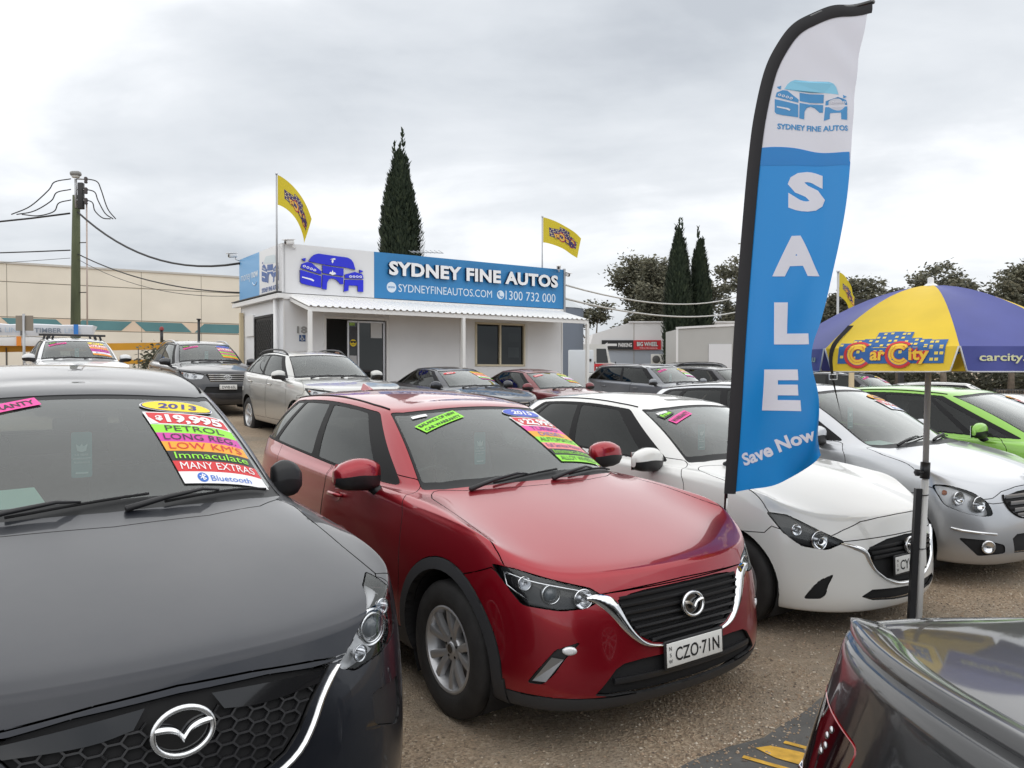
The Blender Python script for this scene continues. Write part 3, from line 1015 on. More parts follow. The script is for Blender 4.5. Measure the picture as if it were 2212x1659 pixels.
def sticker_stack(car, parent, o, ux, uy, rows, w=.40, lean=.0, year=None, price=None, zoff=.004):
    """rows from the top: the oval year, the price, then strips; lean shifts each strip sideways as it goes down"""
    y = 0.0
    def place(mb, name):
        car.drape(mb, o, ux, uy, zoff); mb.build(name, parent)
    if year:
        txt, bg, fg, rim = year; mb = MB(); hh = .118
        disc(mb, 0, -hh / 2, w * .46, hh / 2, rim[0], 0); disc(mb, 0, -hh / 2, w * .445, hh / 2 * .93, rim[1], .0012); disc(mb, 0, -hh / 2, w * .43, hh / 2 * .87, bg, .0024)
        flat_text(mb, txt, 0, -hh / 2 - .029, .058, fg, .0036, bold=.03, shear=.15 if len(txt) else 0, fitw=w * .5)
        place(mb, 'year_sticker'); y = -hh - .006
    if price:
        hh = .118; mb = MB(); x = lean * y
        def q(a, b): return (x + a + lean * b, y + b)
        grid_poly(mb, [q(-w / 2, -hh), q(w / 2, -hh), q(w / 2, 0), q(-w / 2, 0)], WHI, 0)
        grid_poly(mb, [q(-w * .47, -hh * .92), q(w * .48, -hh * .92), q(w * .48, -hh * .08), q(-w * .47, -hh * .08)], RED_, .0012)
        for sx in (-1, 1): mb.add([Vector((*q(*t), .0022)) for t in ((-w * .475, -hh * .95), (-w * .39, -hh * .95), (-w * .475, -hh * .45)) if sx < 0] or [Vector((*q(*t), .0022)) for t in ((w * .485, -hh * .05), (w * .40, -hh * .05), (w * .485, -hh * .40))], [(0, 1, 2)], WHI)
        flat_text(mb, '$', x - w * .35 + lean * -.05, y - hh * .70, hh * .40, WHI, .0034, bold=.05)
        flat_text(mb, price, x + w * .08 + lean * -.05, y - hh * .84, hh * .66, WHI, .0034, bold=.045, fitw=w * .70)
        place(mb, 'price_sticker'); y -= hh + .001
    for r in rows:
        txt, bg, fg = r[0], r[1], r[2]; hh = r[3] if len(r) > 3 else .066
        mb = MB(); x = lean * y
        def q(a, b): return (x + a + lean * b, y + b)
        grid_poly(mb, [q(-w / 2, -hh), q(w / 2, -hh), q(w / 2, 0), q(-w / 2, 0)], bg, 0)
        fw = min(w * .88, text_w(txt, hh * .68, .02) * 1.2)
        sh = r[4] if len(r) > 4 else None
        if sh and False: flat_text(mb, txt, x + .006 + lean * -hh / 2, y - hh * .86, hh * .62, sh, .0012, bold=.04, fitw=fw)
        xo = w * .07 if txt == 'Bluetooth' else 0
        flat_text(mb, txt, x + xo + lean * -hh / 2, y - hh * .80, hh * (.70 if txt != 'Bluetooth' else .5), fg, .0024, bold=0.0, fitw=fw if txt != 'Bluetooth' else w * .48)
        if txt == 'Bluetooth':
            bx, by = x - w * .26 + lean * -hh / 2, y - hh * .5
            disc(mb, bx, by, hh * .28, hh * .40, BTB, .0014, 18)
            s_ = hh * .26
            pl = [(-.6, -.5), (.55, .5), (0, 1), (0, -1), (.55, -.5), (-.6, .5)]
            for i in range(5):
                a, b = Vector(pl[i]) * s_, Vector(pl[i + 1]) * s_; nn = Vector((-(b - a).y, (b - a).x)).normalized() * hh * .028
                mb.add([Vector((bx + v.x, by + v.y, .0030)) for v in (a - nn, b - nn, b + nn, a + nn)], [(0, 1, 2, 3)], WHI)
        place(mb, 'feature_sticker'); y -= hh + .0005
def slip(car, parent, o, ux, uy, lines, bg, fg, w, h, rot, name='notice_sticker', shear=0.0):
    mb = MB(); c, s = math.cos(rot), math.sin(rot)
    def q(a, b): return (a * c - b * s, a * s + b * c)
    grid_poly(mb, [q(-w / 2, -h / 2), q(w / 2, -h / 2), q(w / 2, h / 2), q(-w / 2, h / 2)], bg, 0)
    n = len(lines)
    for i, t in enumerate(lines):
        if not t.strip(): continue
        lh = h / n; y = h / 2 - lh * (i + 1) + lh * .2
        x, yy = q(0, y)
        flat_text(mb, t, x, yy, lh * .6, fg, .0014, bold=.03, rot=rot, fitw=min(w * .92, text_w(t, lh * .6, .03) * 1.1))
    car.drape(mb, o, ux, uy, .004); mb.build(name, parent)
SIDE = Vector((0, -1, 0))
def V3(l, y=0.0): return [Vector((a[0], y, a[1])) for a in l]
def assemble(car, hood=None, wins=None, dlo=None, ws=(2.72, .03, .965), rws=(11.35, .06, .93), doors=None, cladding=None, clad_w=.06, sill=None,
             headlight=None, hl_dir=(-.80, -.60, -.05), hl_in=LAMPD, hl_bowls=(), hl_off=-.045, grille=None, grille_m=BLACKM, grille_off=-.02,
             lower=None, fog=None, fog_m=BLACKM, tail=None, tail_m=None, tail_dir=(.8, -.6, 0), bumper=None, rbumper=None, tint=(None, None, None), dlo_m=None,
             rims='twin5', alloy=None, frit=True, handles=True, ws_glass=None, mirror=None, wiper=True, tag_=True, paper=None, dark_wh=True, lip=None,
             hl_extra=None, edge=None, seat_col=None, steer=0.0, tailgate=None, rear_m=None):
    p = car.p; wb = p['wb']; P = car.paint; root = car.root
    # ---- wheel openings
    for cx in (0.0, -wb):
        c3 = lambda r, n=44: circle3(cx, p['wr'] + .012, r, n)
        if cladding:
            car.cut(c3(p['arch'] + clad_w), SIDE, 2, (0,), facing=-.2, ymin=.42)
        car.cut(c3(p['arch']), SIDE, 1, (0, 2), facing=-.2, ymin=.42)
    car.drop(1)
    kill = []
    for f in car.bm.faces:
        m = f.calc_center_median()
        if m.y > .40:
            for cx in (0.0, -wb):
                if (m.x - cx) ** 2 + (m.z - p['wr'] - .012) ** 2 < (p['arch'] - .004) ** 2: kill.append(f); break
    bmesh.ops.delete(car.bm, geom=kill, context='FACES')
    if sill:
        car.cut(V3(sill), SIDE, 2, (0,), facing=-.3, ymin=.2)
    if lip:
        car.cut(V3(lip), SIDE, 20, (0,), facing=-2)
    # ---- side glass
    if dlo:
        b, t = dlo['b'], dlo['t']; tb, tt = dlo.get('tb', .05), dlo.get('tt', .93)
        n = 14
        pb = [car.win(lerp(b[0], b[1], i / n), tb if not callable(tb) else tb(i / n)) for i in range(n + 1)]
        pt = [car.win(lerp(t[1], t[0], i / n), tt if not callable(tt) else tt(1 - i / n)) for i in range(n + 1)]
        poly = [pb[0]] + pb[1:] + pt
        car.cut(rounded(poly, dlo.get('r', .03), 3), SIDE, 3, (0,), facing=.0, ymin=.3)
        k = 30
        for (b0, b1, t0, t1) in wins:
            m = 7; e = .035
            q = [car.win(lerp(b0, b1, i / m), (tb if not callable(tb) else tb(.5)) + e) for i in range(m + 1)] + \
                [car.win(lerp(t1, t0, i / m), (tt if not callable(tt) else tt(.5)) - e * 1.3) for i in range(m + 1)]
            car.cut(rounded(q, .025, 3), SIDE, k, (3,), facing=.0, ymin=.3)
            k += 1
    # ---- windscreen
    s1, t0, t1 = ws
    def wsp(s1, t0, t1):
        n = 8
        lo = [car.win(s1 * i / n, t0) for i in range(n + 1)]; hi = [car.win(s1 * i / n, t1) for i in range(n, -1, -1)]
        return [lo[0] + Vector((0, -.06, 0))] + lo + hi + [hi[-1] + Vector((0, -.06, 0))]
    a, b = car.win(0, .2), car.win(0, .8)
    dn = (b - a).normalized(); nrm = Vector((-dn.z, 0, dn.x)); nrm = -nrm if nrm.z < 0 else nrm
    car.wsn = nrm; car.wsu = dn
    car.cut(rounded(wsp(s1, t0, t1), [0] + [.0] * 8 + [.05, .06] + [0] * 8 + [0], 4), -nrm, 7, (0,), facing=.05)
    car.cut(rounded(wsp(s1 - .12, t0 + (.095 if frit else .03), t1 - (.045 if frit else .03)), [0] + [.0] * 8 + [.07, .08] + [0] * 8 + [0], 4), -nrm, 8, (7,), facing=.05)
    # ---- rear glass
    s0, t0, t1 = rws
    def rwp(s0, t0, t1):
        n = 6
        lo = [car.win(lerp(13, s0, i / n), t0) for i in range(n + 1)]; hi = [car.win(lerp(13, s0, i / n), t1) for i in range(n, -1, -1)]
        return [lo[0] + Vector((0, -.06, 0))] + lo + hi + [hi[-1] + Vector((0, -.06, 0))]
    a, b = car.win(13, .2), car.win(13, .8); dn = (b - a).normalized(); rn = Vector((dn.z, 0, -dn.x)); rn = -rn if rn.x > 0 else rn
    car.cut(rwp(s0, t0, t1), -rn, 9, (0,), facing=.05)
    car.cut(rwp(s0 + .08, t0 + .06, t1 - .06), -rn, 10, (9,), facing=.05)
    # ---- lamps and grilles
    if headlight: car.cut(headlight, hl_dir, 14, (0,), facing=.02, ymin=.2)
    if grille: car.cut([Vector((1, y, z)) for y, z in grille], (-1, 0, 0), 15, (0,), facing=.02)
    if lower:
        for L_ in lower: car.cut([Vector((1, y, z)) for y, z in L_], (-1, 0, 0), 16, (0, 20), facing=.02)
    if fog:
        car.cut(fog, hl_dir if len(fog) and isinstance(fog[0], Vector) else (-1, 0, 0), 17, (0,), facing=.02, ymin=.1)
    if tail: car.cut(tail, tail_dir, 19, (0,), facing=.02, ymin=.1)
    if hood:
        if edge:      # the leading edge is set in the front view, the sides in the plan view
            lowp = [(-.06, edge[0][1])] + list(edge) + [(edge[-1][0] + .5, edge[-1][1] + .2), (edge[-1][0] + .5, -.3), (-.06, -.3)]
            car.cut([Vector((1, y, z)) for y, z in lowp], (-1, 0, 0), 99, (0,), facing=-.3, lim=lambda m: m.x > .22)
            hood = [Vector((q_[0], q_[1])) for q_ in hood]; xm = max(q_.x for q_ in hood)
            hood = [Vector((q_.x + .25, q_.y)) if q_.x > xm - .16 else q_ for q_ in hood]
        car.cut([Vector((q_[0], q_[1], 1)) for q_ in hood], (0, 0, -1), 11, (0,), facing=.02)
        for f in car.bm.faces:
            if f[car.reg] == 99: f[car.reg] = 0
    if bumper: car.cut(V3(bumper), SIDE, 18, (0,), facing=-2, lim=lambda m: m.x > 0.05)
    if doors:
        k = 12
        for d in doors:
            car.cut(rounded(V3(d), .05, 4), SIDE, k, (0,), facing=.0, ymin=.3); k += 1
    if rbumper: car.cut(V3(rbumper), SIDE, 21, (0,), facing=-2, lim=lambda m: m.x < -wb)
    # ---- pieces
    car.piece('body_shell', 0, P)
    if cladding: car.piece('wheel_arch_cladding', 2, cladding, off=.006, flange=.05)
    elif sill: car.piece('sill_trim', 2, sill and (P if sill is True else BLACK), off=.003)
    if lip: car.piece('bumper_lip', 20, CLAD, off=.002)
    if dlo:
        car.piece('window_surround', 3, dlo_m or TRIM, mode='pair', off=-.002, gap=.0)
        for i in range(len(wins)):
            car.piece('side_window', 30 + i, tint[i] or TINT, mode='pair', off=-.005, gap=0, flange=0)
    w_ = car.piece('windscreen', 8, ws_glass or WSG, off=-.003, gap=0, flange=0)
    car.ws = w_[0] if w_ else root
    car.piece('windscreen_border', 7, FRIT, off=-.003, gap=0)
    car.piece('rear_window_border', 9, FRIT, off=-.003, gap=0)
    car.piece('rear_window', 10, rear_m or TINT, off=-.004, gap=0, flange=0)
    if hood: car.piece('bonnet', 11, P)
    for i, d in enumerate(doors or ()):
        ds = car.piece('door', 12 + i, P, mode='pair')
        if handles:
            xb = min(q[0] for q in d) + (.13 if True else 0)
            zt = p['belt'][0] - .10 + .03 * i
            for o_, s in zip(ds, (1, -1)):
                mb = MB()
                pts = []
                for j in range(7):
                    t = j / 6
                    q, n = car.hit((xb + .17 * t, s * 1.0, zt + p.get('handle_dz', 0)), (0, -s, 0))
                    pts.append(q + n * (.034 if 0 < j < 6 else .004))
                mb.tube(pts, [.010, .013, .013, .013, .013, .013, .010], handles if not isinstance(handles, bool) else P, n=8)
                q, n = car.hit((xb + .09, s * 1.0, zt - .01 + p.get('handle_dz', 0)), (0, -s, 0))
                dished(mb, q + n * .002, n, [(.045, 0), (.03, -.001)], mat('handle_cup', (.05, .05, .05), .4) if False else P, n=14, sx=1.1, sy=.7)
                mb.build('door_handle', o_)
    if bumper: car.piece('front_bumper', 18, P)
    if rbumper: car.piece('rear_bumper', 21, P)
    if headlight:
        hs = car.piece('headlight', 14, CLEAR, mode='pair', off=-.001, flange=0, gap=.003)
        inn = car.piece('lamp_housing', 14, hl_in, mode='pair', off=hl_off, flange=-hl_off - .002, gap=.003, fm=hl_in)
        for h_, i_ in zip(hs, inn): i_.parent = h_
        for h_, s in zip(hs, (1, -1)):
            for (pt, r, kind) in hl_bowls:
                mb = MB()
                hd = Vector((hl_dir[0], hl_dir[1] * s, 0))
                q, n = car.hit((pt[0], pt[1] * s, pt[2]), hd)
                ax = Vector((.93, .30 * s, 0.02)).normalized()
                c = q - n * (abs(hl_off) * .72)
                if kind == 'proj':
                    dished(mb, c, ax, [(r * 1.18, -.02), (r * 1.25, .004), (r * 1.1, .014), (r * .98, .004), (r * .9, -.02)], CHROME, n=24)
                    dished(mb, c, ax, [(r * .92, -.01), (r * .80, .006), (r * .5, .016), (r * .1, .020)], mat('projector_glass', (.10, .12, .14), .03, coat=1.0), n=20)
                elif kind == 'bowl':
                    dished(mb, c + n * .012, ax, [(r * 1.08, .010), (r * 1.02, .016), (r * .94, .006), (r * .60, -.014), (r * .15, -.022)], LAMPS, n=24)
                    dished(mb, c, ax, [(r * .16, -.02), (r * .16, .012), (r * .05, .016)], SATIN, n=10)
                elif kind == 'ring':
                    dished(mb, c, ax, [(r, -.012), (r * 1.04, .008), (r * .86, .010), (r * .8, -.012)], LAMPS, n=24)
                elif kind == 'amber':
                    dished(mb, c, ax, [(r, -.004), (r * .8, .012), (r * .1, .016)], ORANGE, n=12)
                elif kind == 'white':
                    dished(mb, c, ax, [(r, -.004), (r * .8, .010), (r * .1, .014)], mat('lamp_white', (.75, .76, .78), .2), n=16)
                mb.build('lamp', h_)
            if hl_extra: hl_extra(car, h_, s)
    if grille: car.piece('grille_recess', 15, grille_m, off=grille_off, flange=-(-grille_off) * -1 if False else 0, gap=0) ; car.g_reg = 15
    if grille: car.piece('grille_edge', 15, BLACKM, off=-.001, flange=abs(grille_off) + .01, gap=0) if False else None
    if lower: car.piece('lower_grille', 16, BLACKM, off=-.02, flange=0, gap=0)
    if fog: car.piece('fog_lamp_surround', 17, fog_m, mode='pair', off=-.008, flange=0, gap=0)
    if tail: car.piece('tail_light', 19, tail_m or REDLENS, mode='pair', off=.001, fm=REDLENS)
    # ---- dark inner liner of the arches
    for cx in (0.0, -wb):
        for s in (1, -1):
            mb = MB(); r = p['arch'] + .005; n = 18; y0, y1 = p['hw'] - .05, p['hw'] - .42
            vs = [Vector((cx + r * math.cos(a), s * y, p['wr'] + .012 + r * math.sin(a))) for y in (y0, y1) for a in [R(-35 + 250 * i / n) for i in range(n + 1)]]
            fs = [(i, i + 1, n + 2 + i, n + 1 + i) for i in range(n)]
            fs.append(tuple(n + 1 + i for i in range(n + 1)))
            mb.add(vs, fs, BLACKM, False); mb.build('wheel_liner', root)
    mb = MB()
    mb.box(((p['fo'] - wb - p['ro']) / 2, 0, .245), (p['fo'] + wb + p['ro'] - .35, (p['hw'] - .32) * 2, .03), BLACKM)
    mb.build('underbody', root)
    add_wheels(car, rims, alloy, steer=steer)
    cabin(car, seat_col=seat_col)
    if mirror: mirrors(car, **mirror)
    if wiper:
        cx, cz = p['cowl']
        wipers(car, [((cx + .02, -.50, cz), (cx - .07, .16, cz + .03)), ((cx + .03, .06, cz), (cx - .12, .66, cz + .05))])
    if tag_: hang_tag(car)
    if paper: dash_paper(car, **paper)
    for s in (1, -1):      # black ditch moulding along the roof side
        mb = MB(); pts = []
        for i in range(17):
            q = car.win(lerp(3.05, 10.6, i / 16), .995); q, n = car.hit((q.x, q.y * s * .955, q.z), (0, -.25 * s, -1)); pts.append(q + n * .002)
        mb.tube(pts, .0065, TRIM, n=5); mb.build('roof_moulding', root)
    car.bm.free()
    return car
GROUPS = dict(front='used cars parked in the front row', back='used cars parked in the back rows')
def surf_strip(car, pts, m, name, parent, lift=(-.002, .010, .012, -.002), d=(-1, 0, 0), n=3):
    """raised moulding that follows the body: pts (y, z, width) in the front view"""
    sm = smooth_curve(pts, n); mb = MB(); vs, fs = [], []
    for i, q in enumerate(sm):
        a, b = sm[max(0, i - 1)], sm[min(len(sm) - 1, i + 1)]
        t = Vector((b.x - a.x, b.y - a.y)); t = t.normalized() if t.length > 1e-6 else Vector((1, 0)); nn = Vector((-t.y, t.x)); w = q.z
        for (k, h) in zip((-.5, -.3, .2, .5), lift):
            loc, no = car.hit((1, q.x + nn.x * w * k, q.y + nn.y * w * k), d); vs.append(loc + no * h)
    for i in range(len(sm) - 1):
        for k in range(3):
            a = i * 4 + k; fs.append((a, a + 1, a + 5, a + 4))
    mb.add(vs, fs, m, True); return mb.build(name, parent)
def slat(car, parent, y0, y1, z0, z1, m, h=.009, name='grille_slat', deep=.025, out=.004, arch=.0, n=16):
    mb = MB(); pts = []
    for j in range(n + 1):
        t = j / n; y = lerp(y0, y1, t); z = lerp(z0, z1, t) + arch * (1 - (2 * t - 1) ** 2)
        pts.append(car.hit((1, y, z), (-1, 0, 0)))
    vs, fs = [], []
    for q, no in pts:
        vs += [q + no * out + Vector((0, 0, h)), q + no * (out + .002) - Vector((0, 0, h * .2)), q + no * (out - .002) - Vector((0, 0, h)), q - no * deep - Vector((0, 0, h)), q - no * deep + Vector((0, 0, h * .6))]
    for j in range(n):
        for k in range(5):
            a = j * 5 + k; b = j * 5 + (k + 1) % 5
            fs.append((a, b, b + 5, a + 5))
    fs += [(0, 1, 2, 3, 4), tuple(n * 5 + k for k in (4, 3, 2, 1, 0))]
    mb.add(vs, fs, m, True); return mb.build(name, parent, auto=40)
def child(car, nm): return [o for o in car.root.children if o.name.split('.')[0] == nm][0]
def both(half): return [(-y, z, w) for y, z, w in half] + [(y, z, w) for y, z, w in half[:-1][::-1]]
def sym(half):
    """half outline from centre top to centre bottom, closed across y = -0.05"""
    return [(-.05, half[0][1])] + list(half) + [(-.05, half[-1][1])]
def shark_fin(c, x, m):
    mb = MB(); q = c.hit((x, 0, 2), (0, 0, -1))[0]; vs = []
    for (px, z) in [(.10, .0), (.02, .035), (-.07, .062), (-.085, .058), (-.09, .0)]:
        for y in (-.028 if z < .01 else -.008, .028 if z < .01 else .008): vs.append(q + Vector((px, y, z - .004)))
    mb.add(vs, [(0, 2, 4, 6, 8), (9, 7, 5, 3, 1)] + [(2 * i, 2 * i + 1, 2 * i + 3, 2 * i + 2) for i in range(4)], m, True)
    mb.build('roof_antenna', c.root, auto=50)
def mirror_patch(c, w0=.34, w1=.24, h=.15, top=.945):
    """dark printed patch of the windscreen round the mirror foot"""
    mb = MB(); a = c.win(0, top); L_ = (c.win(0, 1) - c.win(0, 0)).length
    grid_poly(mb, [(-w1 / 2, -h), (w1 / 2, -h), (w0 / 2, 0), (-w0 / 2, 0)], FRIT, 0, 8, 4)
    c.drape(mb, a, (0, 1, 0), c.wsu, -.006); mb.build('mirror_patch', c.ws)
def roof_rails(c, x0, x1, y, m=BLACK, r=.016, lift=.055, name='roof_rail'):
    for s in (1, -1):
        pts = []
        for j in range(13):
            t = j / 12; q, no = c.hit((lerp(x0, x1, t), y * s, 3), (0, 0, -1))
            k = lift * min(1, min(t, 1 - t) * 7) ** .6
            pts.append(q + Vector((0, 0, k)))
        mb = MB(); mb.tube(pts, r, m, n=8); mb.build(name, c.root)

# ---------------------------------------------------------------- red crossover hatchback
RED_P = paint('paint_red', (.31, .003, .014), metal=.6, rough=.30, dust=.02, coatw=1.0)
def red_lamp(car, h_, s):
    mb = MB(); pts = []
    for x, y, z in ((.415, .795, .795), (.52, .72, .765), (.62, .62, .742), (.70, .50, .712)):
        q, n = car.hit((x, y * s, z), (-.8, -.6 * s, 0)); pts.append(q - n * .012)
    mb.tube(smooth_curve(pts, 4), .006, LAMPS, n=6); q0, n0 = car.hit((.43, .79, .74) if s > 0 else (.43, -.79, .74), (-.8, -.6 * s, 0)); mb.tube([pts[0], q0 - n0 * .014, car.hit((.52, .755 * s, .69), (-.8, -.6 * s, 0))[0] - n0 * .014], .005, LAMPS, n=6)
    mb.build('lamp_strip', h_)
def red_car(loc, rz):
    c = Car('hatchback_car', 'shiny red crossover hatchback with black wheel arch cladding and plate CZO 71N', loc, rz, RED_P, GROUPS['front'],
            fo=.84, wb=2.57, ro=.86, hw=.8825, wr=.332, rim=.208, tw=.215, arch=.378,
            front=[(.05, .20), (.0, .28), (.015, .44), (.03, .62), (.105, .79)],
            side=[(.06, .21, .23), (.015, .32, .34), (.0, .50, .55), (.0, .72, .80), (.040, .935, .99)],
            rear=[(.10, .26), (.01, .36), (.0, .60), (.05, .80), (.13, 1.02)],
            x1=.03, x2=.13, x3=.33, y1=.40, y2=.66, y3=.80,
            cowl=(-.34, 1.055), cow_w=.715, header=(-1.10, 1.475), peak=1.565, rhead=(-3.08, 1.495), rglass=(-3.30, 1.13),
            belt=(1.02, 1.15), bw=.80, rw=.575, crown=.055, hcrown=.022, hedge=.06, hlift=.012,
            creases={1: .35, 5: {0: .9, 1: .9, 2: .6, 3: .3, 4: .35, 5: .45, 6: .5, 7: .5, 8: .5, 9: .45}, 6: {0: .35, 1: .35, 2: .4, 3: .7, 4: .65}, 8: .4, 10: .4},
            tweak={(6, 3): (0, 0, .022), (6, 4): (0, 0, .026), (6, 5): (0, 0, .012), (7, 3): (0, .01, .028), (7, 4): (0, .01, .028), (7, 2): (0, 0, .006), (7, 1): (0, 0, -.006)})
    hood = [(.742, -.06), (.742, 0), (.738, .20), (.715, .40), (.655, .60), (.57, .71), (.46, .785), (.36, .80), (.18, .775), (-.12, .755), (-.36, .725), (-.46, .665), (-.35, .52), (-.285, .3), (-.265, 0), (-.265, -.06)]
    hl = rounded([Vector(q) for q in [(.735, .465, .690), (.700, .555, .655), (.640, .650, .648), (.520, .765, .665), (.440, .790, .735), (.370, .830, .822), (.46, .765, .812), (.585, .66, .775), (.69, .52, .735)]], .018, 2)
    g = sym([(0, .703), (.24, .700), (.33, .692), (.396, .674), (.392, .635), (.365, .575), (.31, .515), (.24, .478), (.16, .463), (0, .458)])
    low = [sym([(0, .412), (.30, .412), (.40, .404), (.44, .385), (.53, .285), (.47, .272), (.25, .262), (0, .260)])]
    fog = rounded([Vector(q) for q in [(.715, .60, .515), (.668, .690, .485), (.610, .740, .40), (.575, .775, .335), (.625, .735, .335), (.660, .705, .375), (.69, .66, .45)]], .01, 2)
    assemble(c, hood=rounded([Vector(q + (0,)) for q in hood], .04, 2), headlight=hl, grille=g, lower=low, fog=fog, fog_m=BLACK, ws=(2.80, -.01, .965), edge=[(0, .722), (.25, .716), (.42, .709), (.47, .705), (.56, .70), (.70, .72), (.90, .80)], hl_extra=red_lamp,
             dlo=dict(b=(3.55, 10.6), t=(3.5, 9.6), tb=.05, tt=.93, r=.04),
             wins=[(4.45, 6.85, 4.25, 6.45), (7.15, 9.15, 6.75, 8.55), (9.35, 10.4, 8.75, 9.4)],
             tint=(TINT, TINTD, TINTD), dlo_m=TRIM,
             cladding=CLAD, clad_w=.062, sill=[(.45, .10), (.45, .325), (-2.95, .335), (-2.95, .10)],
             lip=[(1.0, .1), (1.0, .255), (.62, .275), (.34, .285), (.34, .1)],
             bumper=[(1.1, .0), (1.1, .735), (.60, .70), (.36, .805), (.27, .77), (.10, .72), (.10, 0)],
             doors=[[(-.47, .31), (-.435, .60), (-.46, .95), (-.58, 1.08), (-1.53, 1.15), (-1.55, .95), (-1.54, .31)],
                    [(-1.55, .31), (-1.56, 1.15), (-2.55, 1.2), (-2.50, .95), (-2.28, .62), (-2.15, .45), (-2.10, .31)]],
             hl_bowls=[((.60, .67, .715), .038, 'proj'), ((.685, .55, .695), .042, 'bowl'), ((.49, .74, .755), .030, 'bowl')],
             mirror=dict(x=-.84, y=.945, z=1.095, paint_m=RED_P, size=(.16, .25, .185)), rims='twin5',
             paper=dict(y=.12, x=-.16, w=.32))
    root = c.root; gp = child(c, 'grille_recess')
    for i in range(7):
        z = .685 - .0325 * i
        ym = .388 if z > .63 else (.31 + (z - .515) * .62 if z > .515 else .20 + (z - .47) * 2.4)
        slat(c, gp, -ym, ym, z - .004, z - .004, BLACK, h=.008, arch=.006)
    half = [(.540, .692, .014), (.495, .688, .044), (.440, .660, .072), (.410, .618, .060), (.382, .570, .046), (.342, .520, .032), (.290, .478, .022), (.22, .458, .013), (.12, .449, .011), (0, .446, .011)]
    surf_strip(c, both(half), CHROME, 'chrome_wing', root, lift=(-.002, .013, .016, -.002))
    loc_, n = c.hit((1, 0, .610), (-1, 0, 0))
    wing_emblem(c, loc_ + Vector((.014, 0, 0)), Vector((1, 0, .18)), .142)
    number_plate(c, (c.hit((1, 0, .41), (-1, 0, 0))[0].x + .012, 0, .408), (1, 0, .05), 'CZO·71N')
    slat(c, child(c, 'lower_grille'), -.45, .45, .335, .335, BLACK, h=.013, name='lower_bar')
    hd = lambda s: (-.8, -.6 * s, 0)
    for s in (1, -1):
        mb = MB(); q, n = c.hit((.69, .635 * s, .480), hd(s))
        dished(mb, q + n * .001, n, [(.030, -.010), (.029, .002), (.015, .004)], LAMPB, n=14, sx=1.1, sy=.6); mb.build('fog_lamp', root)
        mb = MB(); w = [c.hit((x, y * s, z), hd(s)) for x, y, z in ((.655, .705, .452), (.680, .660, .445), (.635, .722, .345), (.590, .760, .345))]
        mb.add([q + n * .003 for q, n in w], [(0, 1, 2, 3) if s > 0 else (3, 2, 1, 0)], SATIN); mb.build('fog_blade', root)
    shark_fin(c, -2.72, RED_P); mirror_patch(c)
    up = c.wsu; pos = c.win(0, .925); pos.y = .325
    sticker_stack(c, c.ws, pos, (0, 1, 0), up, [('TURBO', PNK, NVY), ('DIESEL', ORG, BLU), ('AUTOMATIC', GRN, BLK), ('Full Service History', PINK2, NVY), ('Immaculate', BLK, GRN), ('ALLOY WHEELS', GRN, BLK)],
                  w=.34, lean=-.17, year=('2015', BLU, WHI, (WHI, BLU)), price='22,995')
    pos = c.win(0, .80); pos.y = -.33
    slip(c, c.ws, pos, (0, 1, 0), up, ['BALANCE OF NEW', 'CAR WARRANTY'], GRN, BLK, .34, .10, R(20))
    pos = c.win(0, .90); pos.y = -.43
    slip(c, c.ws, pos, (0, 1, 0), up, [' '], WHI, NVY, .10, .03, 0, name='registration_label')
    return c

# ---------------------------------------------------------------- near-black SUV
BLACK_P = paint('paint_graphite', (.014, .017, .025), metal=.5, rough=.38, dust=.03, ior=1.45, coatw=.72)
def hex_mesh(c, parent, inside, y0, y1, z0, z1, w=.062, h=.034, m=BLACK):
    """honeycomb of raised bars following the grille opening"""
    mb = MB(); cols = int((y1 - y0) / (w * .75)) + 2; rows = int((z1 - z0) / h) + 2
    seen = set()
    for i in range(cols):
        for j in range(rows):
            cy = y0 + i * w * .75; cz = z0 + j * h + (h / 2 if i % 2 else 0)
            P = [(cy - w / 2, cz), (cy - w / 4, cz + h / 2), (cy + w / 4, cz + h / 2), (cy + w / 2, cz), (cy + w / 4, cz - h / 2), (cy - w / 4, cz - h / 2)]
            for k in range(6):
                a, b = P[k], P[(k + 1) % 6]
                key = tuple(sorted((tuple(round(x, 3) for x in a), tuple(round(x, 3) for x in b))))
                mid = ((a[0] + b[0]) / 2, (a[1] + b[1]) / 2)
                if key in seen or not inside(*mid): continue
                seen.add(key)
                A, nA = c.hit((1, a[0], a[1]), (-1, 0, 0)); B_, nB = c.hit((1, b[0], b[1]), (-1, 0, 0))
                d = (B_ - A); t = d.cross(nA).normalized() * .0028
                mb.add([A + t - nA * .002, B_ + t - nB * .002, B_ - t - nB * .002, A - t - nA * .002, A + t - nA * .03, B_ + t - nB * .03, B_ - t - nB * .03, A - t - nA * .03],
                       [(0, 1, 2, 3), (0, 4, 5, 1), (3, 2, 6, 7)], m)
    o = mb.build('honeycomb', parent); o['kind'] = 'stuff'
    return o
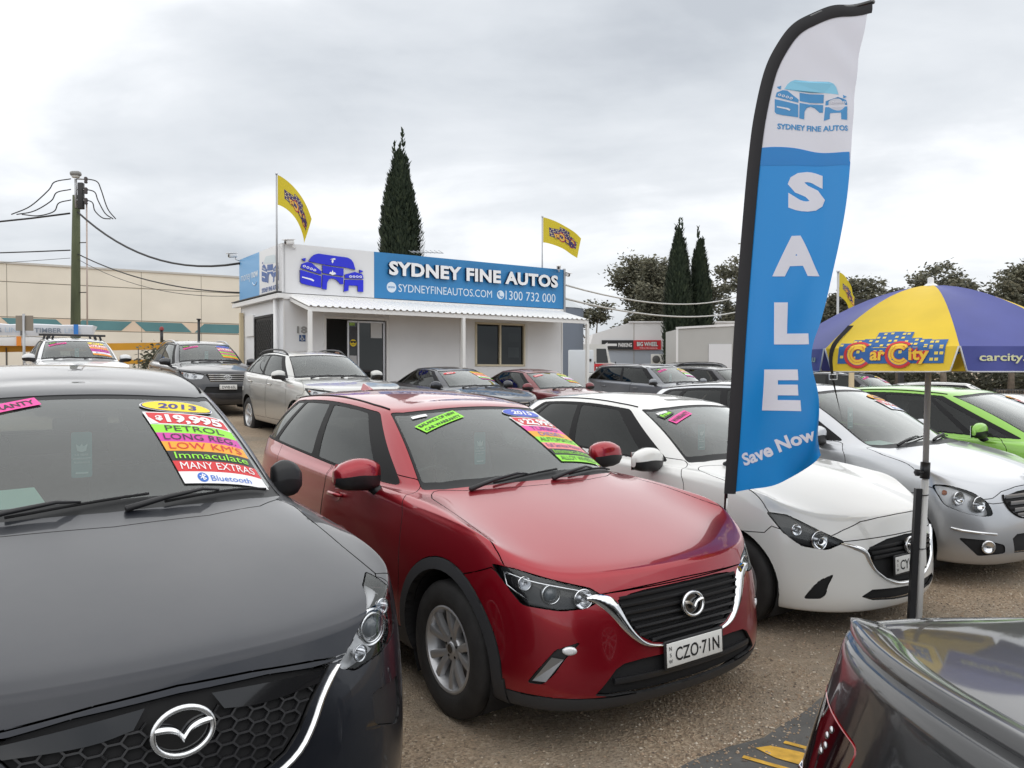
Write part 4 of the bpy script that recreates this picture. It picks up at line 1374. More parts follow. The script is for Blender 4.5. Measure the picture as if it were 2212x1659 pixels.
def black_car(loc, rz):
    c = Car('suv_car', 'dark graphite SUV nearest the camera with honeycomb grille and 2013 price stickers', loc, rz, BLACK_P, GROUPS['front'],
            fo=.92, wb=2.70, ro=.92, hw=.92, wr=.352, rim=.225, tw=.225, arch=.405,
            front=[(.06, .22), (.0, .30), (.01, .50), (.04, .70), (.115, .885)],
            side=[(.06, .23, .25), (.015, .36, .38), (.0, .56, .60), (.0, .80, .86), (.04, 1.00, 1.06)],
            rear=[(.10, .28), (.01, .40), (.0, .65), (.05, .88), (.14, 1.10)], x1=.03, x2=.14, x3=.36, y1=.40, y2=.66, y3=.80,
            cowl=(-.32, 1.145), cow_w=.765, header=(-1.13, 1.60), peak=1.745, rhead=(-3.15, 1.64), rglass=(-3.48, 1.22), belt=(1.10, 1.22), bw=.845, rw=.63,
            crown=.06, hcrown=.008, hedge=.06, hlift=.010, creases={1: .35, 5: {0: 1, 1: 1, 2: .5, 3: .3}, 6: {0: .3, 1: .3, 2: .4, 3: .5, 4: .5}, 8: .4, 10: .35},
            tweak={(7, 2): (0, 0, .030), (7, 3): (0, 0, .018), (6, 2): (0, 0, .014), (7, 0): (0, 0, -.006)})
    hl = rounded([Vector(q) for q in [(.785, .475, .772), (.746, .533, .818), (.672, .614, .886), (.552, .690, .938), (.450, .752, .958), (.505, .765, .935), (.533, .785, .882), (.565, .785, .807), (.620, .746, .772), (.703, .650, .756), (.772, .535, .745)]], .015, 2)
    hood = [(.812, -.06), (.812, 0), (.806, .20), (.788, .42), (.755, .54), (.675, .64), (.56, .725), (.45, .765), (.20, .745), (-.12, .735), (-.33, .745), (-.40, .70), (-.28, .58), (-.20, .35), (-.17, 0), (-.17, -.06)]
    g = sym([(0, .815), (.25, .808), (.445, .785), (.40, .742), (.365, .70), (.325, .640), (.28, .595), (.20, .558), (.10, .545), (0, .542)])
    def ing(y, z):
        y = abs(y); lim = [(0.542, .05), (.558, .20), (.595, .28), (.640, .325), (.70, .365), (.742, .40), (.775, .42)]
        if z < .55 or z > .765 - .02 * 0: return False
        for (za, ya), (zb, yb) in zip(lim, lim[1:]):
            if za <= z <= zb: return y < lerp(ya, yb, (z - za) / (zb - za)) - .012
        return False
    fog = [Vector(q) for q in [(.770, .60, .655), (.650, .755, .640), (.665, .765, .54), (.70, .73, .50), (.785, .60, .56)]]
    low = [sym([(0, .46), (.40, .46), (.52, .42), (.58, .34), (.50, .30), (0, .29)])]
    def extra(car, h_, s):
        mb = MB()
        q, n = car.hit((.60, .745 * s, .80), (-.80, -.60 * s, 0))
        dished(mb, q - n * .03, Vector((.75, .6 * s, .1)), [(.05, .0), (.045, .008), (.01, .012)], LAMPD, n=14, sx=1.3, sy=.5)
        mb.build('lamp_insert', h_)
    assemble(c, hood=hood, headlight=hl, grille=g, lower=low, fog=rounded(fog, .02, 2), fog_m=BLACK, hl_in=LAMPB, hl_off=-.05, hl_extra=extra, ws=(2.78, -.02, .965), edge=[(0, .836), (.20, .828), (.40, .810), (.470, .800), (.55, .80), (.68, .86), (.80, .90), (.95, .98)],
             dlo=dict(b=(3.55, 10.6), t=(3.5, 9.7), tb=.05, tt=.93, r=.04), wins=[(4.45, 6.85, 4.25, 6.45), (7.15, 9.15, 6.75, 8.55), (9.35, 10.4, 8.75, 9.4)], tint=(TINT, TINTD, TINTD),
             cladding=CLAD, clad_w=.06, sill=[(.48, .10), (.48, .36), (-3.1, .37), (-3.1, .10)], lip=[(1.1, .1), (1.1, .285), (.70, .30), (.38, .32), (.38, .1)],
             bumper=[(1.2, .0), (1.2, .84), (.70, .78), (.46, .955), (.36, .86), (.10, .80), (.10, 0)],
             doors=[[(-.52, .36), (-.47, .66), (-.50, 1.05), (-.60, 1.15), (-1.62, 1.22), (-1.64, 1.0), (-1.62, .36)], [(-1.64, .36), (-1.66, 1.22), (-2.65, 1.28), (-2.6, 1.0), (-2.38, .70), (-2.25, .5), (-2.2, .36)]],
             hl_bowls=[((.655, .672, .832), .044, 'proj'), ((.655, .672, .832), .064, 'ring'), ((.73, .575, .785), .026, 'bowl'), ((.575, .730, .875), .026, 'bowl')],
             mirror=dict(x=-.84, y=.895, z=1.135, paint_m=BLACK, size=(.10, .145, .19)), rims='five', alloy=ALLOY, paper=None)
    root = c.root; gp = child(c, 'grille_recess')
    hex_mesh(c, gp, ing, -.44, .44, .545, .775)
    # gloss panels above the honeycomb, with a notch for the emblem
    for s in (1, -1):
        mb = MB()
        q = [(.085, .800), (.43, .778), (.40, .748), (.22, .742), (.115, .755)]
        nx = 8
        top = [lerp(Vector(q[0] + (0,)), Vector(q[1] + (0,)), i / nx) for i in range(nx + 1)]; bot = smooth_curve([Vector(p_ + (0,)) for p_ in (q[4], q[3], q[2])], 4)
        vs = []
        for a, b in zip(top, bot):
            for pt, k in ((a, .006), (b, .004)):
                l_, n = c.hit((1, pt.x * s, pt.y), (-1, 0, 0)); vs.append(l_ + n * k)
            l_, n = c.hit((1, b.x * s, b.y), (-1, 0, 0)); vs.append(l_ - n * .02)
        fs = []
        for i in range(nx):
            for k in range(2):
                f = (i * 3 + k, i * 3 + 3 + k, i * 3 + 4 + k, i * 3 + 1 + k); fs.append(f if s < 0 else f[::-1])
        mb.add(vs, fs, GLOSSB, True); mb.build('grille_panel', gp, auto=40)
    half = [(.475, .778, .010), (.445, .752, .016), (.405, .705, .016), (.37, .645, .016), (.32, .585, .016), (.24, .545, .016), (.12, .528, .016), (0, .524, .016)]
    surf_strip(c, both(half), CHROME, 'chrome_wing', root, lift=(-.004, .014, .016, -.004))
    l_, n = c.hit((1, 0, .735), (-1, 0, 0)); wing_emblem(c, l_ + Vector((.016, .0, 0)), Vector((1, 0, .10)), .165)
    number_plate(c, (c.hit((1, 0, .42), (-1, 0, 0))[0].x + .012, 0, .42), (1, 0, .05), 'CTX·40B') if False else None
    mirror_patch(c, .62, .52, .13, .955); shark_fin(c, -2.9, BLACK_P)
    up = c.wsu; pos = c.win(0, .905); pos.y = .41
    sticker_stack(c, c.ws, pos, (0, 1, 0), up, [('PETROL', GRN, BLK, .072, NVY), ('LONG REG.', MAG, BLK, .072), ('LOW KM\'S', ORG, RED_, .074), ('Immaculate', BLK, GRN, .074), ('MANY EXTRAS', RED_, WHI, .076), ('Bluetooth', WHI, BTB, .082)],
                  w=.37, lean=-.13, year=('2013', YEL, NVY, (WHI, NVY)), price='19,995')
    pos = c.win(0, .84); pos.y = -.36
    slip(c, c.ws, pos, (0, 1, 0), up, ['FREE WARRANTY'], PNK, BLK, .40, .075, R(18))
    mb = MB(); rot = Matrix.Rotation(R(12), 3, 'Z') @ Matrix.Rotation(R(20), 3, 'Y')
    cx, cz = c.p['cowl']; mb.box((cx - .20, -.34, cz + .03), (.24, .30, .002), PAPER, rot); mb.build('paper_sheet', c.root)
    return c

# ---------------------------------------------------------------- white small hatchback
WHITE_P = paint('paint_white', (.74, .74, .72), metal=.0, rough=.35, dust=.06)
def white_car(loc, rz):
    c = Car('hatchback_car', 'pearl white small hatchback parked behind the feather flag pole with plate CYC', loc, rz, WHITE_P, GROUPS['front'],
            fo=.79, wb=2.57, ro=.70, hw=.8475, wr=.30, rim=.195, tw=.19, arch=.345,
            front=[(.05, .17), (.0, .25), (.01, .42), (.02, .60), (.10, .755)], side=[(.06, .18, .20), (.015, .29, .31), (.0, .48, .52), (.0, .70, .77), (.035, .90, .96)],
            rear=[(.08, .24), (.01, .34), (.0, .58), (.04, .80), (.12, 1.0)], x1=.04, x2=.16, x3=.36, y1=.38, y2=.62, y3=.78,
            cowl=(-.34, 1.03), cow_w=.69, header=(-1.08, 1.425), peak=1.505, rhead=(-2.76, 1.435), rglass=(-3.10, 1.06), belt=(.985, 1.10), bw=.77, rw=.545, crown=.055, hcrown=.025, hedge=.06, hlift=.012,
            creases={1: .35, 5: {0: .9, 1: .9, 2: .5, 3: .3}, 6: {0: .3, 1: .3, 2: .35, 3: .55, 4: .5}, 8: .4, 10: .35},
            tweak={(6, 3): (0, 0, .02), (6, 4): (0, 0, .025), (7, 3): (0, 0, .025), (7, 4): (0, 0, .025)})
    hl = rounded([Vector(q) for q in [(.265, .80, .785), (.38, .735, .775), (.536, .635, .690), (.645, .52, .622), (.585, .62, .575), (.467, .715, .592), (.373, .770, .665)]], .02, 3)
    hood = [(.655, -.06), (.655, 0), (.648, .18), (.61, .40), (.53, .60), (.44, .735), (.29, .79), (0, .775), (-.25, .75), (-.40, .70), (-.44, .65), (-.34, .5), (-.28, .3), (-.26, 0), (-.26, -.06)]
    g = sym([(0, .628), (.20, .618), (.345, .585), (.375, .565), (.36, .50), (.32, .44), (.24, .385), (.12, .348), (0, .340)])
    low = [sym([(0, .300), (.30, .315), (.36, .318), (.43, .282), (.35, .255), (.15, .235), (0, .228)])]
    fog = rounded([Vector(q) for q in [(.483, .712, .263), (.525, .685, .335), (.560, .655, .385), (.615, .595, .425), (.594, .625, .355), (.590, .635, .30), (.567, .650, .272)]], .02, 3)
    assemble(c, hood=rounded([Vector(q + (0,)) for q in hood], .04, 2), headlight=hl, grille=g, lower=low, fog=fog, edge=[(0, .752), (.20, .748), (.36, .735), (.50, .690), (.60, .645), (.75, .66), (.95, .74)],
             dlo=dict(b=(3.5, 10.2), t=(3.5, 9.3), tb=.05, tt=.93, r=.05), wins=[(4.35, 6.85, 4.2, 6.5), (7.1, 9.3, 6.75, 8.7), (9.5, 10.05, 8.85, 9.1)], tint=(TINT, TINTD, TINTD),
             bumper=[(1.1, .0), (1.1, .69), (.60, .62), (.30, .70), (.26, .655), (.10, .64), (.10, 0)],
             doors=[[(-.45, .28), (-.38, .55), (-.43, .90), (-.55, 1.03), (-1.50, 1.08), (-1.52, .9), (-1.50, .28)], [(-1.52, .28), (-1.53, 1.08), (-2.45, 1.15), (-2.42, .9), (-2.24, .62), (-2.15, .45), (-2.10, .28)]],
             hl_bowls=[((.545, .640, .632), .058, 'bowl'), ((.43, .72, .69), .036, 'bowl')], hl_in=LAMPD,
             mirror=dict(x=-.74, y=.885, z=1.025, paint_m=WHITE_P, size=(.16, .25, .18)), rims='ten', alloy=ALLOY, paper=dict(y=-.25, x=-.16, w=.26))
    root = c.root; gp = child(c, 'grille_recess')
    for i, z in enumerate((.575, .545, .515)): slat(c, gp, -.36 + .01 * i, .36 - .01 * i, z, z, BLACK, h=.010, arch=.008)
    half = [(.535, .612, .010), (.46, .588, .032), (.395, .556, .038), (.372, .50, .028), (.335, .44, .018), (.25, .378, .016), (.13, .336, .016), (0, .328, .016)]
    surf_strip(c, both(half), CHROME, 'chrome_wing', root)
    l_, n = c.hit((1, 0, .565), (-1, 0, 0)); wing_emblem(c, l_ + Vector((.014, 0, 0)), Vector((1, 0, .12)), .135)
    number_plate(c, (c.hit((1, 0, .455), (-1, 0, 0))[0].x + .012, 0, .455), (1, 0, .03), 'CYC·47L')
    mirror_patch(c)
    up = c.wsu; pos = c.win(0, .80); pos.y = -.40
    slip(c, c.ws, pos + up * .055 + Vector((0, -.02, 0)), (0, 1, 0), up, ['Free'], BLK, GRN, .14, .075, R(18))
    slip(c, c.ws, pos + Vector((0, .07, 0)) - up * .02, (0, 1, 0), up, ['WARRANTY'], PNK, BLK, .27, .075, R(20))
    pos = c.win(0, .90); pos.y = -.43; slip(c, c.ws, pos, (0, 1, 0), up, [' '], WHI, NVY, .10, .03, 0, name='registration_label')
    return c

# ---------------------------------------------------------------- silver compact people mover
SILVER_P = paint('paint_silver', (.50, .515, .54), metal=.75, rough=.30, dust=.05)
def silver_car(loc, rz):
    c = Car('people_mover_car', 'silver compact people mover with large clear headlight beside the green car', loc, rz, SILVER_P, GROUPS['front'],
            fo=.80, wb=2.778, ro=.695, hw=.8885, wr=.315, rim=.205, tw=.205, arch=.36,
            front=[(.06, .18), (.0, .26), (.0, .44), (.03, .62), (.12, .81)], side=[(.06, .19, .21), (.015, .30, .32), (.0, .50, .54), (.0, .74, .80), (.04, .95, 1.0)],
            rear=[(.08, .26), (.01, .36), (.0, .60), (.03, .84), (.10, 1.06)], x1=.03, x2=.12, x3=.33, y1=.40, y2=.66, y3=.81,
            cowl=(-.16, 1.06), cow_w=.72, header=(-1.02, 1.53), peak=1.605, rhead=(-3.05, 1.52), rglass=(-3.38, 1.12), belt=(1.05, 1.15), bw=.81, rw=.59, crown=.055, hcrown=.035)
    hl = rounded([Vector(q) for q in [(.313, .845, .795), (.421, .790, .795), (.549, .690, .750), (.630, .610, .675), (.668, .595, .575), (.62, .66, .567), (.543, .745, .584), (.409, .829, .640)]], .04, 3)
    hood = [(.70, -.06), (.70, 0), (.69, .25), (.655, .47), (.56, .68), (.42, .81), (.30, .85), (.13, .835), (-.11, .815), (-.30, .76), (-.20, .60), (-.09, .3), (-.06, 0), (-.06, -.06)]
    g = sym([(0, .742), (.25, .735), (.40, .715), (.45, .69), (.43, .62), (.36, .565), (.25, .545), (0, .54)])
    low = [sym([(0, .42), (.40, .42), (.45, .39), (.42, .28), (0, .26)])]
    fog = rounded([Vector(q) for q in [(.50, .79, .395), (.644, .670, .385), (.715, .53, .345), (.72, .52, .285), (.60, .70, .265)]], .02, 3)
    assemble(c, hood=rounded([Vector(q + (0,)) for q in hood], .04, 2), headlight=hl, grille=g, lower=low, fog=fog, hl_in=LAMPB, hl_off=-.055, ws=(2.75, -.10, .965), edge=[(0, .775), (.25, .770), (.45, .745), (.56, .70), (.68, .69), (.80, .71), (.95, .80)],
             dlo=dict(b=(3.5, 10.6), t=(3.5, 9.7), tb=.05, tt=.93, r=.04), wins=[(4.6, 6.85, 4.3, 6.45), (7.1, 9.0, 6.75, 8.5), (9.2, 10.4, 8.7, 9.4)], tint=(TINT, TINT, TINTD),
             bumper=[(1.1, .0), (1.1, .715), (.65, .66), (.30, .79), (.22, .72), (.10, .70), (.10, 0)],
             doors=[[(-.45, .29), (-.40, .55), (-.42, .95), (-.50, 1.06), (-1.52, 1.14), (-1.54, .9), (-1.52, .29)], [(-1.54, .29), (-1.55, 1.14), (-2.6, 1.2), (-2.55, .95), (-2.42, .66), (-2.35, .45), (-2.30, .29)]],
             hl_bowls=[((.60, .665, .66), .060, 'bowl'), ((.48, .76, .70), .05, 'bowl'), ((.40, .81, .74), .022, 'amber')],
             mirror=dict(x=-.68, y=.90, z=1.115, paint_m=SILVER_P, size=(.14, .21, .16)), rims='ten', alloy=ALLOYL, paper=dict(y=-.32, x=-.25, w=.34))
    root = c.root; gp = child(c, 'grille_recess')
    for i, z in enumerate((.705, .655, .605, .565)): slat(c, gp, -.43 + .02 * i, .43 - .02 * i, z, z, SATIN, h=.014, out=.008)
    surf_strip(c, both([(.45, .72, .014), (.465, .68, .014), (.44, .61, .014), (.36, .555, .014), (.25, .535, .014), (0, .53, .014)]), SILVER_P, 'grille_frame', root)
    l_, n = c.hit((.64, 0, 1), (0, 0, -1)); ring_emblem(c, l_ + n * .004, n, .06, 'star')
    for s in (1, -1):
        mb = MB(); q, n = c.hit((.655, .655 * s, .335), (-.8, -.6 * s, 0)); dished(mb, q + n * .004, n, [(.05, -.01), (.052, .008), (.042, .010), (.03, -.005), (.01, -.012)], LAMPS, n=18); mb.build('fog_lamp', root)
        mb = MB(); pts = [c.hit((x, y * s, z), (-.8, -.6 * s, 0)) for x, y, z in ((.456, .82, .470), (.52, .78, .455), (.60, .72, .445), (.69, .60, .432))]
        mb.tube([q + n * .006 for q, n in pts], .011, CHROME, n=6); mb.build('bumper_strip', root)
    number_plate(c, (c.hit((1, 0, .47), (-1, 0, 0))[0].x + .012, 0, .47), (1, 0, .03), 'BXR·36K') if False else None
    # black scuttle vent under the windscreen
    up = c.wsu; pos = c.win(0, .86); pos.y = .36
    sticker_stack(c, c.ws, pos, (0, 1, 0), up, [('Bluetooth', WHI, BTB, .07)], w=.34, lean=-.15, year=('2010', sk('gold', (.80, .42, .02)), NVY, (ORG, ORG)), price='9,995')
    return c

# ---------------------------------------------------------------- green tall hatchback
GREEN_P = paint('paint_green', (.20, .46, .035), metal=.25, rough=.32, dust=.04)
def green_car(loc, rz):
    c = Car('hatchback_car', 'lime green tall hatchback with green door mirror beside the umbrella pole', loc, rz, GREEN_P, GROUPS['front'],
            fo=.80, wb=2.50, ro=.60, hw=.8475, wr=.30, rim=.195, tw=.185, arch=.34, level=2,
            front=[(.06, .17), (.0, .25), (.0, .42), (.03, .60), (.14, .78)], side=[(.06, .18, .20), (.015, .30, .32), (.0, .50, .54), (.0, .74, .80), (.035, .95, 1.0)],
            rear=[(.08, .24), (.01, .34), (.0, .58), (.03, .84), (.08, 1.06)], cowl=(.02, 1.02), cow_w=.70, header=(-.98, 1.475), peak=1.535, rhead=(-2.72, 1.46), rglass=(-3.0, 1.08),
            belt=(1.0, 1.10), bw=.78, rw=.555, crown=.05, hcrown=.03)
    generic_front(c, hl_in=LAMPB)
    kw = c.auto
    assemble(c, dlo=dict(b=(3.35, 10.4), t=(3.5, 9.6), tb=.05, tt=.93, r=.03), wins=[(3.75, 4.9, 4.0, 4.15), (5.15, 7.1, 4.45, 6.6), (7.35, 9.9, 6.9, 9.2)], tint=(TINT, TINT, TINTD),
             doors=[[(-.40, .28), (-.36, .55), (-.40, .95), (-.50, 1.03), (-1.52, 1.09), (-1.54, .9), (-1.50, .28)], [(-1.55, .28), (-1.56, 1.09), (-2.4, 1.15), (-2.35, .9), (-2.15, .62), (-2.08, .45), (-2.02, .28)]],
             mirror=dict(x=-.62, y=.90, z=1.085, paint_m=GREEN_P, size=(.13, .21, .16)), rims='cover', alloy=ALLOYL, paper=dict(y=.2, x=-.3), wiper=True, tag_=False, **kw)
    up = c.wsu; pos = c.win(0, .90); pos.y = .36
    sticker_stack(c, c.ws, pos, (0, 1, 0), up, [('AUTOMATIC', GRN, BLK, .07)], w=.34, lean=-.15, year=('2011', sk('gold', (.80, .42, .02)), NVY, (ORG, ORG)), price='8,995')
    return c

# ---------------------------------------------------------------- generic front and back-row cars
def generic_front(c, hl_in=LAMPD, lampw=1.0, gh=.15, gw=.40, chrome=None):
    p = c.p; fo = p['fo']; kw = p['hw'] / .88; z5 = p['front'][4][1]; cx, cz = p['cowl']; d5 = p['front'][4][0]
    x_ = lambda v: fo - v
    hl = [Vector(q) for q in [(x_(.10), .47 * kw, z5 - .05), (x_(.10), .50 * kw, z5 - .15), (x_(.24), .68 * kw, z5 - .165), (x_(.38), .79 * kw, z5 - .13), (x_(.54), .86 * kw, z5 + .015), (x_(.42), .79 * kw, z5 + .01), (x_(.24), .62 * kw, z5 - .015)]]
    hood = [(x_(d5 + .035), -.06), (x_(d5 + .035), 0), (x_(d5 + .05), .25), (x_(d5 + .10), .45), (x_(d5 + .20), .66), (x_(.42), .80 * kw), (x_(.56), .85 * kw), (.0, .775), (min(-.2, cx), .745), (cx - .05, .70), (cx - .02, .55), (cx + .06, .3), (cx + .09, 0), (cx + .09, -.06)]
    g = sym([(0, z5 - .045), (gw, z5 - .05), (gw + .02, z5 - .08), (gw - .06, z5 - .045 - gh), (0, z5 - .05 - gh)])
    low = [sym([(0, z5 - .33), (.45, z5 - .33), (.52, z5 - .45), (0, z5 - .47)])]
    c.auto = dict(edge=[(0, z5 - .02), (.44, z5 - .03), (.54, z5 - .08), (.70, z5 - .07), (.95, z5 + .0)], headlight=rounded(hl, .03, 2), hood=rounded([Vector(q + (0,)) for q in hood], .03, 2), grille=g, lower=low, hl_in=hl_in,
                  bumper=[(1.4, .0), (1.4, z5 - .06), (fo - .2, z5 - .09), (fo - .54, z5), (.30, z5 - .1), (.10, z5 - .12), (.10, 0)],
                  hl_bowls=[((x_(.22), .62 * kw, z5 - .085), .048, 'bowl'), ((x_(.36), .74 * kw, z5 - .07), .04, 'bowl'), ((x_(.46), .81 * kw, z5 - .03), .018, 'amber')])
    c.gz = (z5 - .045, z5 - .045 - gh, gw)
    return c.auto
def back_car(name, label, loc, rz, P, spec, stick=None, mirror_m=None, emblem=None, slats=4, slat_m=None, rims='five', alloy=None, plate=None, dlo_m=None, left_slip=None, tint=None,
             rails=None, wins=None, z=0.0, pitch=0.0, paper=None, hl_in=LAMPD, dlo=None, tag_=True, seat_col=None, lv=2, oval=None, shout=None):
    sp = dict(level=lv); sp.update(spec); c = Car(name, label, loc, rz, P, GROUPS['back'], **sp)
    c.root.location.z = z; c.root.rotation_euler = (0, pitch, rz)
    p = c.p; generic_front(c, hl_in=hl_in, gh=p.get('gh', .15), gw=p.get('gw', .40))
    b0, b1 = p['belt']; wb = p['wb']; xd = p['cowl'][0] - .14; xb = (xd - wb + .35) / 2 - .12
    zs = p['side'][1][1]
    doors = [[(xd, zs), (xd + .06, zs + .3), (xd + .02, b0 - .06), (xd - .10, b0 + .06), (xb, b0 + .10), (xb - .01, zs)],
             [(xb - .02, zs), (xb - .02, b0 + .1), (-wb - .02, b1 + .08), (-wb + .06, b1 - .16), (-wb + .32, zs + .36), (-wb + .46, zs)]]
    md = dict(x=p['cowl'][0] - .38, y=p['hw'] + .03, z=b0 + .075, paint_m=mirror_m or P, size=(.14, .22, .17))
    assemble(c, dlo=dlo or dict(b=(3.55, 10.5), t=(3.5, 9.6), tb=.05, tt=.93, r=.03), wins=wins or [(4.35, 6.85, 4.2, 6.5), (7.1, 9.05, 6.75, 8.5), (9.25, 10.35, 8.7, 9.35)], tint=tint or (TINT, TINTD, TINTD),
             doors=doors, mirror=md, rims=rims, alloy=alloy, dlo_m=dlo_m, tag_=tag_, paper=paper, seat_col=seat_col, **c.auto)
    gp = child(c, 'grille_recess'); z1, z0, gw = c.gz
    for i in range(slats):
        zz = lerp(z1 - .02, z0 + .02, i / max(1, slats - 1)); slat(c, gp, -gw + .02 + .012 * i, gw - .02 - .012 * i, zz, zz, slat_m or SATIN, h=.012, n=8)
    if emblem: l_, n = c.hit((2, 0, (z0 + z1) / 2), (-1, 0, 0)); ring_emblem(c, l_ + Vector((.016, 0, 0)), (1, 0, .1), .16, emblem)
    if plate: zz = z0 - .12; number_plate(c, (c.hit((2, 0, zz), (-1, 0, 0))[0].x + .014, 0, zz), (1, 0, .02), plate)
    up = c.wsu
    if stick:
        pos = c.win(0, .90); pos.y = stick.get('y', .36)
        sticker_stack(c, c.ws, pos, (0, 1, 0), up, stick['rows'], w=stick.get('w', .36), lean=-.15, year=stick.get('year'), price=stick.get('price'))
    if left_slip:
        pos = c.win(0, .80); pos.y = -.40
        slip(c, c.ws, pos + up * .06 + Vector((0, -.06, 0)), (0, 1, 0), up, ['Free'], BLK, GRN, .15, .07, R(14))
        slip(c, c.ws, pos + Vector((0, .03, 0)) - up * .01, (0, 1, 0), up, ['WARRANTY'], PNK, BLK, .34, .07, R(14))
    if rails: roof_rails(c, *rails[:3], **(rails[3] if len(rails) > 3 else {}))
    if oval: pos = c.win(0, .88); pos.y = -.36; sticker_stack(c, c.ws, pos, (0, 1, 0), up, [], w=.34, year=oval)
    if shout: pos = c.win(0, .80); pos.y = -.36; slip(c, c.ws, pos, (0, 1, 0), up, [shout], RED_, WHI, .26, .085, R(10))
    return c
# ================================================================== setting
LFT, BCK, FWD = Vector((.819, .574, 0)), Vector((-.574, .819, 0)), Vector((.574, -.819, 0))
HEAD = R(-55.0)
def smooth01(t): t = max(0, min(1, t)); return t * t * (3 - 2 * t)
def gz(x, y):
    """the yard rises gently towards the back left"""
    return smooth01((y - 6.5) / 7.0) * max(-.25, min(1.3, -.048 * x + .0265 * y - .08))
def gravel_mat():
    m, nt, b, out = _nodes('gravel'); N, L = nt.nodes, nt.links
    tc = N.new('ShaderNodeTexCoord'); v = tc.outputs['Object']
    def noise(s, d=6, r=.6):
        n = N.new('ShaderNodeTexNoise'); n.inputs['Scale'].default_value = s; n.inputs['Detail'].default_value = d; n.inputs['Roughness'].default_value = r
        L.new(v, n.inputs['Vector']); return n.outputs['Fac']
    def ramp(f, *st):
        r = N.new('ShaderNodeValToRGB'); e = r.color_ramp.elements
        e[0].position, e[0].color = st[0][0], tuple(st[0][1]) + (1,); e[1].position, e[1].color = st[-1][0], tuple(st[-1][1]) + (1,)
        for p_, c_ in st[1:-1]: q = e.new(p_); q.color = tuple(c_) + (1,)
        L.new(f, r.inputs[0]); return r.outputs[0]
    def mix(f, a, c, mode='MIX'):
        x = N.new('ShaderNodeMixRGB'); x.blend_type = mode
        if isinstance(f, float): x.inputs[0].default_value = f
        else: L.new(f, x.inputs[0])
        L.new(a, x.inputs[1]); L.new(c, x.inputs[2]); return x.outputs[0]
    vo = N.new('ShaderNodeTexVoronoi'); vo.inputs['Scale'].default_value = 85; L.new(v, vo.inputs['Vector'])
    stones = ramp(vo.outputs['Color'], (.0, (.18, .14, .10)), (.35, (.35, .265, .185)), (.7, (.50, .39, .28)), (1, (.66, .56, .44)))
    dirt = ramp(noise(14, 8, .7), (.3, (.27, .22, .165)), (.7, (.42, .355, .28)))
    msk = N.new('ShaderNodeMapRange'); msk.inputs[1].default_value = .42; msk.inputs[2].default_value = .60; L.new(noise(.9, 5, .6), msk.inputs[0])
    col = mix(msk.outputs[0], stones, dirt)
    big = ramp(noise(.35, 4), (.3, (.62, .61, .60)), (.7, (1.10, 1.08, 1.04)))
    col = mix(1.0, col, big, 'MULTIPLY')
    L.new(col, b.inputs['Base Color']); b.inputs['Roughness'].default_value = .95
    bp = N.new('ShaderNodeBump'); bp.inputs['Strength'].default_value = .8; bp.inputs['Distance'].default_value = .012
    L.new(vo.outputs['Distance'], bp.inputs['Height']); bp2 = N.new('ShaderNodeBump'); bp2.inputs['Strength'].default_value = .4; bp2.inputs['Distance'].default_value = .02
    L.new(noise(30, 6), bp2.inputs['Height']); L.new(bp.outputs[0], bp2.inputs['Normal']); L.new(bp2.outputs[0], b.inputs['Normal'])
    return m
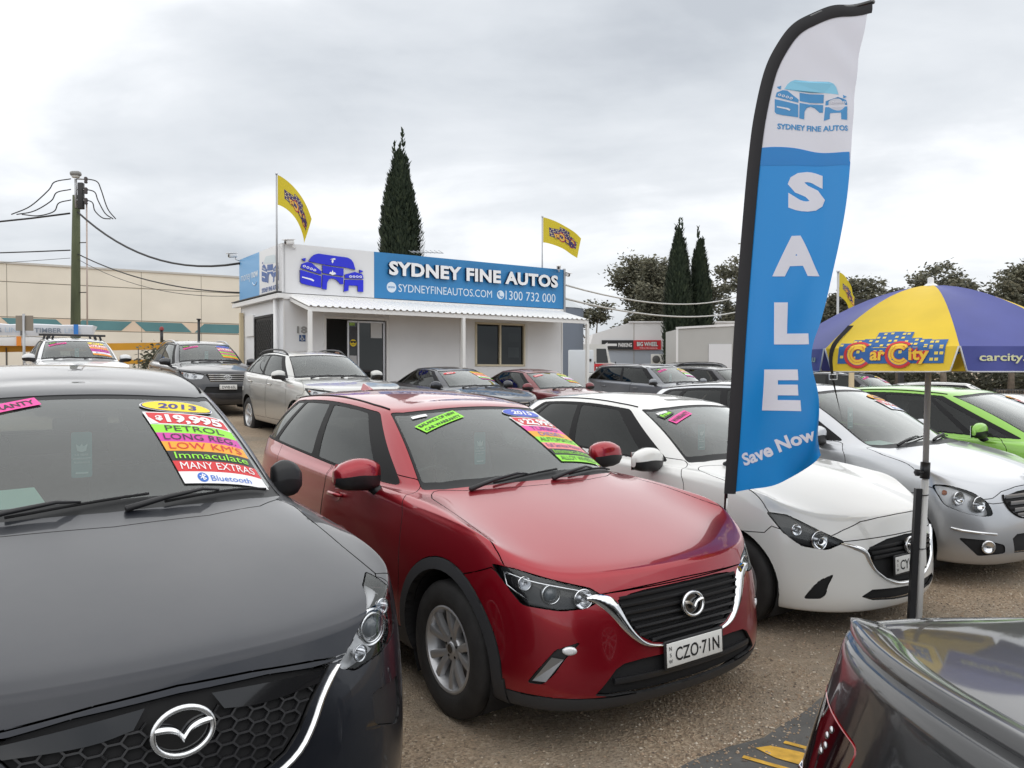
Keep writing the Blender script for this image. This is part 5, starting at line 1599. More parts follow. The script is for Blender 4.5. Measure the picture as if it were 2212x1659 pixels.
def build_ground():
    gm = gravel_mat(); mb = MB()
    xs = [-400, -200, -120, -80, -55] + [-40 + 2 * i for i in range(41)] + [55, 80, 120, 200, 400]
    ys = [-30, -15, -6, 0] + [2 * i for i in range(1, 36)] + [80, 100, 140, 220, 400, 900]
    vs = [(x, y, gz(x, y)) for y in ys for x in xs]; W = len(xs)
    mb.add(vs, [(j * W + i, j * W + i + 1, (j + 1) * W + i + 1, (j + 1) * W + i) for j in range(len(ys) - 1) for i in range(W - 1)], gm, True)
    tag(mb.build('ground'), 'brown gravel yard between the parked cars', 'ground', kind='structure')
    # asphalt lane in front of the row, with a ragged edge
    am = mat('asphalt', (.115, .112, .106), .9, bump=.5, bscale=160, var=.25, vscale=5)
    mb = MB(); edge = []; rnd = random.Random(3)
    for i in range(121):
        t = -12 + i * .2
        p = BCK * (2.30 + .035 * math.sin(t * 2.1) + .03 * math.sin(t * 5.3 + 1) + rnd.uniform(-.014, .014)) + LFT * t
        edge.append(p)
    vs, fs = [], []
    for p in edge: vs += [(p.x, p.y, .004), tuple(p + FWD * 8 + Vector((0, 0, .004)))]
    for i in range(len(edge) - 1): fs.append((2 * i, 2 * i + 1, 2 * i + 3, 2 * i + 2))
    mb.add(vs, fs, am); tag(mb.build('road'), 'grey asphalt lane along the front of the row', 'road', kind='structure')
    ym = mat('road_yellow', (.62, .36, .05), .8, var=.25, vscale=20, bump=.2, bscale=150)
    mb = MB(); A = Vector((1.09, 3.47, .008)); d = Vector((.82, -.57, 0)); s = Vector((.57, .82, 0))
    mb.add([A + d * a + s * b for a, b in ((.0, -.005), (.05, .055), (.16, .07), (.75, .07), (.75, -.05), (.10, -.045))], [(0, 5, 4, 3, 2, 1)], ym)
    for off in (-.115, .125):
        mb.add([A + d * a + s * (off + b) for a, b in ((-.02 if off < 0 else .09, -.014), (-.02 if off < 0 else .09, .014), (.75, .014), (.75, -.014))], [(0, 3, 2, 1)], ym)
    tag(mb.build('road_marking'), 'worn yellow paint strokes on the asphalt lane', 'marking', kind='structure')
    # loose stones close to the camera
    rnd = random.Random(11); vs, fs, mi = [], [], []
    cols = [mat('stone_%d' % i, c, .9) for i, c in enumerate(((.25, .18, .125), (.38, .28, .195), (.50, .40, .30), (.16, .125, .10), (.62, .54, .44)))]
    mb = MB(); buf = [([], []) for _ in cols]
    octa = [(1, 0, 0), (-1, 0, 0), (0, 1, 0), (0, -1, 0), (0, 0, 1)]; of = [(0, 2, 4), (2, 1, 4), (1, 3, 4), (3, 0, 4)]
    n = 0
    while n < 26000:
        t = rnd.uniform(-1.5, 9); s_ = 2.30 + rnd.random() ** 1.6 * 4.2 if rnd.random() < .9 else 2.30 - rnd.random() ** 2 * .5
        p = BCK * s_ + LFT * t
        if p.y < 2 or p.x < -2.5: continue
        # thinner on the beaten earth between the tyres
        if rnd.random() < .55 * smooth01((1.1 - p.x) / 1.0): continue
        r = rnd.uniform(.003, .0085) * (1.5 if rnd.random() < .06 else 1); k = rnd.randrange(5) if rnd.random() < .75 else 1
        a = rnd.uniform(0, 6.3); ca, sa = math.cos(a), math.sin(a); V_, F_ = buf[k]; b = len(V_)
        sx, sy, sz = r * rnd.uniform(.7, 1.4), r * rnd.uniform(.6, 1.1), r * rnd.uniform(.5, .9)
        for x, y, z in octa:
            x, y, z = x * sx, y * sy, z * sz
            V_.append((p.x + x * ca - y * sa, p.y + x * sa + y * ca, gz(p.x, p.y) + .002 + z + (.004 if s_ < 2.3 else 0)))
        F_ += [tuple(b + i for i in f) for f in of]; n += 1
    for m_, (V_, F_) in zip(cols, buf): mb.add(V_, F_, m_)
    tag(mb.build('gravel'), 'loose brown gravel stones on the yard', 'gravel', kind='stuff')
    # litter
    lt = mat('litter_plastic', (.62, .62, .60), .35, trans=.3); rnd = random.Random(5)
    for i, (x, y, lab) in enumerate(((.15, 3.05, 'scrap of clear crumpled plastic on the gravel before the red car'), (.33, 3.12, 'small pale scrap of plastic film on the gravel'),)):
        mb = MB(); pts = []
        for k in range(10):
            for j in range(5): pts.append((x + k * .014 - .07 + rnd.uniform(-.006, .006), y + (j - 2) * .014 * (1 - abs(k - 5) / 8) + rnd.uniform(-.006, .006), .006 + rnd.uniform(0, .014)))
        mb.add(pts, [(k * 5 + j, k * 5 + j + 1, k * 5 + j + 6, k * 5 + j + 5) for k in range(9) for j in range(4)], lt); tag(mb.build('plastic_scrap'), lab, 'litter')

# ------------------------------------------------------------------ shared logos
def wavy(pts, k=6): return pts
CARLOGO = dict(
    roof=[(310, 590), (330, 560), (350, 542), (380, 531), (480, 536), (600, 541), (628, 553), (645, 575), (660, 624), (570, 612), (480, 608), (400, 603)],
    mirror_l=[(262, 577), (290, 569), (287, 592), (274, 590)], mirror_r=[(692, 622), (722, 630), (705, 640), (694, 645)],
    lamp_l=[(253, 640), (262, 612), (300, 597), (330, 600), (404, 655), (402, 676), (330, 660)],
    low_l=[(249, 654), (330, 672), (401, 688), (401, 770), (300, 757), (258, 748), (249, 735)],
    bonnet=[(411, 611), (480, 617), (569, 622), (568, 676), (480, 672), (412, 664)],
    mid=[(411, 676), (480, 682), (567, 687), (566, 735), (545, 735), (515, 706), (485, 697), (460, 706), (445, 730), (441, 781), (408, 776)],
    lamp_r=[(580, 664), (655, 640), (690, 648), (714, 652), (723, 684), (580, 690)],
    low_r=[(579, 701), (722, 694), (721, 781), (679, 781), (677, 739), (608, 741), (606, 778), (571, 788)])
def car_logo(mb, o, ux, uy, w, cols, depth=None, side=None, rings=None, fn=None, lift=0.0):
    """drawing of a car front; o = centre, w = width"""
    k = w / 474.0; o, ux, uy = Vector(o), Vector(ux), Vector(uy); cen = (485, 655)
    nrm = ux.cross(uy).normalized()
    def P(x, y, h=0): return o + ux * (x - cen[0]) * k + uy * (cen[1] - y) * k + nrm * h
    for nm, pl in CARLOGO.items():
        c = cols.get(nm, cols['*'])
        pts = [P(*q) for q in pl][::-1]; n = len(pts)
        if depth:
            top = [p + nrm * depth for p in pts]
            mb.add(top, [tuple(range(n))], c); mb.add(pts + top, [(i, (i + 1) % n, n + (i + 1) % n, n + i) for i in range(n)], side or c)
        else: mb.add([p + nrm * lift for p in pts], [tuple(range(n))], c)
    if rings:
        for x0, y0, dx, dy in ((279, 628, 25, 7), (622, 676, 26, -1.5)):
            for i in range(4):
                cx, cy = x0 + dx * i, y0 + dy * i; n = 12; r1, r2 = [], []
                for j in range(n):
                    a = 2 * math.pi * j / n
                    r1.append(P(cx + 11 * math.cos(a), cy + 8 * math.sin(a), (depth or lift) + .0025)); r2.append(P(cx + 6 * math.cos(a), cy + 4 * math.sin(a), (depth or lift) + .0025))
                mb.add(r1 + r2, [(j, j + n, n + (j + 1) % n, (j + 1) % n) for j in range(n)], rings)
        mb.add([P(x, y, (depth or lift) + .0025) for x, y in ((262, 700), (335, 712), (350, 722), (345, 730), (320, 720), (262, 708))][::-1], [tuple(range(6))], rings)
def city_logo(mb, w, cols, z=0.0, dense=False):
    """skyline with the two words, drawn in the xy plane about its centre"""
    blue, win, red, yel = cols
    k = w / 7.4
    B_ = [(-3.6, -1.2, 1.0, 1.55, 2), (-2.75, -1.2, .75, 1.9, 2), (-2.05, -1.2, .85, 2.0, 2), (-1.25, -1.2, .95, 2.75, 2), (-.35, -1.2, .9, 2.8, 2), (.5, -1.2, .75, 2.7, 2), (1.2, -1.2, .75, 2.0, 2), (1.9, -1.2, .7, 1.85, 2), (2.55, -1.2, 1.05, 1.75, 3)]
    for x, y, bw_, h, n in B_:
        grid_poly(mb, [(a * k, b * k) for a, b in ((x, y), (x + bw_, y), (x + bw_ + .12, y + h), (x + .12, y + h))], blue, z, 2, 8)
        for r in range(int(h / .42)):
            for c_ in range(n):
                if (r + c_ + int(x * 3)) % 3 == 0: continue
                wx = x + .12 + c_ * (bw_ - .12) / n + .1 * r * .42 / h; wy = y + h - .32 - r * .42
                mb.add([Vector((a * k, b * k, z + .0015)) for a, b in ((wx, wy), (wx + .22, wy), (wx + .24, wy + .2), (wx + .02, wy + .2))], [(0, 1, 2, 3)], win)
    def arc(cx, cy, r0, r1, m, zz, a0=40, a1=320):
        n = 20; vs = []
        for i in range(n + 1):
            a = R(lerp(a0, a1, i / n)); vs += [Vector(((cx + r0 * math.cos(a)) * k, (cy + r0 * math.sin(a)) * k, zz)), Vector(((cx + r1 * math.cos(a)) * k, (cy + r1 * math.sin(a)) * k, zz))]
        mb.add(vs, [(2 * i, 2 * i + 1, 2 * i + 3, 2 * i + 2) for i in range(n)], m)
    for cx in (-2.15, .75):
        arc(cx, -.55, .0, 1.0, blue, z + .002, 0, 360); arc(cx, -.55, .80, 1.0, red, z + .003); arc(cx, -.55, .58, .76, yel, z + .003); arc(cx, -.55, .36, .60, red, z + .003); arc(cx, -.55, .40, .56, yel, z + .004)
    for t, x, wd in (('ar', -.75, 1.05), ('ity', 2.05, 1.35)):
        for m_, b_, zz in ((red, .09, .005), (yel, .03, .0065)):
            put_text(mb, t, (x * k, -.98 * k, z + zz), (1, 0, 0), (0, 1, 0), .95 * k, m_, bold=b_, fitw=wd * k)

# ------------------------------------------------------------------ sales office
OFC = Vector((-5.99, 20.5, 0))
def OF(t, z, out=0.0): return OFC + LFT * t + Vector((0, 0, z)) + FWD * out     # t along the front, out towards the camera
def OS(s, z, out=0.0): return OFC + BCK * s + Vector((0, 0, z)) - LFT * out      # side wall
def build_office():
    Z0, ZT = .30, 3.72; T = 9.36; DEP = 3.8
    wallm = mat('office_wall', (.78, .79, .81), .5, var=.03, vscale=1.2); trim = mat('office_trim', (.78, .78, .78), .4)
    bluem = mat('sign_blue', (.028, .21, .48), .35, var=.03, vscale=1.5); whm = mat('sign_white', (.74, .75, .77), .35); lb = mat('sign_lightblue', (.11, .36, .68), .35)
    root = thing('sales_office', 'white flat-roofed sales office with blue and white sign panels and awning', 'building', tuple(OFC))
    inv = Matrix.Translation(-OFC)
    def fin(mb, name, parent=root, auto=None): mb.map(lambda p: p - OFC); return mb.build(name, parent, auto)
    def wall(t0, t1, z0, z1, out0=0.0, out1=-.08, m=wallm):
        mb = MB(); p = [OF(t0, z0, out0), OF(t1, z0, out0), OF(t1, z1, out0), OF(t0, z1, out0), OF(t0, z0, out1), OF(t1, z0, out1), OF(t1, z1, out1), OF(t0, z1, out1)]
        mb.add(p, [(0, 1, 2, 3), (5, 4, 7, 6), (4, 0, 3, 7), (1, 5, 6, 2), (3, 2, 6, 7), (4, 5, 1, 0)], m); return mb
    mb = MB(); D0, D1, W0, W1 = 1.16, 2.96, 5.96, 7.78
    for a in ((0, D0, Z0, ZT), (D0, D1, 3.12, ZT), (D1, W0, Z0, ZT), (W0, W1, Z0, 1.86), (W0, W1, 3.15, ZT), (W1, T, Z0, ZT)):
        w = wall(*a); mb.add(w.v, w.f, wallm)
    for a, b in ((OS(0, 0), OS(DEP, 0)),):
        pass
    # side walls, back wall, roof, floor
    def quadbox(p0, p1, z0, z1, n, th=.08, m=wallm):
        n = n.normalized(); P = [p0 + Vector((0, 0, z0)), p1 + Vector((0, 0, z0)), p1 + Vector((0, 0, z1)), p0 + Vector((0, 0, z1))]
        Q = [q - n * th for q in P]; mb.add(P + Q, [(0, 1, 2, 3), (5, 4, 7, 6), (4, 0, 3, 7), (1, 5, 6, 2), (3, 2, 6, 7), (4, 5, 1, 0)], m)
    b0 = OFC.copy(); e0 = OFC + LFT * T
    quadbox(b0 + BCK * DEP, b0 + BCK * .09, Z0, ZT, -LFT); quadbox(e0 + BCK * .09, e0 + BCK * DEP, Z0, ZT, LFT); quadbox(e0 + BCK * DEP + LFT * .0, b0 + BCK * DEP, Z0, ZT, BCK)
    fin(mb, 'wall')
    mb = MB(); P = [OFC + LFT * a + BCK * b + Vector((0, 0, ZT + .02)) for a, b in ((-.02, .0), (T + .02, .0), (T + .02, DEP), (-.02, DEP))]
    mb.add(P + [q + Vector((0, 0, .08)) for q in P], [(3, 2, 1, 0), (4, 5, 6, 7), (0, 1, 5, 4), (1, 2, 6, 5), (2, 3, 7, 6), (3, 0, 4, 7)], trim); fin(mb, 'roof')
    mb = MB(); P = [OFC + LFT * a + BCK * b + Vector((0, 0, .52)) for a, b in ((.1, .1), (T - .1, .1), (T - .1, DEP - .1), (.1, DEP - .1))]
    mb.add(P, [(0, 1, 2, 3)], mat('office_floor', (.10, .09, .085), .7)); fin(mb, 'floor')
    # wall joints and corner trims
    for t in (.02, 3.05, 5.41, 7.9, T - .03):
        mb = MB(); mb.bar(OF(t, Z0, .008), OF(t, ZT, .008), .045 if t in (.02, T - .03, 5.41) else .02, .02, trim, up=FWD); fin(mb, 'wall_trim')
    # doorway: dark opening at the left, glazed sliding leaf at the right
    mb = MB()
    for a, b in ((OF(D0 - .03, .5, .01), OF(D0 - .03, 3.15, .01)), (OF(D1 + .03, .5, .01), OF(D1 + .03, 3.15, .01)), (OF(D0 - .06, 3.15, .01), OF(D1 + .06, 3.15, .01))): mb.bar(a, b, .07, .07, trim, up=FWD)
    door = fin(mb, 'door_frame')
    gl = glass('office_glass', (.20, .22, .22))
    mb = MB(); mb.add([OF(1.82, .6, -.05), OF(2.92, .6, -.05), OF(2.92, 3.06, -.05), OF(1.82, 3.06, -.05)], [(0, 1, 2, 3)], gl); fin(mb, 'door_glass')
    mb = MB()
    for a, b in ((OF(1.82, .6, -.04), OF(1.82, 3.08, -.04)), (OF(2.90, .6, -.04), OF(2.90, 3.08, -.04)), (OF(1.82, 3.06, -.04), OF(2.90, 3.06, -.04)), (OF(2.12, .6, -.04), OF(2.12, 3.06, -.04))): mb.bar(a, b, .05, .04, mat('door_alu', (.55, .56, .58), .35, metal=.6), up=FWD)
    fin(mb, 'sliding_door')
    def poster(t0, z0, w, h, m, out=-.035, name='poster', extra=None):
        mb = MB(); mb.add([OF(t0, z0, out), OF(t0 + w, z0, out), OF(t0 + w, z0 + h, out), OF(t0, z0 + h, out)], [(0, 1, 2, 3)], m)
        if extra: extra(mb, t0, z0)
        fin(mb, name)
    def smile(mb, t, z):
        c = Vector((t + .11, z + .17, 0)); ym = mat('smile_yellow', (.85, .62, .02), .5)
        n = 18; mb.add([OF(c.x + .10 * math.cos(2 * math.pi * i / n), c.y + .10 * math.sin(2 * math.pi * i / n), -.030) for i in range(n)], [tuple(range(n))], ym)
        mb.add([OF(c.x + a, c.y + b, -.027) for a, b in ((-.085, .055), (-.08, .0), (-.02, -.005), (0, .03), (.02, -.005), (.08, .0), (.085, .055))], [(0, 1, 2, 3, 4, 5, 6)], BLK)
        mb.add([OF(c.x + a, c.y + b, -.027) for a, b in ((-.06, -.035), (0, -.065), (.06, -.035), (0, -.05))], [(0, 1, 2, 3)], BLK)
    poster(1.86, 2.30, .22, .62, mat('poster_dark', (.05, .05, .06), .5), extra=smile)
    poster(1.86, 1.72, .22, .40, mat('poster_grey', (.45, .45, .46), .6)); poster(2.5, 2.62, .34, .42, mat('poster_white', (.66, .67, .68), .6)); poster(1.86, 2.95, .16, .12, mat('poster_green', (.35, .55, .12), .6))
    # window
    wf = mat('window_frame_cream', (.62, .56, .42), .5)
    mb = MB()
    for a, b in ((OF(W0, 1.86, .0), OF(W0, 3.17, .0)), (OF(W1, 1.86, .0), OF(W1, 3.17, .0)), (OF(W0 - .03, 3.16, .0), OF(W1 + .03, 3.16, .0)), (OF(W0 - .03, 1.87, .0), OF(W1 + .03, 1.87, .0)), (OF(6.86, 1.87, -.01), OF(6.86, 3.16, -.01))): mb.bar(a, b, .06, .07, wf, up=FWD)
    wfo = fin(mb, 'window_frame')
    for a, b in ((W0, 6.86), (6.86, W1)):
        mb = MB(); mb.add([OF(a, 1.88, -.04), OF(b, 1.88, -.04), OF(b, 3.15, -.04), OF(a, 3.15, -.04)], [(0, 1, 2, 3)], gl); fin(mb, 'window_pane', wfo) if False else fin(mb, 'window_pane')
    poster(7.2, 2.12, .42, .32, mat('poster_white', (.66, .67, .68), .6), -.05); poster(7.22, 2.62, .40, .26, mat('poster_dim', (.35, .36, .37), .6), -.05)
    # house number and accessible sign
    mb = MB(); put_text(mb, '18', OF(.50, 2.69, .006), LFT, (0, 0, 1), .20, mat('number_grey', (.30, .30, .29), .4, metal=.3), bold=.03, depth=FWD * .015, fitw=.27); fin(mb, 'house_number')
    mb = MB(); nv = mat('access_blue', (.02, .07, .20), .5); c = OF(.51, 2.565, .006)
    mb.prism([(-.085, -.085), (.085, -.085), (.085, .085), (-.085, .085)], FWD * .006, nv, o=c, ux=LFT, uy=(0, 0, 1))
    def ap(pts): mb.tube([c + FWD * .012 + LFT * a + Vector((0, 0, b)) for a, b in pts], .008, WHI, n=6)
    ap([(-.02, .05), (-.015, .0), (.03, .0), (.05, -.045)]); ap([(-.018, .028), (.022, .028)]); ap([(-.035, .01), (-.05, -.02), (-.03, -.055), (.01, -.055), (.03, -.03)])
    dished(mb, c + FWD * .012 + LFT * -.022 + Vector((0, 0, .065)), FWD, [(.012, 0), (.008, .004)], WHI, n=8); fin(mb, 'accessible_sign')
    # awning: ribbed white sheets on posts
    AO, TA0, TA1 = 1.40, .16, 9.26; am = mat('awning_white', (.80, .80, .79), .38)
    mb = MB(); vs, fs = [], []; n = 0; pitch = .19; cols = []
    t = TA0
    while t < TA1:
        for dt, h in ((0, 0), (.030, .032), (.065, .032), (.095, 0)): cols.append((min(TA1, t + dt), h))
        t += pitch
    cols.append((TA1, 0))
    for tt, h in cols:
        vs += [OF(tt, 3.66 + h, .012), OF(tt, 3.30 + h, AO + .06)]
    m_ = len(cols)
    for i in range(m_ - 1): fs.append((2 * i, 2 * i + 1, 2 * i + 3, 2 * i + 2))
    lo = [Vector(v) - Vector((0, 0, .006)) for v in vs]
    mb.add(vs + lo, fs + [tuple(2 * m_ + i for i in f[::-1]) for f in fs], am); fin(mb, 'awning_sheet')
    mb = MB(); mb.bar(OF(TA0, 3.235, AO), OF(TA1, 3.235, AO), .05, .11, am); fin(mb, 'awning_beam')
    for s in (TA0 + .03, TA1 - .03): mb = MB(); mb.bar(OF(s, 3.57, .03), OF(s, 3.235, AO), .05, .08, am); fin(mb, 'awning_rafter')
    for t in (TA0 + .04, 4.66, TA1 - .03): mb = MB(); q = OF(t, 0, AO); mb.bar(OF(t, gz(q.x, q.y) - .05, AO), OF(t, 3.18, AO), .09, .09, am, up=FWD); fin(mb, 'awning_post')
    # front fascia with sign boxes
    SB, ST = 3.74, 5.03
    def board(t0, t1, m, name, out=.05):
        w = wall(t0, t1, SB, ST, out, -.04, m); return fin(w, name)
    board(0.0, 2.565, whm, 'sign_panel'); board(2.57, T, bluem, 'sign_panel')
    mb = MB(); mb.bar(OF(-.01, SB - .09, .03), OF(T + .02, SB - .09, .03), .08, .14, trim); fin(mb, 'fascia_board')
    mb = MB(); mb.bar(OF(T + .02, 3.5, .05), OF(T + .02, 5.06, .05), .07, .07, mat('galv', (.40, .41, .42), .45, metal=.7), up=FWD); fin(mb, 'sign_post')
    mb = MB(); mb.bar(OF(T + .05, 3.78, -.10), OF(T + .05, 5.04, -.10), .02, .16, BLACKM, up=FWD); fin(mb, 'sign_back')
    # lettering
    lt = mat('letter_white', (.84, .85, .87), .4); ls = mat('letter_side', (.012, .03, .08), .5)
    mb = MB(); put_text(mb, 'SYDNEY FINE AUTOS', OF(6.01, 4.405, .055), LFT, (0, 0, 1), .415, lt, bold=.042, spacing=1.07, depth=FWD * .10, side=ls, fitw=6.06); fin(mb, 'sign_lettering')
    l2 = mat('letter_soft', (.66, .76, .86), .4)
    mb = MB(); put_text(mb, 'SYDNEYFINEAUTOS.COM', OF(3.32, 3.955, .056), LFT, (0, 0, 1), .235, l2, bold=0.0, align='L', fitw=3.2); fin(mb, 'sign_lettering')
    mb = MB(); put_text(mb, '1300 732 000', OF(7.03, 3.93, .056), LFT, (0, 0, 1), .295, l2, bold=0.0, align='L', fitw=1.98); fin(mb, 'sign_lettering'); mb = MB()
    def dsc(t, z, r, m, o): 
        n = 24; mb.add([OF(t + r * math.cos(2 * math.pi * i / n), z + r * math.sin(2 * math.pi * i / n), o) for i in range(n)], [tuple(range(n))], m)
    dsc(3.10, 4.07, .15, l2, .056); fin(mb, 'web_symbol'); mb = MB(); put_text(mb, 'WWW', OF(3.10, 4.035, .059), LFT, (0, 0, 1), .07, bluem, bold=.02, fitw=.22); fin(mb, 'web_symbol'); mb = MB()
    dsc(6.84, 4.065, .135, l2, .056)
    mb.tube([OF(6.84 + a, 4.065 + b, .060) for a, b in ((-.06, .07), (-.07, .02), (-.03, -.045), (.03, -.075), (.07, -.06))], [.026, .014, .013, .014, .026], bluem, n=6); fin(mb, 'phone_symbol')
    # cobalt car drawing standing off the white panel
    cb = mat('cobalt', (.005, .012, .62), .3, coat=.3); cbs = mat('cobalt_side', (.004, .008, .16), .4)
    mb = MB(); car_logo(mb, OF(1.32, 4.36, .055), LFT, (0, 0, 1), 1.80, {'*': cb}, depth=.05, side=cbs, rings=lt)
    mb.prism([(-.10, -.03), (-.04, -.05), (0, -.07), (.04, -.05), (.10, -.03), (.06, .02), (.03, 0), (0, .07), (-.03, 0), (-.06, .02)], FWD * .004, lt, o=OF(1.32, 4.35, .108), ux=LFT, uy=(0, 0, 1))
    mb.prism([(-.08, 0), (.08, 0), (.08, .04), (.02, .04), (.03, -.05), (0, -.1), (-.03, -.05), (-.01, 0)], FWD * .004, lt, o=OF(1.32, 4.70, .108), ux=LFT, uy=(0, 0, 1)); fin(mb, 'car_drawing')
    # side panel
    SX = -BCK
    def sboard(s0, s1, z0, z1, m, out=.05, name='side_sign'):
        mb = MB(); P = [OS(s1, z0, out), OS(s0, z0, out), OS(s0, z1, out), OS(s1, z1, out)]; Q = [p + LFT * (out + .04) for p in P]
        mb.add(P + Q, [(0, 1, 2, 3), (5, 4, 7, 6), (4, 0, 3, 7), (1, 5, 6, 2), (3, 2, 6, 7), (4, 5, 1, 0)], m); return fin(mb, name)
    sboard(-.05, 1.83, SB, ST, whm); sboard(1.835, 3.78, SB, ST, lb)
    mb = MB(); lg = mat('logo_blue', (.06, .13, .36), .5); car_logo(mb, OS(.90, 4.46, .053), SX, (0, 0, 1), 1.42, {'*': lg, 'roof': mat('logo_pale', (.60, .68, .72), .5)}, rings=whm, lift=.003)
    put_text(mb, 'SYDNEY FINE AUTOS', OS(.90, 3.86, .056), SX, (0, 0, 1), .13, lg, bold=.03, fitw=1.42); fin(mb, 'side_drawing')
    mb = MB(); put_text(mb, 'money', OS(3.58, 4.36, .056), SX, (0, 0, 1), .26, l2, bold=0, align='L', fitw=.95); put_text(mb, 'now', OS(2.55, 4.36, .056), SX, (0, 0, 1), .26, l2, bold=.03, align='L', fitw=.62)
    mb.tube([OS(2.45 - a, 4.22 - b, .056) for a, b in ((0, 0), (.12, .07), (.26, .08), (.38, .0))], .014, l2, n=6); fin(mb, 'side_lettering')
    # gutter, downpipe, screen door, panels on the side wall
    mb = MB(); mb.bar(OS(-.10, 3.66, .10), OS(4.1, 3.66, .10), .16, .12, trim); fin(mb, 'gutter')
    mb = MB(); mb.bar(OS(-.05, 3.76, .10), OS(4.1, 3.76, .10), .20, .03, BLACK); fin(mb, 'gutter_guard')
    mb = MB(); mb.tube([OS(.35, 3.62, .09), OS(.35, .35, .09)], .055, trim, n=10); fin(mb, 'downpipe')
    scr = mat('screen_door', (.020, .020, .021), .6)
    mb = MB(); P = [OS(2.28, .55, .03), OS(.76, .55, .03), OS(.76, 3.18, .03), OS(2.28, 3.18, .03)]; mb.add(P, [(0, 1, 2, 3)], scr)
    for i in range(18):
        for a, b in ((0, 1), (1, 0)):
            s = .76 + i * .0 ; pass
    for i in range(-16, 12):
        p0, p1 = (.8 + i * .16, .6), (.8 + i * .16 + 2.5, 3.1)
        for flip in (0, 1):
            q = []
            for tt in range(2):
                s, z = (p0, p1)[tt]
                q.append((s, z))
            (s0, z0), (s1, z1) = q
            if s1 < .8 or s0 > 2.24: continue
            ta = max(0, (.8 - s0) / (s1 - s0)); tb = min(1, (2.24 - s0) / (s1 - s0))
            a = (s0 + (s1 - s0) * ta, z0 + (z1 - z0) * ta); b = (s0 + (s1 - s0) * tb, z0 + (z1 - z0) * tb)
            f = (lambda s: 3.04 - s) if flip else (lambda s: s)
            mb.bar(OS(f(a[0]), a[1], .04), OS(f(b[0]), b[1], .04), .012, .012, mat('screen_bar', (.05, .05, .05), .5), up=-LFT)
    for a, b in ((OS(2.28, .55, .04), OS(2.28, 3.2, .04)), (OS(.76, .55, .04), OS(.76, 3.2, .04)), (OS(.74, 3.2, .04), OS(2.30, 3.2, .04))): mb.bar(a, b, .06, .05, scr, up=-LFT)
    fin(mb, 'screen_door')
    mb = MB(); P = [OS(3.22, 2.70, .05), OS(2.43, 2.70, .05), OS(2.43, 3.30, .05), OS(3.22, 3.30, .05)]; mb.add(P + [p + LFT * .05 for p in P], [(0, 1, 2, 3), (4, 0, 3, 7), (1, 5, 6, 2), (3, 2, 6, 7), (4, 5, 1, 0)], trim); fin(mb, 'meter_box')
    mb = MB(); mb.bar(OS(3.50, .4, .08), OS(3.50, 3.42, .08), .12, .10, mat('post_cream', (.60, .50, .33), .6), up=-LFT); fin(mb, 'corner_post')
    # dark inside of the office
    mb = MB(); P = [OFC + LFT * a + BCK * 2.2 + Vector((0, 0, z)) for a, z in ((.1, .5), (T - .1, .5), (T - .1, 3.7), (.1, 3.7))]; mb.add(P, [(0, 1, 2, 3)], mat('office_inner', (.32, .32, .33), .8)); fin(mb, 'inner_partition')
    return root

def security_camera(p, d, label, dome=False):
    d = Vector(d).normalized(); r = thing('security_camera', label, 'camera', tuple(p), 0, 'security cameras on the office')
    u, v, w = frame_dir(d); wm = mat('camera_white', (.72, .72, .72), .35)
    mb = MB(); rot = Matrix((u, v, w)).transposed(); mb.box(w * .09, (.13, .12, .26), wm, rot, bev=.03); mb.box(w * .10 + v * .07, (.16, .02, .32), wm, rot, bev=.006); mb.build('housing', r)
    mb = MB(); dished(mb, w * .225, w, [(.04, 0), (.035, .006), (.01, .008)], GLOSSB, n=12); mb.build('lens', r)
    mb = MB(); mb.tube([(0, 0, 0), Vector((0, 0, -.12)) - w * .02, Vector((0, 0, -.16)) - w * .12], .022, wm, n=8); mb.build('bracket', r)

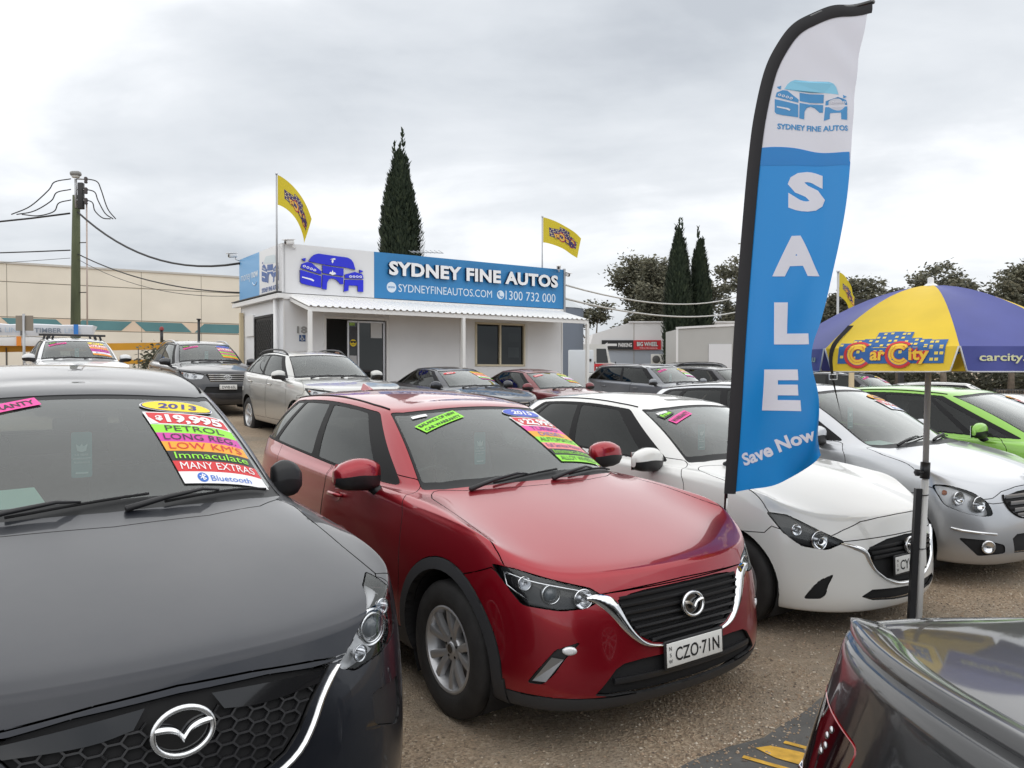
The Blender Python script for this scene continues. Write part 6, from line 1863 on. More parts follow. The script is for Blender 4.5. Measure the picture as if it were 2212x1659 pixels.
# ------------------------------------------------------------------ flags
def cloth_flag(label, pole_base, pole_top, ztop, h, w, dirx, droop, seed, sag=1.0, pole_r=.03, curl=.25):
    """pole with a drooping printed flag"""
    B0 = Vector(pole_base); r = thing('flag_pole', 'grey pole flying the ' + ' '.join(label.split()[:2]) + ' ' + ' '.join(label.split()[-6:]), 'flag pole', tuple(B0), 0, 'grey flag poles')
    mb = MB(); mb.tube([(0, 0, 0), (0, 0, pole_top - B0.z)], [pole_r, pole_r * .7], mat('pole_grey', (.42, .43, .45), .4, metal=.3), n=10)
    mb.build('shaft', r)
    mb = MB(); dished(mb, (0, 0, pole_top - B0.z), (0, 0, 1), [(pole_r * 1.3, -.01), (pole_r * 1.3, .03), (.01, .05)], SATIN, n=10); mb.build('finial', r)
    ym = mat('flag_yellow', (.62, .50, .03), .6, trans=.35); ny = mat('flag_navy', (.05, .035, .14), .6); wn_ = mat('flag_win', (.70, .60, .30), .6); rd = mat('flag_red', (.42, .03, .05), .6); yl = mat('flag_gold', (.80, .52, .08), .6)
    D = Vector(dirx).normalized(); Nn = Vector((0, 0, 1)).cross(D).normalized()
    def pos(a, b, lift=0.0):
        ph = seed
        out = .08 * math.sin(a * 5.5 + b * 1.6 + ph) * a + .05 * math.sin(a * 11 - b * 3 + ph) * a
        x = w * a * (1 - droop * .42 * a) * (1 - curl * a * b * .5)
        z = -h * b * (1 - .10 * a) - w * droop * .95 * a ** 1.25 * sag - .05 * a * math.sin(b * 3 + ph)
        return Vector((0, 0, ztop - B0.z)) + D * (x + pole_r) + Nn * (out + lift) + Vector((0, 0, z))
    f = thing('flag', label, 'flag', tuple(B0), 0, 'yellow flags flying over the yard')
    mb = MB(); nx, ny_ = 20, 14
    vs = [pos(i / nx, j / ny_) for j in range(ny_ + 1) for i in range(nx + 1)]
    mb.add(vs, [(j * (nx + 1) + i, j * (nx + 1) + i + 1, (j + 1) * (nx + 1) + i + 1, (j + 1) * (nx + 1) + i) for j in range(ny_) for i in range(nx)], ym, True); mb.build('cloth', f)
    for s in (1, -1):
        lg = MB(); city_logo(lg, .78, (ny, wn_, rd, yl))
        lg.map(lambda q: pos(.52 + q.x * (1 if s < 0 else -1), .46 - q.y * w / h, (.004 + q.z * 1.2) * -s)); lg.build('print', f)

def feather_flag():
    Y0 = 4.85; base = Vector((1.31, Y0, 0))
    r = thing('feather_flag', 'tall blue and white feather flag reading SALE on a black pole', 'banner', tuple(base))
    L_ = smooth_curve([(1.325, .93), (1.345, 1.25), (1.385, 1.98), (1.43, 2.60), (1.465, 3.00), (1.50, 3.27), (1.562, 3.54), (1.645, 3.71), (1.74, 3.825), (1.88, 3.90), (2.02, 3.94), (2.21, 3.965)], 8)
    Rr = smooth_curve([(1.955, 1.16), (1.90, 1.36), (1.855, 1.56), (1.83, 1.72), (1.845, 1.86), (1.90, 2.02), (1.96, 2.21), (2.02, 2.52), (2.07, 2.84), (2.115, 3.20), (2.155, 3.62), (2.19, 3.86), (2.21, 3.965)], 8)
    def samp(C, t):
        x = t * (len(C) - 1); i = min(int(x), len(C) - 2); return lerp(Vector(C[i]), Vector(C[i + 1]), x - i)
    def rip(x, z):
        """depth of the cloth: taut at the top, folded towards the loose lower corner"""
        t = max(0, min(1, (x - (1.34 + .13 * (z - 1))) / .55)); low = smooth01((2.5 - z) / 1.4)
        y = .020 * math.sin(x * 21 + z * 2.0) * t + .010 * math.sin(x * 34 - z * 5) * t * smooth01((3.1 - z) / 1.0)
        y += low * (.105 * math.sin((x * .85 - z * .30) * 15.0 + .6) * t + .065 * math.sin((x + z * .55) * 12.0) * t * t)
        y += -.10 * low * t * math.exp(-((z - 1.72) / .22) ** 2) + .03 * math.sin(z * 2.2) * t
        y += .008 * math.sin(z * 23 + x * 17) * smooth01((z - 3.0) / .6) * t
        return y
    def W(x, z, lift=0.0):
        # the loose edge swings out towards the lane
        k = 1 - .118 * max(0, x - 1.33 - .02 * (z - 1)) / .62
        return Vector((x * k - base.x, rip(x, z) - lift + Y0 * (k - 1), 1.69 + (z - 1.69) * k))
    wh = mat('flag_white', (.70, .71, .79), .55, trans=.22); bl = mat('flag_blue', (.008, .25, .66), .34, trans=.25, bump=.05, bscale=60); bk = mat('flag_sleeve', (.016, .016, .019), .8)
    NT, NX = 110, 26; tb = None
    rows = []
    for j in range(NT + 1):
        t = j / NT
        a = samp(L_, t ** 1.0); 
        b = samp(Rr, t)
        if j == 0: a = Vector((1.335, .93, 0)); 
        rows.append((a, b))
    def pt(j, i, lift=0.0):
        a, b = rows[j]; s = i / NX
        # lower hem bows downward
        x, z = lerp(a.x, b.x, s), lerp(a.y, b.y, s)
        if j < 12: z -= .05 * (1 - j / 12) * math.sin(s * math.pi) 
        return x, z
    for nm, m_, test in (('white_cloth', wh, lambda x, z: z >= 3.0), ('blue_cloth', bl, lambda x, z: z < 3.0)):
        mb = MB(); idx = {}; vs, fs = [], []
        for j in range(NT):
            for i in range(NX):
                q = [pt(j, i), pt(j, i + 1), pt(j + 1, i + 1), pt(j + 1, i)]
                cx, cz = sum(p[0] for p in q) / 4, sum(p[1] for p in q) / 4
                if not test(cx, cz): continue
                f = []
                for key, p in zip(((j, i), (j, i + 1), (j + 1, i + 1), (j + 1, i)), q):
                    if key not in idx: idx[key] = len(vs); vs.append(W(*p))
                    f.append(idx[key])
                fs.append(f)
        mb.add(vs, fs, m_, True); mb.build(nm, r)
    # wavy cap of blue above the row boundary
    mb = MB(); n = 90; vs = []
    for i in range(n + 1):
        s = i / n; a = lerp(1.50, 2.082, s); z = 3.055 + .018 * math.sin(s * 5.2 + .4)
        vs += [W(a, lerp(z, 2.96, k / 4), .004) for k in range(5)]
    mb.add(vs, [(5 * i + k, 5 * i + k + 1, 5 * i + k + 6, 5 * i + k + 5) for i in range(n) for k in range(4)], bl, True); mb.build('blue_edge', r)
    # sleeve and pole
    mb = MB(); vs = []; Ls = L_ 
    for i, q in enumerate(Ls):
        a, b = Ls[max(0, i - 1)], Ls[min(len(Ls) - 1, i + 1)]; d = Vector((b.x - a.x, b.y - a.y)).normalized(); nn = Vector((d.y, -d.x)); wd = .068
        for k, dy in ((-.12, 0), (.2, -.014), (.75, -.012), (1, -.002)):
            x, z = q.x + nn.x * wd * k, q.y + nn.y * wd * k; vs.append(W(x, z, .004 - dy))
    mb.add(vs, [(i * 4 + k, i * 4 + k + 1, i * 4 + k + 5, i * 4 + k + 4) for i in range(len(Ls) - 1) for k in range(3)], bk, True); mb.build('sleeve', r)
    mb = MB(); mb.tube([(0, 0, .0), (.005, 0, .45), (.022, 0, .95)] + [W(q.x + .018, q.y, -.008) for q in Ls[4::4]], .011, GLOSSB, n=8); mb.build('pole', r)
    mb = MB(); mb.tube([(.01, 0, .55), (.012, 0, .68)], .019, BLACK, n=8); mb.tube([(.028, -.012, .80), (.020, -.018, .84), (.026, -.012, .90)], .006, WHITE, n=6); mb.build('pole_clip', r)
    mb = MB(); mb.tube([(0, 0, -.05), (0, 0, .22)], .02, BLACK, n=8); mb.build('ground_spike', r)
    mb = MB(); mb.prism([(0, 0), (.035, 0), (.035, .07), (0, .07)], (0, -.002, 0), WHITEP, o=(.032, -.022, .97), ux=(1, 0, 0)); mb.build('maker_tag', r)
    # lettering, draped on the cloth
    lt = mat('flag_letter', (.80, .80, .86), .55, trans=.15)
    def letters(s, x, z, h, w, name='lettering', rot=0.0, m=lt, bold=.06, warp=None):
        mb = MB(); c, sn = math.cos(rot), math.sin(rot)
        vs, fs = text2d(s, h, bold); w0 = max(v[0] for v in vs) - min(v[0] for v in vs); k = w / w0
        bm = bmesh.new(); vv = [bm.verts.new((v[0] * k, v[1], 0)) for v in vs]
        for f in fs:
            try: bm.faces.new([vv[i] for i in f])
            except ValueError: pass
        n = max(4, int(w / .03)); 
        for i in range(1, n): bmesh.ops.bisect_plane(bm, geom=bm.verts[:] + bm.edges[:] + bm.faces[:], plane_co=(-w / 2 + w * i / n, 0, 0), plane_no=(1, 0, 0))
        n = max(3, int(h / .04))
        for i in range(1, n): bmesh.ops.bisect_plane(bm, geom=bm.verts[:] + bm.edges[:] + bm.faces[:], plane_co=(0, h * i / n, 0), plane_no=(0, 1, 0))
        bm.verts.index_update()
        out = []
        for v in bm.verts:
            a, b = v.co.x, v.co.y
            if warp: b += warp(a)
            out.append(W(x + a * c - b * sn, z + a * sn + b * c, .005))
        mb.add(out, [[v.index for v in f.verts] for f in bm.faces], m, False); bm.free(); mb.build(name, r)
    letters('S', 1.818, 2.675, .255, .235); letters('A', 1.752, 2.275, .262, .290); letters('L', 1.722, 1.855, .275, .205); letters('E', 1.662, 1.445, .270, .212)
    letters('Save Now', 1.650, 1.185, .086, .435, rot=R(19), bold=.035, warp=lambda a: .02 * math.sin(a * 9))
    lb = mat('flag_logo', (.05, .26, .55), .55); letters('SYDNEY FINE AUTOS', 1.855, 3.172, .036, .44, m=lb, bold=.035, warp=lambda a: .10 * a * a * 1.4 - .02 * a)
    mb = MB(); car_logo(mb, (1.845, 0, 3.365), (1, 0, 0), (0, 0, 1), .455, {'*': lb, 'roof': mat('flag_pale', (.22, .55, .75), .55)}, rings=lt)
    mb.map(lambda q: W(q.x, q.z, .004 - q.y)); mb.build('car_drawing', r)
    return r

# ------------------------------------------------------------------ umbrella
def umbrella():
    C = Vector((2.545, 4.80, 0)); r = thing('market_umbrella', 'yellow and blue market umbrella with a printed skyline on a white pole', 'umbrella', tuple(C))
    ye = mat('umb_yellow', (.86, .60, .03), .55, trans=.18, var=.06, vscale=5); bl = mat('umb_blue', (.065, .08, .31), .55, trans=.12, var=.06, vscale=5)
    ed = mat('umb_edge', (.55, .55, .55), .7)
    rad, zt, ze, zv = .88, 2.214, 1.817, 1.69
    tx = .02
    def canopy(ang, f, half=R(22.5), th=0.0):
        """point at azimuth fraction th (-1..1) of a panel centred on ang, f from crown (0) to rim (1)"""
        a = ang + half * th
        rr = rad * f * math.cos(half) / math.cos(half * th) if False else rad * f * (1 - .075 * (1 - th * th) * 1.0)
        z = lerp(zt, ze, f ** 1.75) - .018 * (1 - th * th) * math.sin(math.pi * f)
        return Vector((rr * math.cos(a) + tx, rr * math.sin(a), z))
    a0 = R(-132)
    navy = mat('umb_skyline', (.02, .11, .33), .6); wn_ = mat('umb_win', (.78, .60, .10), .6); rd = mat('umb_red', (.60, .03, .03), .6); yl = mat('umb_gold', (.84, .52, .04), .6); wt = mat('umb_text', (.72, .72, .42), .6)
    for k in range(8):
        ang = a0 + k * R(45); m_ = ye if k % 2 == 0 else bl
        mb = MB(); nf, nt_ = 10, 10
        vs = [canopy(ang, j / nf, th=-1 + 2 * i / nt_) for j in range(nf + 1) for i in range(nt_ + 1)]
        mb.add(vs, [(j * (nt_ + 1) + i, (j + 1) * (nt_ + 1) + i, (j + 1) * (nt_ + 1) + i + 1, j * (nt_ + 1) + i + 1) for j in range(nf) for i in range(nt_)], m_, True)
        # valance with rounded corners
        def val(th, d):
            q = canopy(ang, 1.0, th=th); s = abs(th); dep = (ze - zv) + .004
            inset = 0 if s < .86 else (s - .86) / .14
            x = 1 - .16 * d * (1 if s > .9 else 0) * 0
            return q + Vector((math.cos(ang), math.sin(ang), 0)) * (.012 * d - .010 * math.sin(th * 6 + k) * d) - Vector((0, 0, dep * d * math.sqrt(max(0, 1 - inset ** 2.2)) if d > 0 else 0))
        vs = [val(-1 + 2 * i / 20, d / 4) for d in range(5) for i in range(21)]
        mb.add(vs, [(d * 21 + i, (d + 1) * 21 + i, (d + 1) * 21 + i + 1, d * 21 + i + 1) for d in range(4) for i in range(20)], m_, True)
        mb.tube([val(-1 + 2 * i / 20, 1) for i in range(21)], .0045, ed, n=5)
        mb.build('canopy_panel', r)
        mb = MB(); mb.tube([canopy(ang, j / 8, th=1) - Vector((0, 0, .012)) for j in range(9)], .006, SATIN, n=6); mb.build('rib', r)
        A = Vector((math.cos(ang), math.sin(ang), 0)); T = Vector((-math.sin(ang), math.cos(ang), 0))
        if k in (0, 4, 2, 6):
            lg = MB(); city_logo(lg, .56, (navy, wn_, rd, yl))
            def place(q, ang=ang):
                # foot of the print on the valance, the skyline climbing over the rim on to the canopy
                s = q.y + .005; th = max(-1, min(1, q.x / (rad * .383)))
                out = .004 + q.z
                if s < .0:
                    p = val_(ang, th, min(1, -s / (ze - zv))); return p + A * out
                f = 1 - s / rad * .98; p = canopy(ang, f, th=q.x / (rad * f * .383)); n = Vector((math.cos(ang) * .55, math.sin(ang) * .55, .84)); return p + n * out
            def val_(ang, th, d):
                q = canopy(ang, 1.0, th=th); return q + Vector((math.cos(ang), math.sin(ang), 0)) * (.012 * d - .010 * math.sin(th * 6 + k) * d) - Vector((0, 0, (ze - zv) * d))
            lg.map(place); lg.build('print', r)
        else:
            lg = MB(); put_text(lg, 'carcity.com.au', (0, 0, 0), (1, 0, 0), (0, 1, 0), .042, wt, bold=.02, fitw=.50)
            lg.map(lambda q: canopy(ang, 1.0, th=max(-1, min(1, q.x / (rad * .383)))) + A * (.016) - Vector((0, 0, .075 - q.y))); lg.build('print', r)
    mb = MB(); dished(mb, (tx, 0, zt - .005), (0, 0, 1), [(.045, 0), (.03, .012), (.018, .02), (.018, .05), (.010, .055)], WHITE, n=14); mb.build('finial', r)
    wp = mat('umb_pole', (.66, .66, .65), .4)
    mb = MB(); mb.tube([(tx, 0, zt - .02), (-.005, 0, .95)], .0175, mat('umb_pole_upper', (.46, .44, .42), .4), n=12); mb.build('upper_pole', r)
    mb = MB(); mb.tube([(-.004, 0, 1.02), (-.045, 0, 0.04)], .0225, wp, n=12); mb.build('lower_pole', r)
    mb = MB(); mb.tube([(-.002, 0, 1.13), (-.007, 0, 1.03)], .028, BLACK, n=12); mb.tube([(-.005, 0, 1.07), (-.06, -.03, 1.07)], .012, BLACK, n=8); dished(mb, (-.062, -.03, 1.07), (-.9, -.4, 0), [(.022, 0), (.024, .012), (.012, .016)], BLACK, n=6); mb.build('clamp', r)
    mb = MB(); mb.bar((-.052, -.012, .97), (-.095, -.012, .04), .038, .03, BLACK, up=(0, 1, 0))
    for z in (.93, .60): mb.tube([Vector((-.02 - (.97 - z) * .045, 0, z)) + Vector((.038 * math.cos(a), .03 * math.sin(a), 0)) for a in [2 * math.pi * i / 14 for i in range(14)]], .003, BLACK, n=4, closed=True)
    mb.build('cover_strip', r)
    mb = MB(); mb.lathe([(.0, .07), (.05, .07), (.22, .05), (.24, .02), (.24, 0)], mat('base_concrete', (.30, .30, .29), .9), c=(-.045, 0, 0), n=24); mb.build('base', r)
    # loose black strap hanging from the rim
    mb = MB(); p0 = canopy(a0, .80, th=-.96) + Vector((0, -.01, .006)); p1 = canopy(a0, 1, th=-.88) + Vector((-.01, -.015, 0)); p2 = p1 + Vector((.0, -.005, -.16)); p3 = p1 + Vector((.07, .02, -.42))
    sp = smooth_curve([p0, p1, p2, p3], 6); vs = []
    for i, q in enumerate(sp):
        w_ = .017 if i < 13 else lerp(.017, .008, (i - 13) / 5); a = .4 * i / 6
        vs += [q + Vector((w_ * math.cos(a), w_ * math.sin(a), 0)), q - Vector((w_ * math.cos(a), w_ * math.sin(a), 0))]
    mb.add(vs, [(2 * i, 2 * i + 1, 2 * i + 3, 2 * i + 2) for i in range(len(sp) - 1)], BLACKM, True); mb.build('strap', r)
    mb = MB(); q = p2; mb.tube([q + Vector((a, -.006, b)) for a, b in ((-.022, -.014), (.022, -.014), (.022, .014), (-.022, .014))], .0035, WHITE, n=5, closed=True); mb.build('buckle', r)
    return r
# ================================================================== background
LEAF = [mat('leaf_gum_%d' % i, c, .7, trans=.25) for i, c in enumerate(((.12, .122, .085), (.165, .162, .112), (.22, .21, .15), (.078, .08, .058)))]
CYPL = [mat('leaf_cypress_%d' % i, c, .75, trans=.15) for i, c in enumerate(((.024, .040, .024), (.036, .056, .032), (.055, .078, .042)))]
BARK = mat('bark_gum', (.20, .17, .14), .9, var=.3, vscale=4, bump=.4, bscale=8); BARKD = mat('bark_dark', (.07, .055, .045), .9, var=.3, vscale=5)
def leaf_quads(mb_buf, c, s, rnd, m, up=0.0):
    a, b = rnd.uniform(0, 6.283), rnd.uniform(-1, 1)
    u = Vector((math.cos(a), math.sin(a), b * .8)).normalized(); w = Vector((rnd.uniform(-1, 1), rnd.uniform(-1, 1), rnd.uniform(-1, 1) + up)); v = u.cross(w)
    if v.length < .01: v = Vector((0, 0, 1))
    v.normalize(); V_, F_ = mb_buf[m]; n = len(V_)
    V_ += [c - u * s, c + v * s * .45, c + u * s, c - v * s * .45]; F_.append((n, n + 1, n + 2, n + 3))
def gum_tree(label, base, h, clumps, seed, leaves=1500, ls=.26, trunk_r=.22, group=None, name='gum_tree'):
    """clumps: (dx, dz as fractions of the height, radius as a fraction)"""
    rnd = random.Random(seed); B0 = Vector(base); r = thing(name, label, 'tree', tuple(B0), 0, group)
    tb = MB(); top = Vector((rnd.uniform(-.04, .04) * h, rnd.uniform(-.04, .04) * h, h * .45))
    tb.tube([(0, 0, -.3), (rnd.uniform(-.2, .2), 0, h * .2), top], [trunk_r, trunk_r * .75, trunk_r * .5], BARK, n=8)
    buf = [([], []) for _ in LEAF]; tot = sum(c[2] ** 2 for c in clumps)
    for dx, dz, cr in clumps:
        dy = rnd.uniform(-.18, .18); c = Vector((dx * h, dy * h, dz * h)); R_ = cr * h
        s = lerp(Vector((0, 0, h * .25)), top, rnd.uniform(.3, 1)); mid = lerp(s, c, .55) + Vector((rnd.uniform(-.03, .03) * h, 0, -.02 * h))
        tb.tube([s, mid, c], [trunk_r * .42, trunk_r * .26, trunk_r * .10], BARK, n=6)
        subs = [c + Vector((rnd.gauss(0, .5), rnd.gauss(0, .5), rnd.gauss(0, .38))) * R_ for _ in range(13)]
        for q in subs: tb.tube([lerp(mid, c, rnd.uniform(.3, 1)), q], [trunk_r * .10, trunk_r * .04], BARK, n=4)
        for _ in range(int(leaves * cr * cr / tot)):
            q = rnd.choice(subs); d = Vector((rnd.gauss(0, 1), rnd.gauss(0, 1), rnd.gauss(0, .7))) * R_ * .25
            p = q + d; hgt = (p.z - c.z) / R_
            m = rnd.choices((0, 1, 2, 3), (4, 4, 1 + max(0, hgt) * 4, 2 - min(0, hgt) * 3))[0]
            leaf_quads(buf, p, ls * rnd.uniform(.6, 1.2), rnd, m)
    tb.build('trunk', r); mb = MB()
    for m_, (V_, F_) in zip(LEAF, buf): mb.add(V_, F_, m_)
    mb.build('crown', r); return r
def cypress(label, base, h, w, seed, n=7000, tips=((0, 1.0),), ls=.22):
    rnd = random.Random(seed); r = thing('cypress_tree', label, 'tree', tuple(base), 0, 'tall dark cypress trees')
    tb = MB(); tb.tube([(0, 0, -.3), (0, 0, h * .7)], [.22, .06], BARKD, n=8); tb.build('trunk', r)
    buf = [([], []) for _ in CYPL]
    spires = []
    for k in range(40):
        a = rnd.uniform(0, 6.28); rr = w * .5 * math.sqrt(rnd.random()) * .66; hh = h * (1 - .55 * (rr / (w * .5)) ** 1.4) * rnd.uniform(.86, 1.0)
        spires.append((rr * math.cos(a), rr * math.sin(a), rnd.uniform(.02, .45) * hh, hh, w * rnd.uniform(.14, .23)))
    for dx, f in tips: spires.append((dx * w, 0, 0, h * f, w * .20))
    for _ in range(int(n * .7)):      # solid body of the column
        t = rnd.random() ** .9; a = rnd.uniform(0, 6.28); z = h * t * .91; q = w * .5 * min(1, .62 + t * 2.2) * (1 - t ** 3.6) ** .8 * (.88 + .12 * math.sin(a * 3 + z * .9) + .06 * math.sin(z * 2.3 + a * 5)) * rnd.uniform(.72, 1.0)
        p = Vector((q * math.cos(a), q * math.sin(a), z + .1)); V_, F_ = buf[rnd.choices((0, 1, 2), (5, 4, 1.2))[0]]; k = len(V_); s = ls * rnd.uniform(.5, 1.2); o = Vector((math.cos(a), math.sin(a), rnd.uniform(1.0, 2.4))).normalized(); sd = Vector((-math.sin(a), math.cos(a), rnd.uniform(-.3, .3)))
        V_ += [p - o * s * .6, p + sd * s * .32, p + o * s, p - sd * s * .32]; F_.append((k, k + 1, k + 2, k + 3))
    for _ in range(int(n * .5)):
        x, y, z0, z1, rr = rnd.choice(spires); t = rnd.random() ** .8
        z = lerp(z0, z1, t); q = rr * (1 - t) ** .55 * (1.0 if t > .06 else t / .06) * rnd.uniform(.55, 1.08); a = rnd.uniform(0, 6.28)
        p = Vector((x + q * math.cos(a), y + q * math.sin(a), max(.15, z)))
        V_, F_ = buf[rnd.choices((0, 1, 2), (5, 4, 1.4))[0]]; k = len(V_); s = ls * rnd.uniform(.5, 1.2); o = Vector((math.cos(a), math.sin(a), rnd.uniform(1.0, 2.4))).normalized()
        sd = Vector((-math.sin(a), math.cos(a), rnd.uniform(-.3, .3)))
        V_ += [p - o * s * .6, p + sd * s * .32, p + o * s, p - sd * s * .32]; F_.append((k, k + 1, k + 2, k + 3))
    mb = MB()
    for m_, (V_, F_) in zip(CYPL, buf): mb.add(V_, F_, m_)
    mb.build('crown', r); return r
def bush(label, base, rx, rz, seed, n=1400):
    rnd = random.Random(seed); r = thing('bush', label, 'bush', tuple(base)); tb = MB()
    for k in range(7): a = k * .9; tb.tube([(0, 0, 0), (rx * .6 * math.cos(a), rx * .6 * math.sin(a), rz * .8)], [.03, .01], BARKD, n=5)
    tb.build('stem', r); buf = [([], []) for _ in LEAF]
    subs = [(Vector((rnd.uniform(-1, 1) * rx * .7, rnd.uniform(-1, 1) * rx * .5, rz * rnd.uniform(.35, .85)))) for _ in range(26)]
    for _ in range(n):
        q = rnd.choice(subs); leaf_quads(buf, q + Vector((rnd.gauss(0, .2) * rx, rnd.gauss(0, .2) * rx, rnd.gauss(0, .16) * rz)), .07 * rnd.uniform(.6, 1.2), rnd, rnd.choice((0, 0, 1, 3)))
    mb = MB()
    for m_, (V_, F_) in zip(LEAF, buf): mb.add(V_, F_, m_)
    mb.build('foliage', r)
def warehouse():
    A = Vector((-15.0, 45.4, 0)); d = Vector((-.844, -.536, 0)); n = Vector((.536, -.844, 0)); L_ = 38.0; H_ = 7.05; Z = -.5
    r = thing('warehouse', 'long beige concrete panel warehouse with teal parallelograms on a pink band', 'building', tuple(A))
    cm = mat('tilt_beige', (.79, .735, .63), .85, var=.06, vscale=.5, bump=.15, bscale=6); pk = mat('band_pink', (.74, .60, .47), .85, var=.05, vscale=.6); tl = mat('band_teal', (.11, .25, .27), .8, var=.08, vscale=1)
    gr = mat('joint_grey', (.30, .27, .22), .9); cap = mat('parapet_cap', (.55, .53, .49), .6)
    def P(t, z, o=0.0): return d * t + n * o + Vector((0, 0, z))
    w = 3.05; t = -.2
    rows = [(Z, 3.78), (3.80, 4.38), (4.40, 6.13), (6.15, H_)]
    mb = MB(); mb.add([P(-.2, Z, -.03), P(L_, Z, -.03), P(L_, H_ - .01, -.03), P(-.2, H_ - .01, -.03), P(-.2, Z, -6), P(L_, Z, -6), P(L_, H_ - .01, -6), P(-.2, H_ - .01, -6)], [(3, 2, 1, 0), (4, 5, 6, 7), (0, 4, 7, 3), (1, 2, 6, 5), (3, 7, 6, 2)], gr); mb.build('core', r)
    while t < L_ - .1:
        for k, (z0, z1) in enumerate(rows):
            mb = MB(); a, b = t + .012, min(L_, t + w - .012)
            mb.add([P(a, z0 + .01, 0), P(b, z0 + .01, 0), P(b, z1 - .01, 0), P(a, z1 - .01, 0), P(a, z0 + .01, -.025), P(b, z0 + .01, -.025), P(b, z1 - .01, -.025), P(a, z1 - .01, -.025)], [(3, 2, 1, 0), (0, 4, 7, 3), (1, 2, 6, 5), (3, 7, 6, 2), (0, 1, 5, 4)], pk if k == 1 else cm); mb.build('panel', r)
        t += w
    # teal shapes leaning alternately
    t0, i = .35, 0; wd = 2.35
    while t0 < L_ - 3:
        k = .52 if i % 2 == 0 else -.52
        a, b = t0, t0 + wd
        q = [(a + max(0, k), 3.84), (b + max(0, k), 3.84), (b - min(0, k), 4.34), (a - min(0, k), 4.34)] if k > 0 else [(a, 3.84), (b, 3.84), (b + .52, 4.34), (a + .52, 4.34)]
        if k > 0: q = [(a + .52, 3.84), (b + .52, 3.84), (b, 4.34), (a, 4.34)]
        mb = MB(); mb.add([P(x, z, .012) for x, z in q], [(3, 2, 1, 0)], tl); mb.add([P(x, z, .012) for x, z in q] + [P(x, z, 0) for x, z in q], [(j, (j + 1) % 4, 4 + (j + 1) % 4, 4 + j) for j in range(4)], tl); mb.build('teal_shape', r)
        t0 += wd + .66; i += 1
    mb = MB(); mb.bar(P(-.25, H_ + .03, -.05), P(L_, H_ + .03, -.05), .22, .10, cap); mb.build('parapet', r)
    mb = MB(); mb.tube([P(-.1, Z, .08), P(-.1, H_ - .1, .08)], .06, mat('pipe_green', (.10, .16, .14), .6), n=8); mb.build('downpipe', r)
def wire(name_label, pts, r=.012, m=None, sag=.0, n=14, group=None):
    a, b = Vector(pts[0]), Vector(pts[-1]); q = []
    for i in range(n + 1):
        t = i / n; p = lerp(a, b, t); p.z -= sag * 4 * t * (1 - t); q.append(p)
    mb = MB(); mb.tube(q, r, m or mat('cable', (.02, .02, .022), .6), n=6)
    return tag(mb.build('cable'), name_label, 'cable', group)
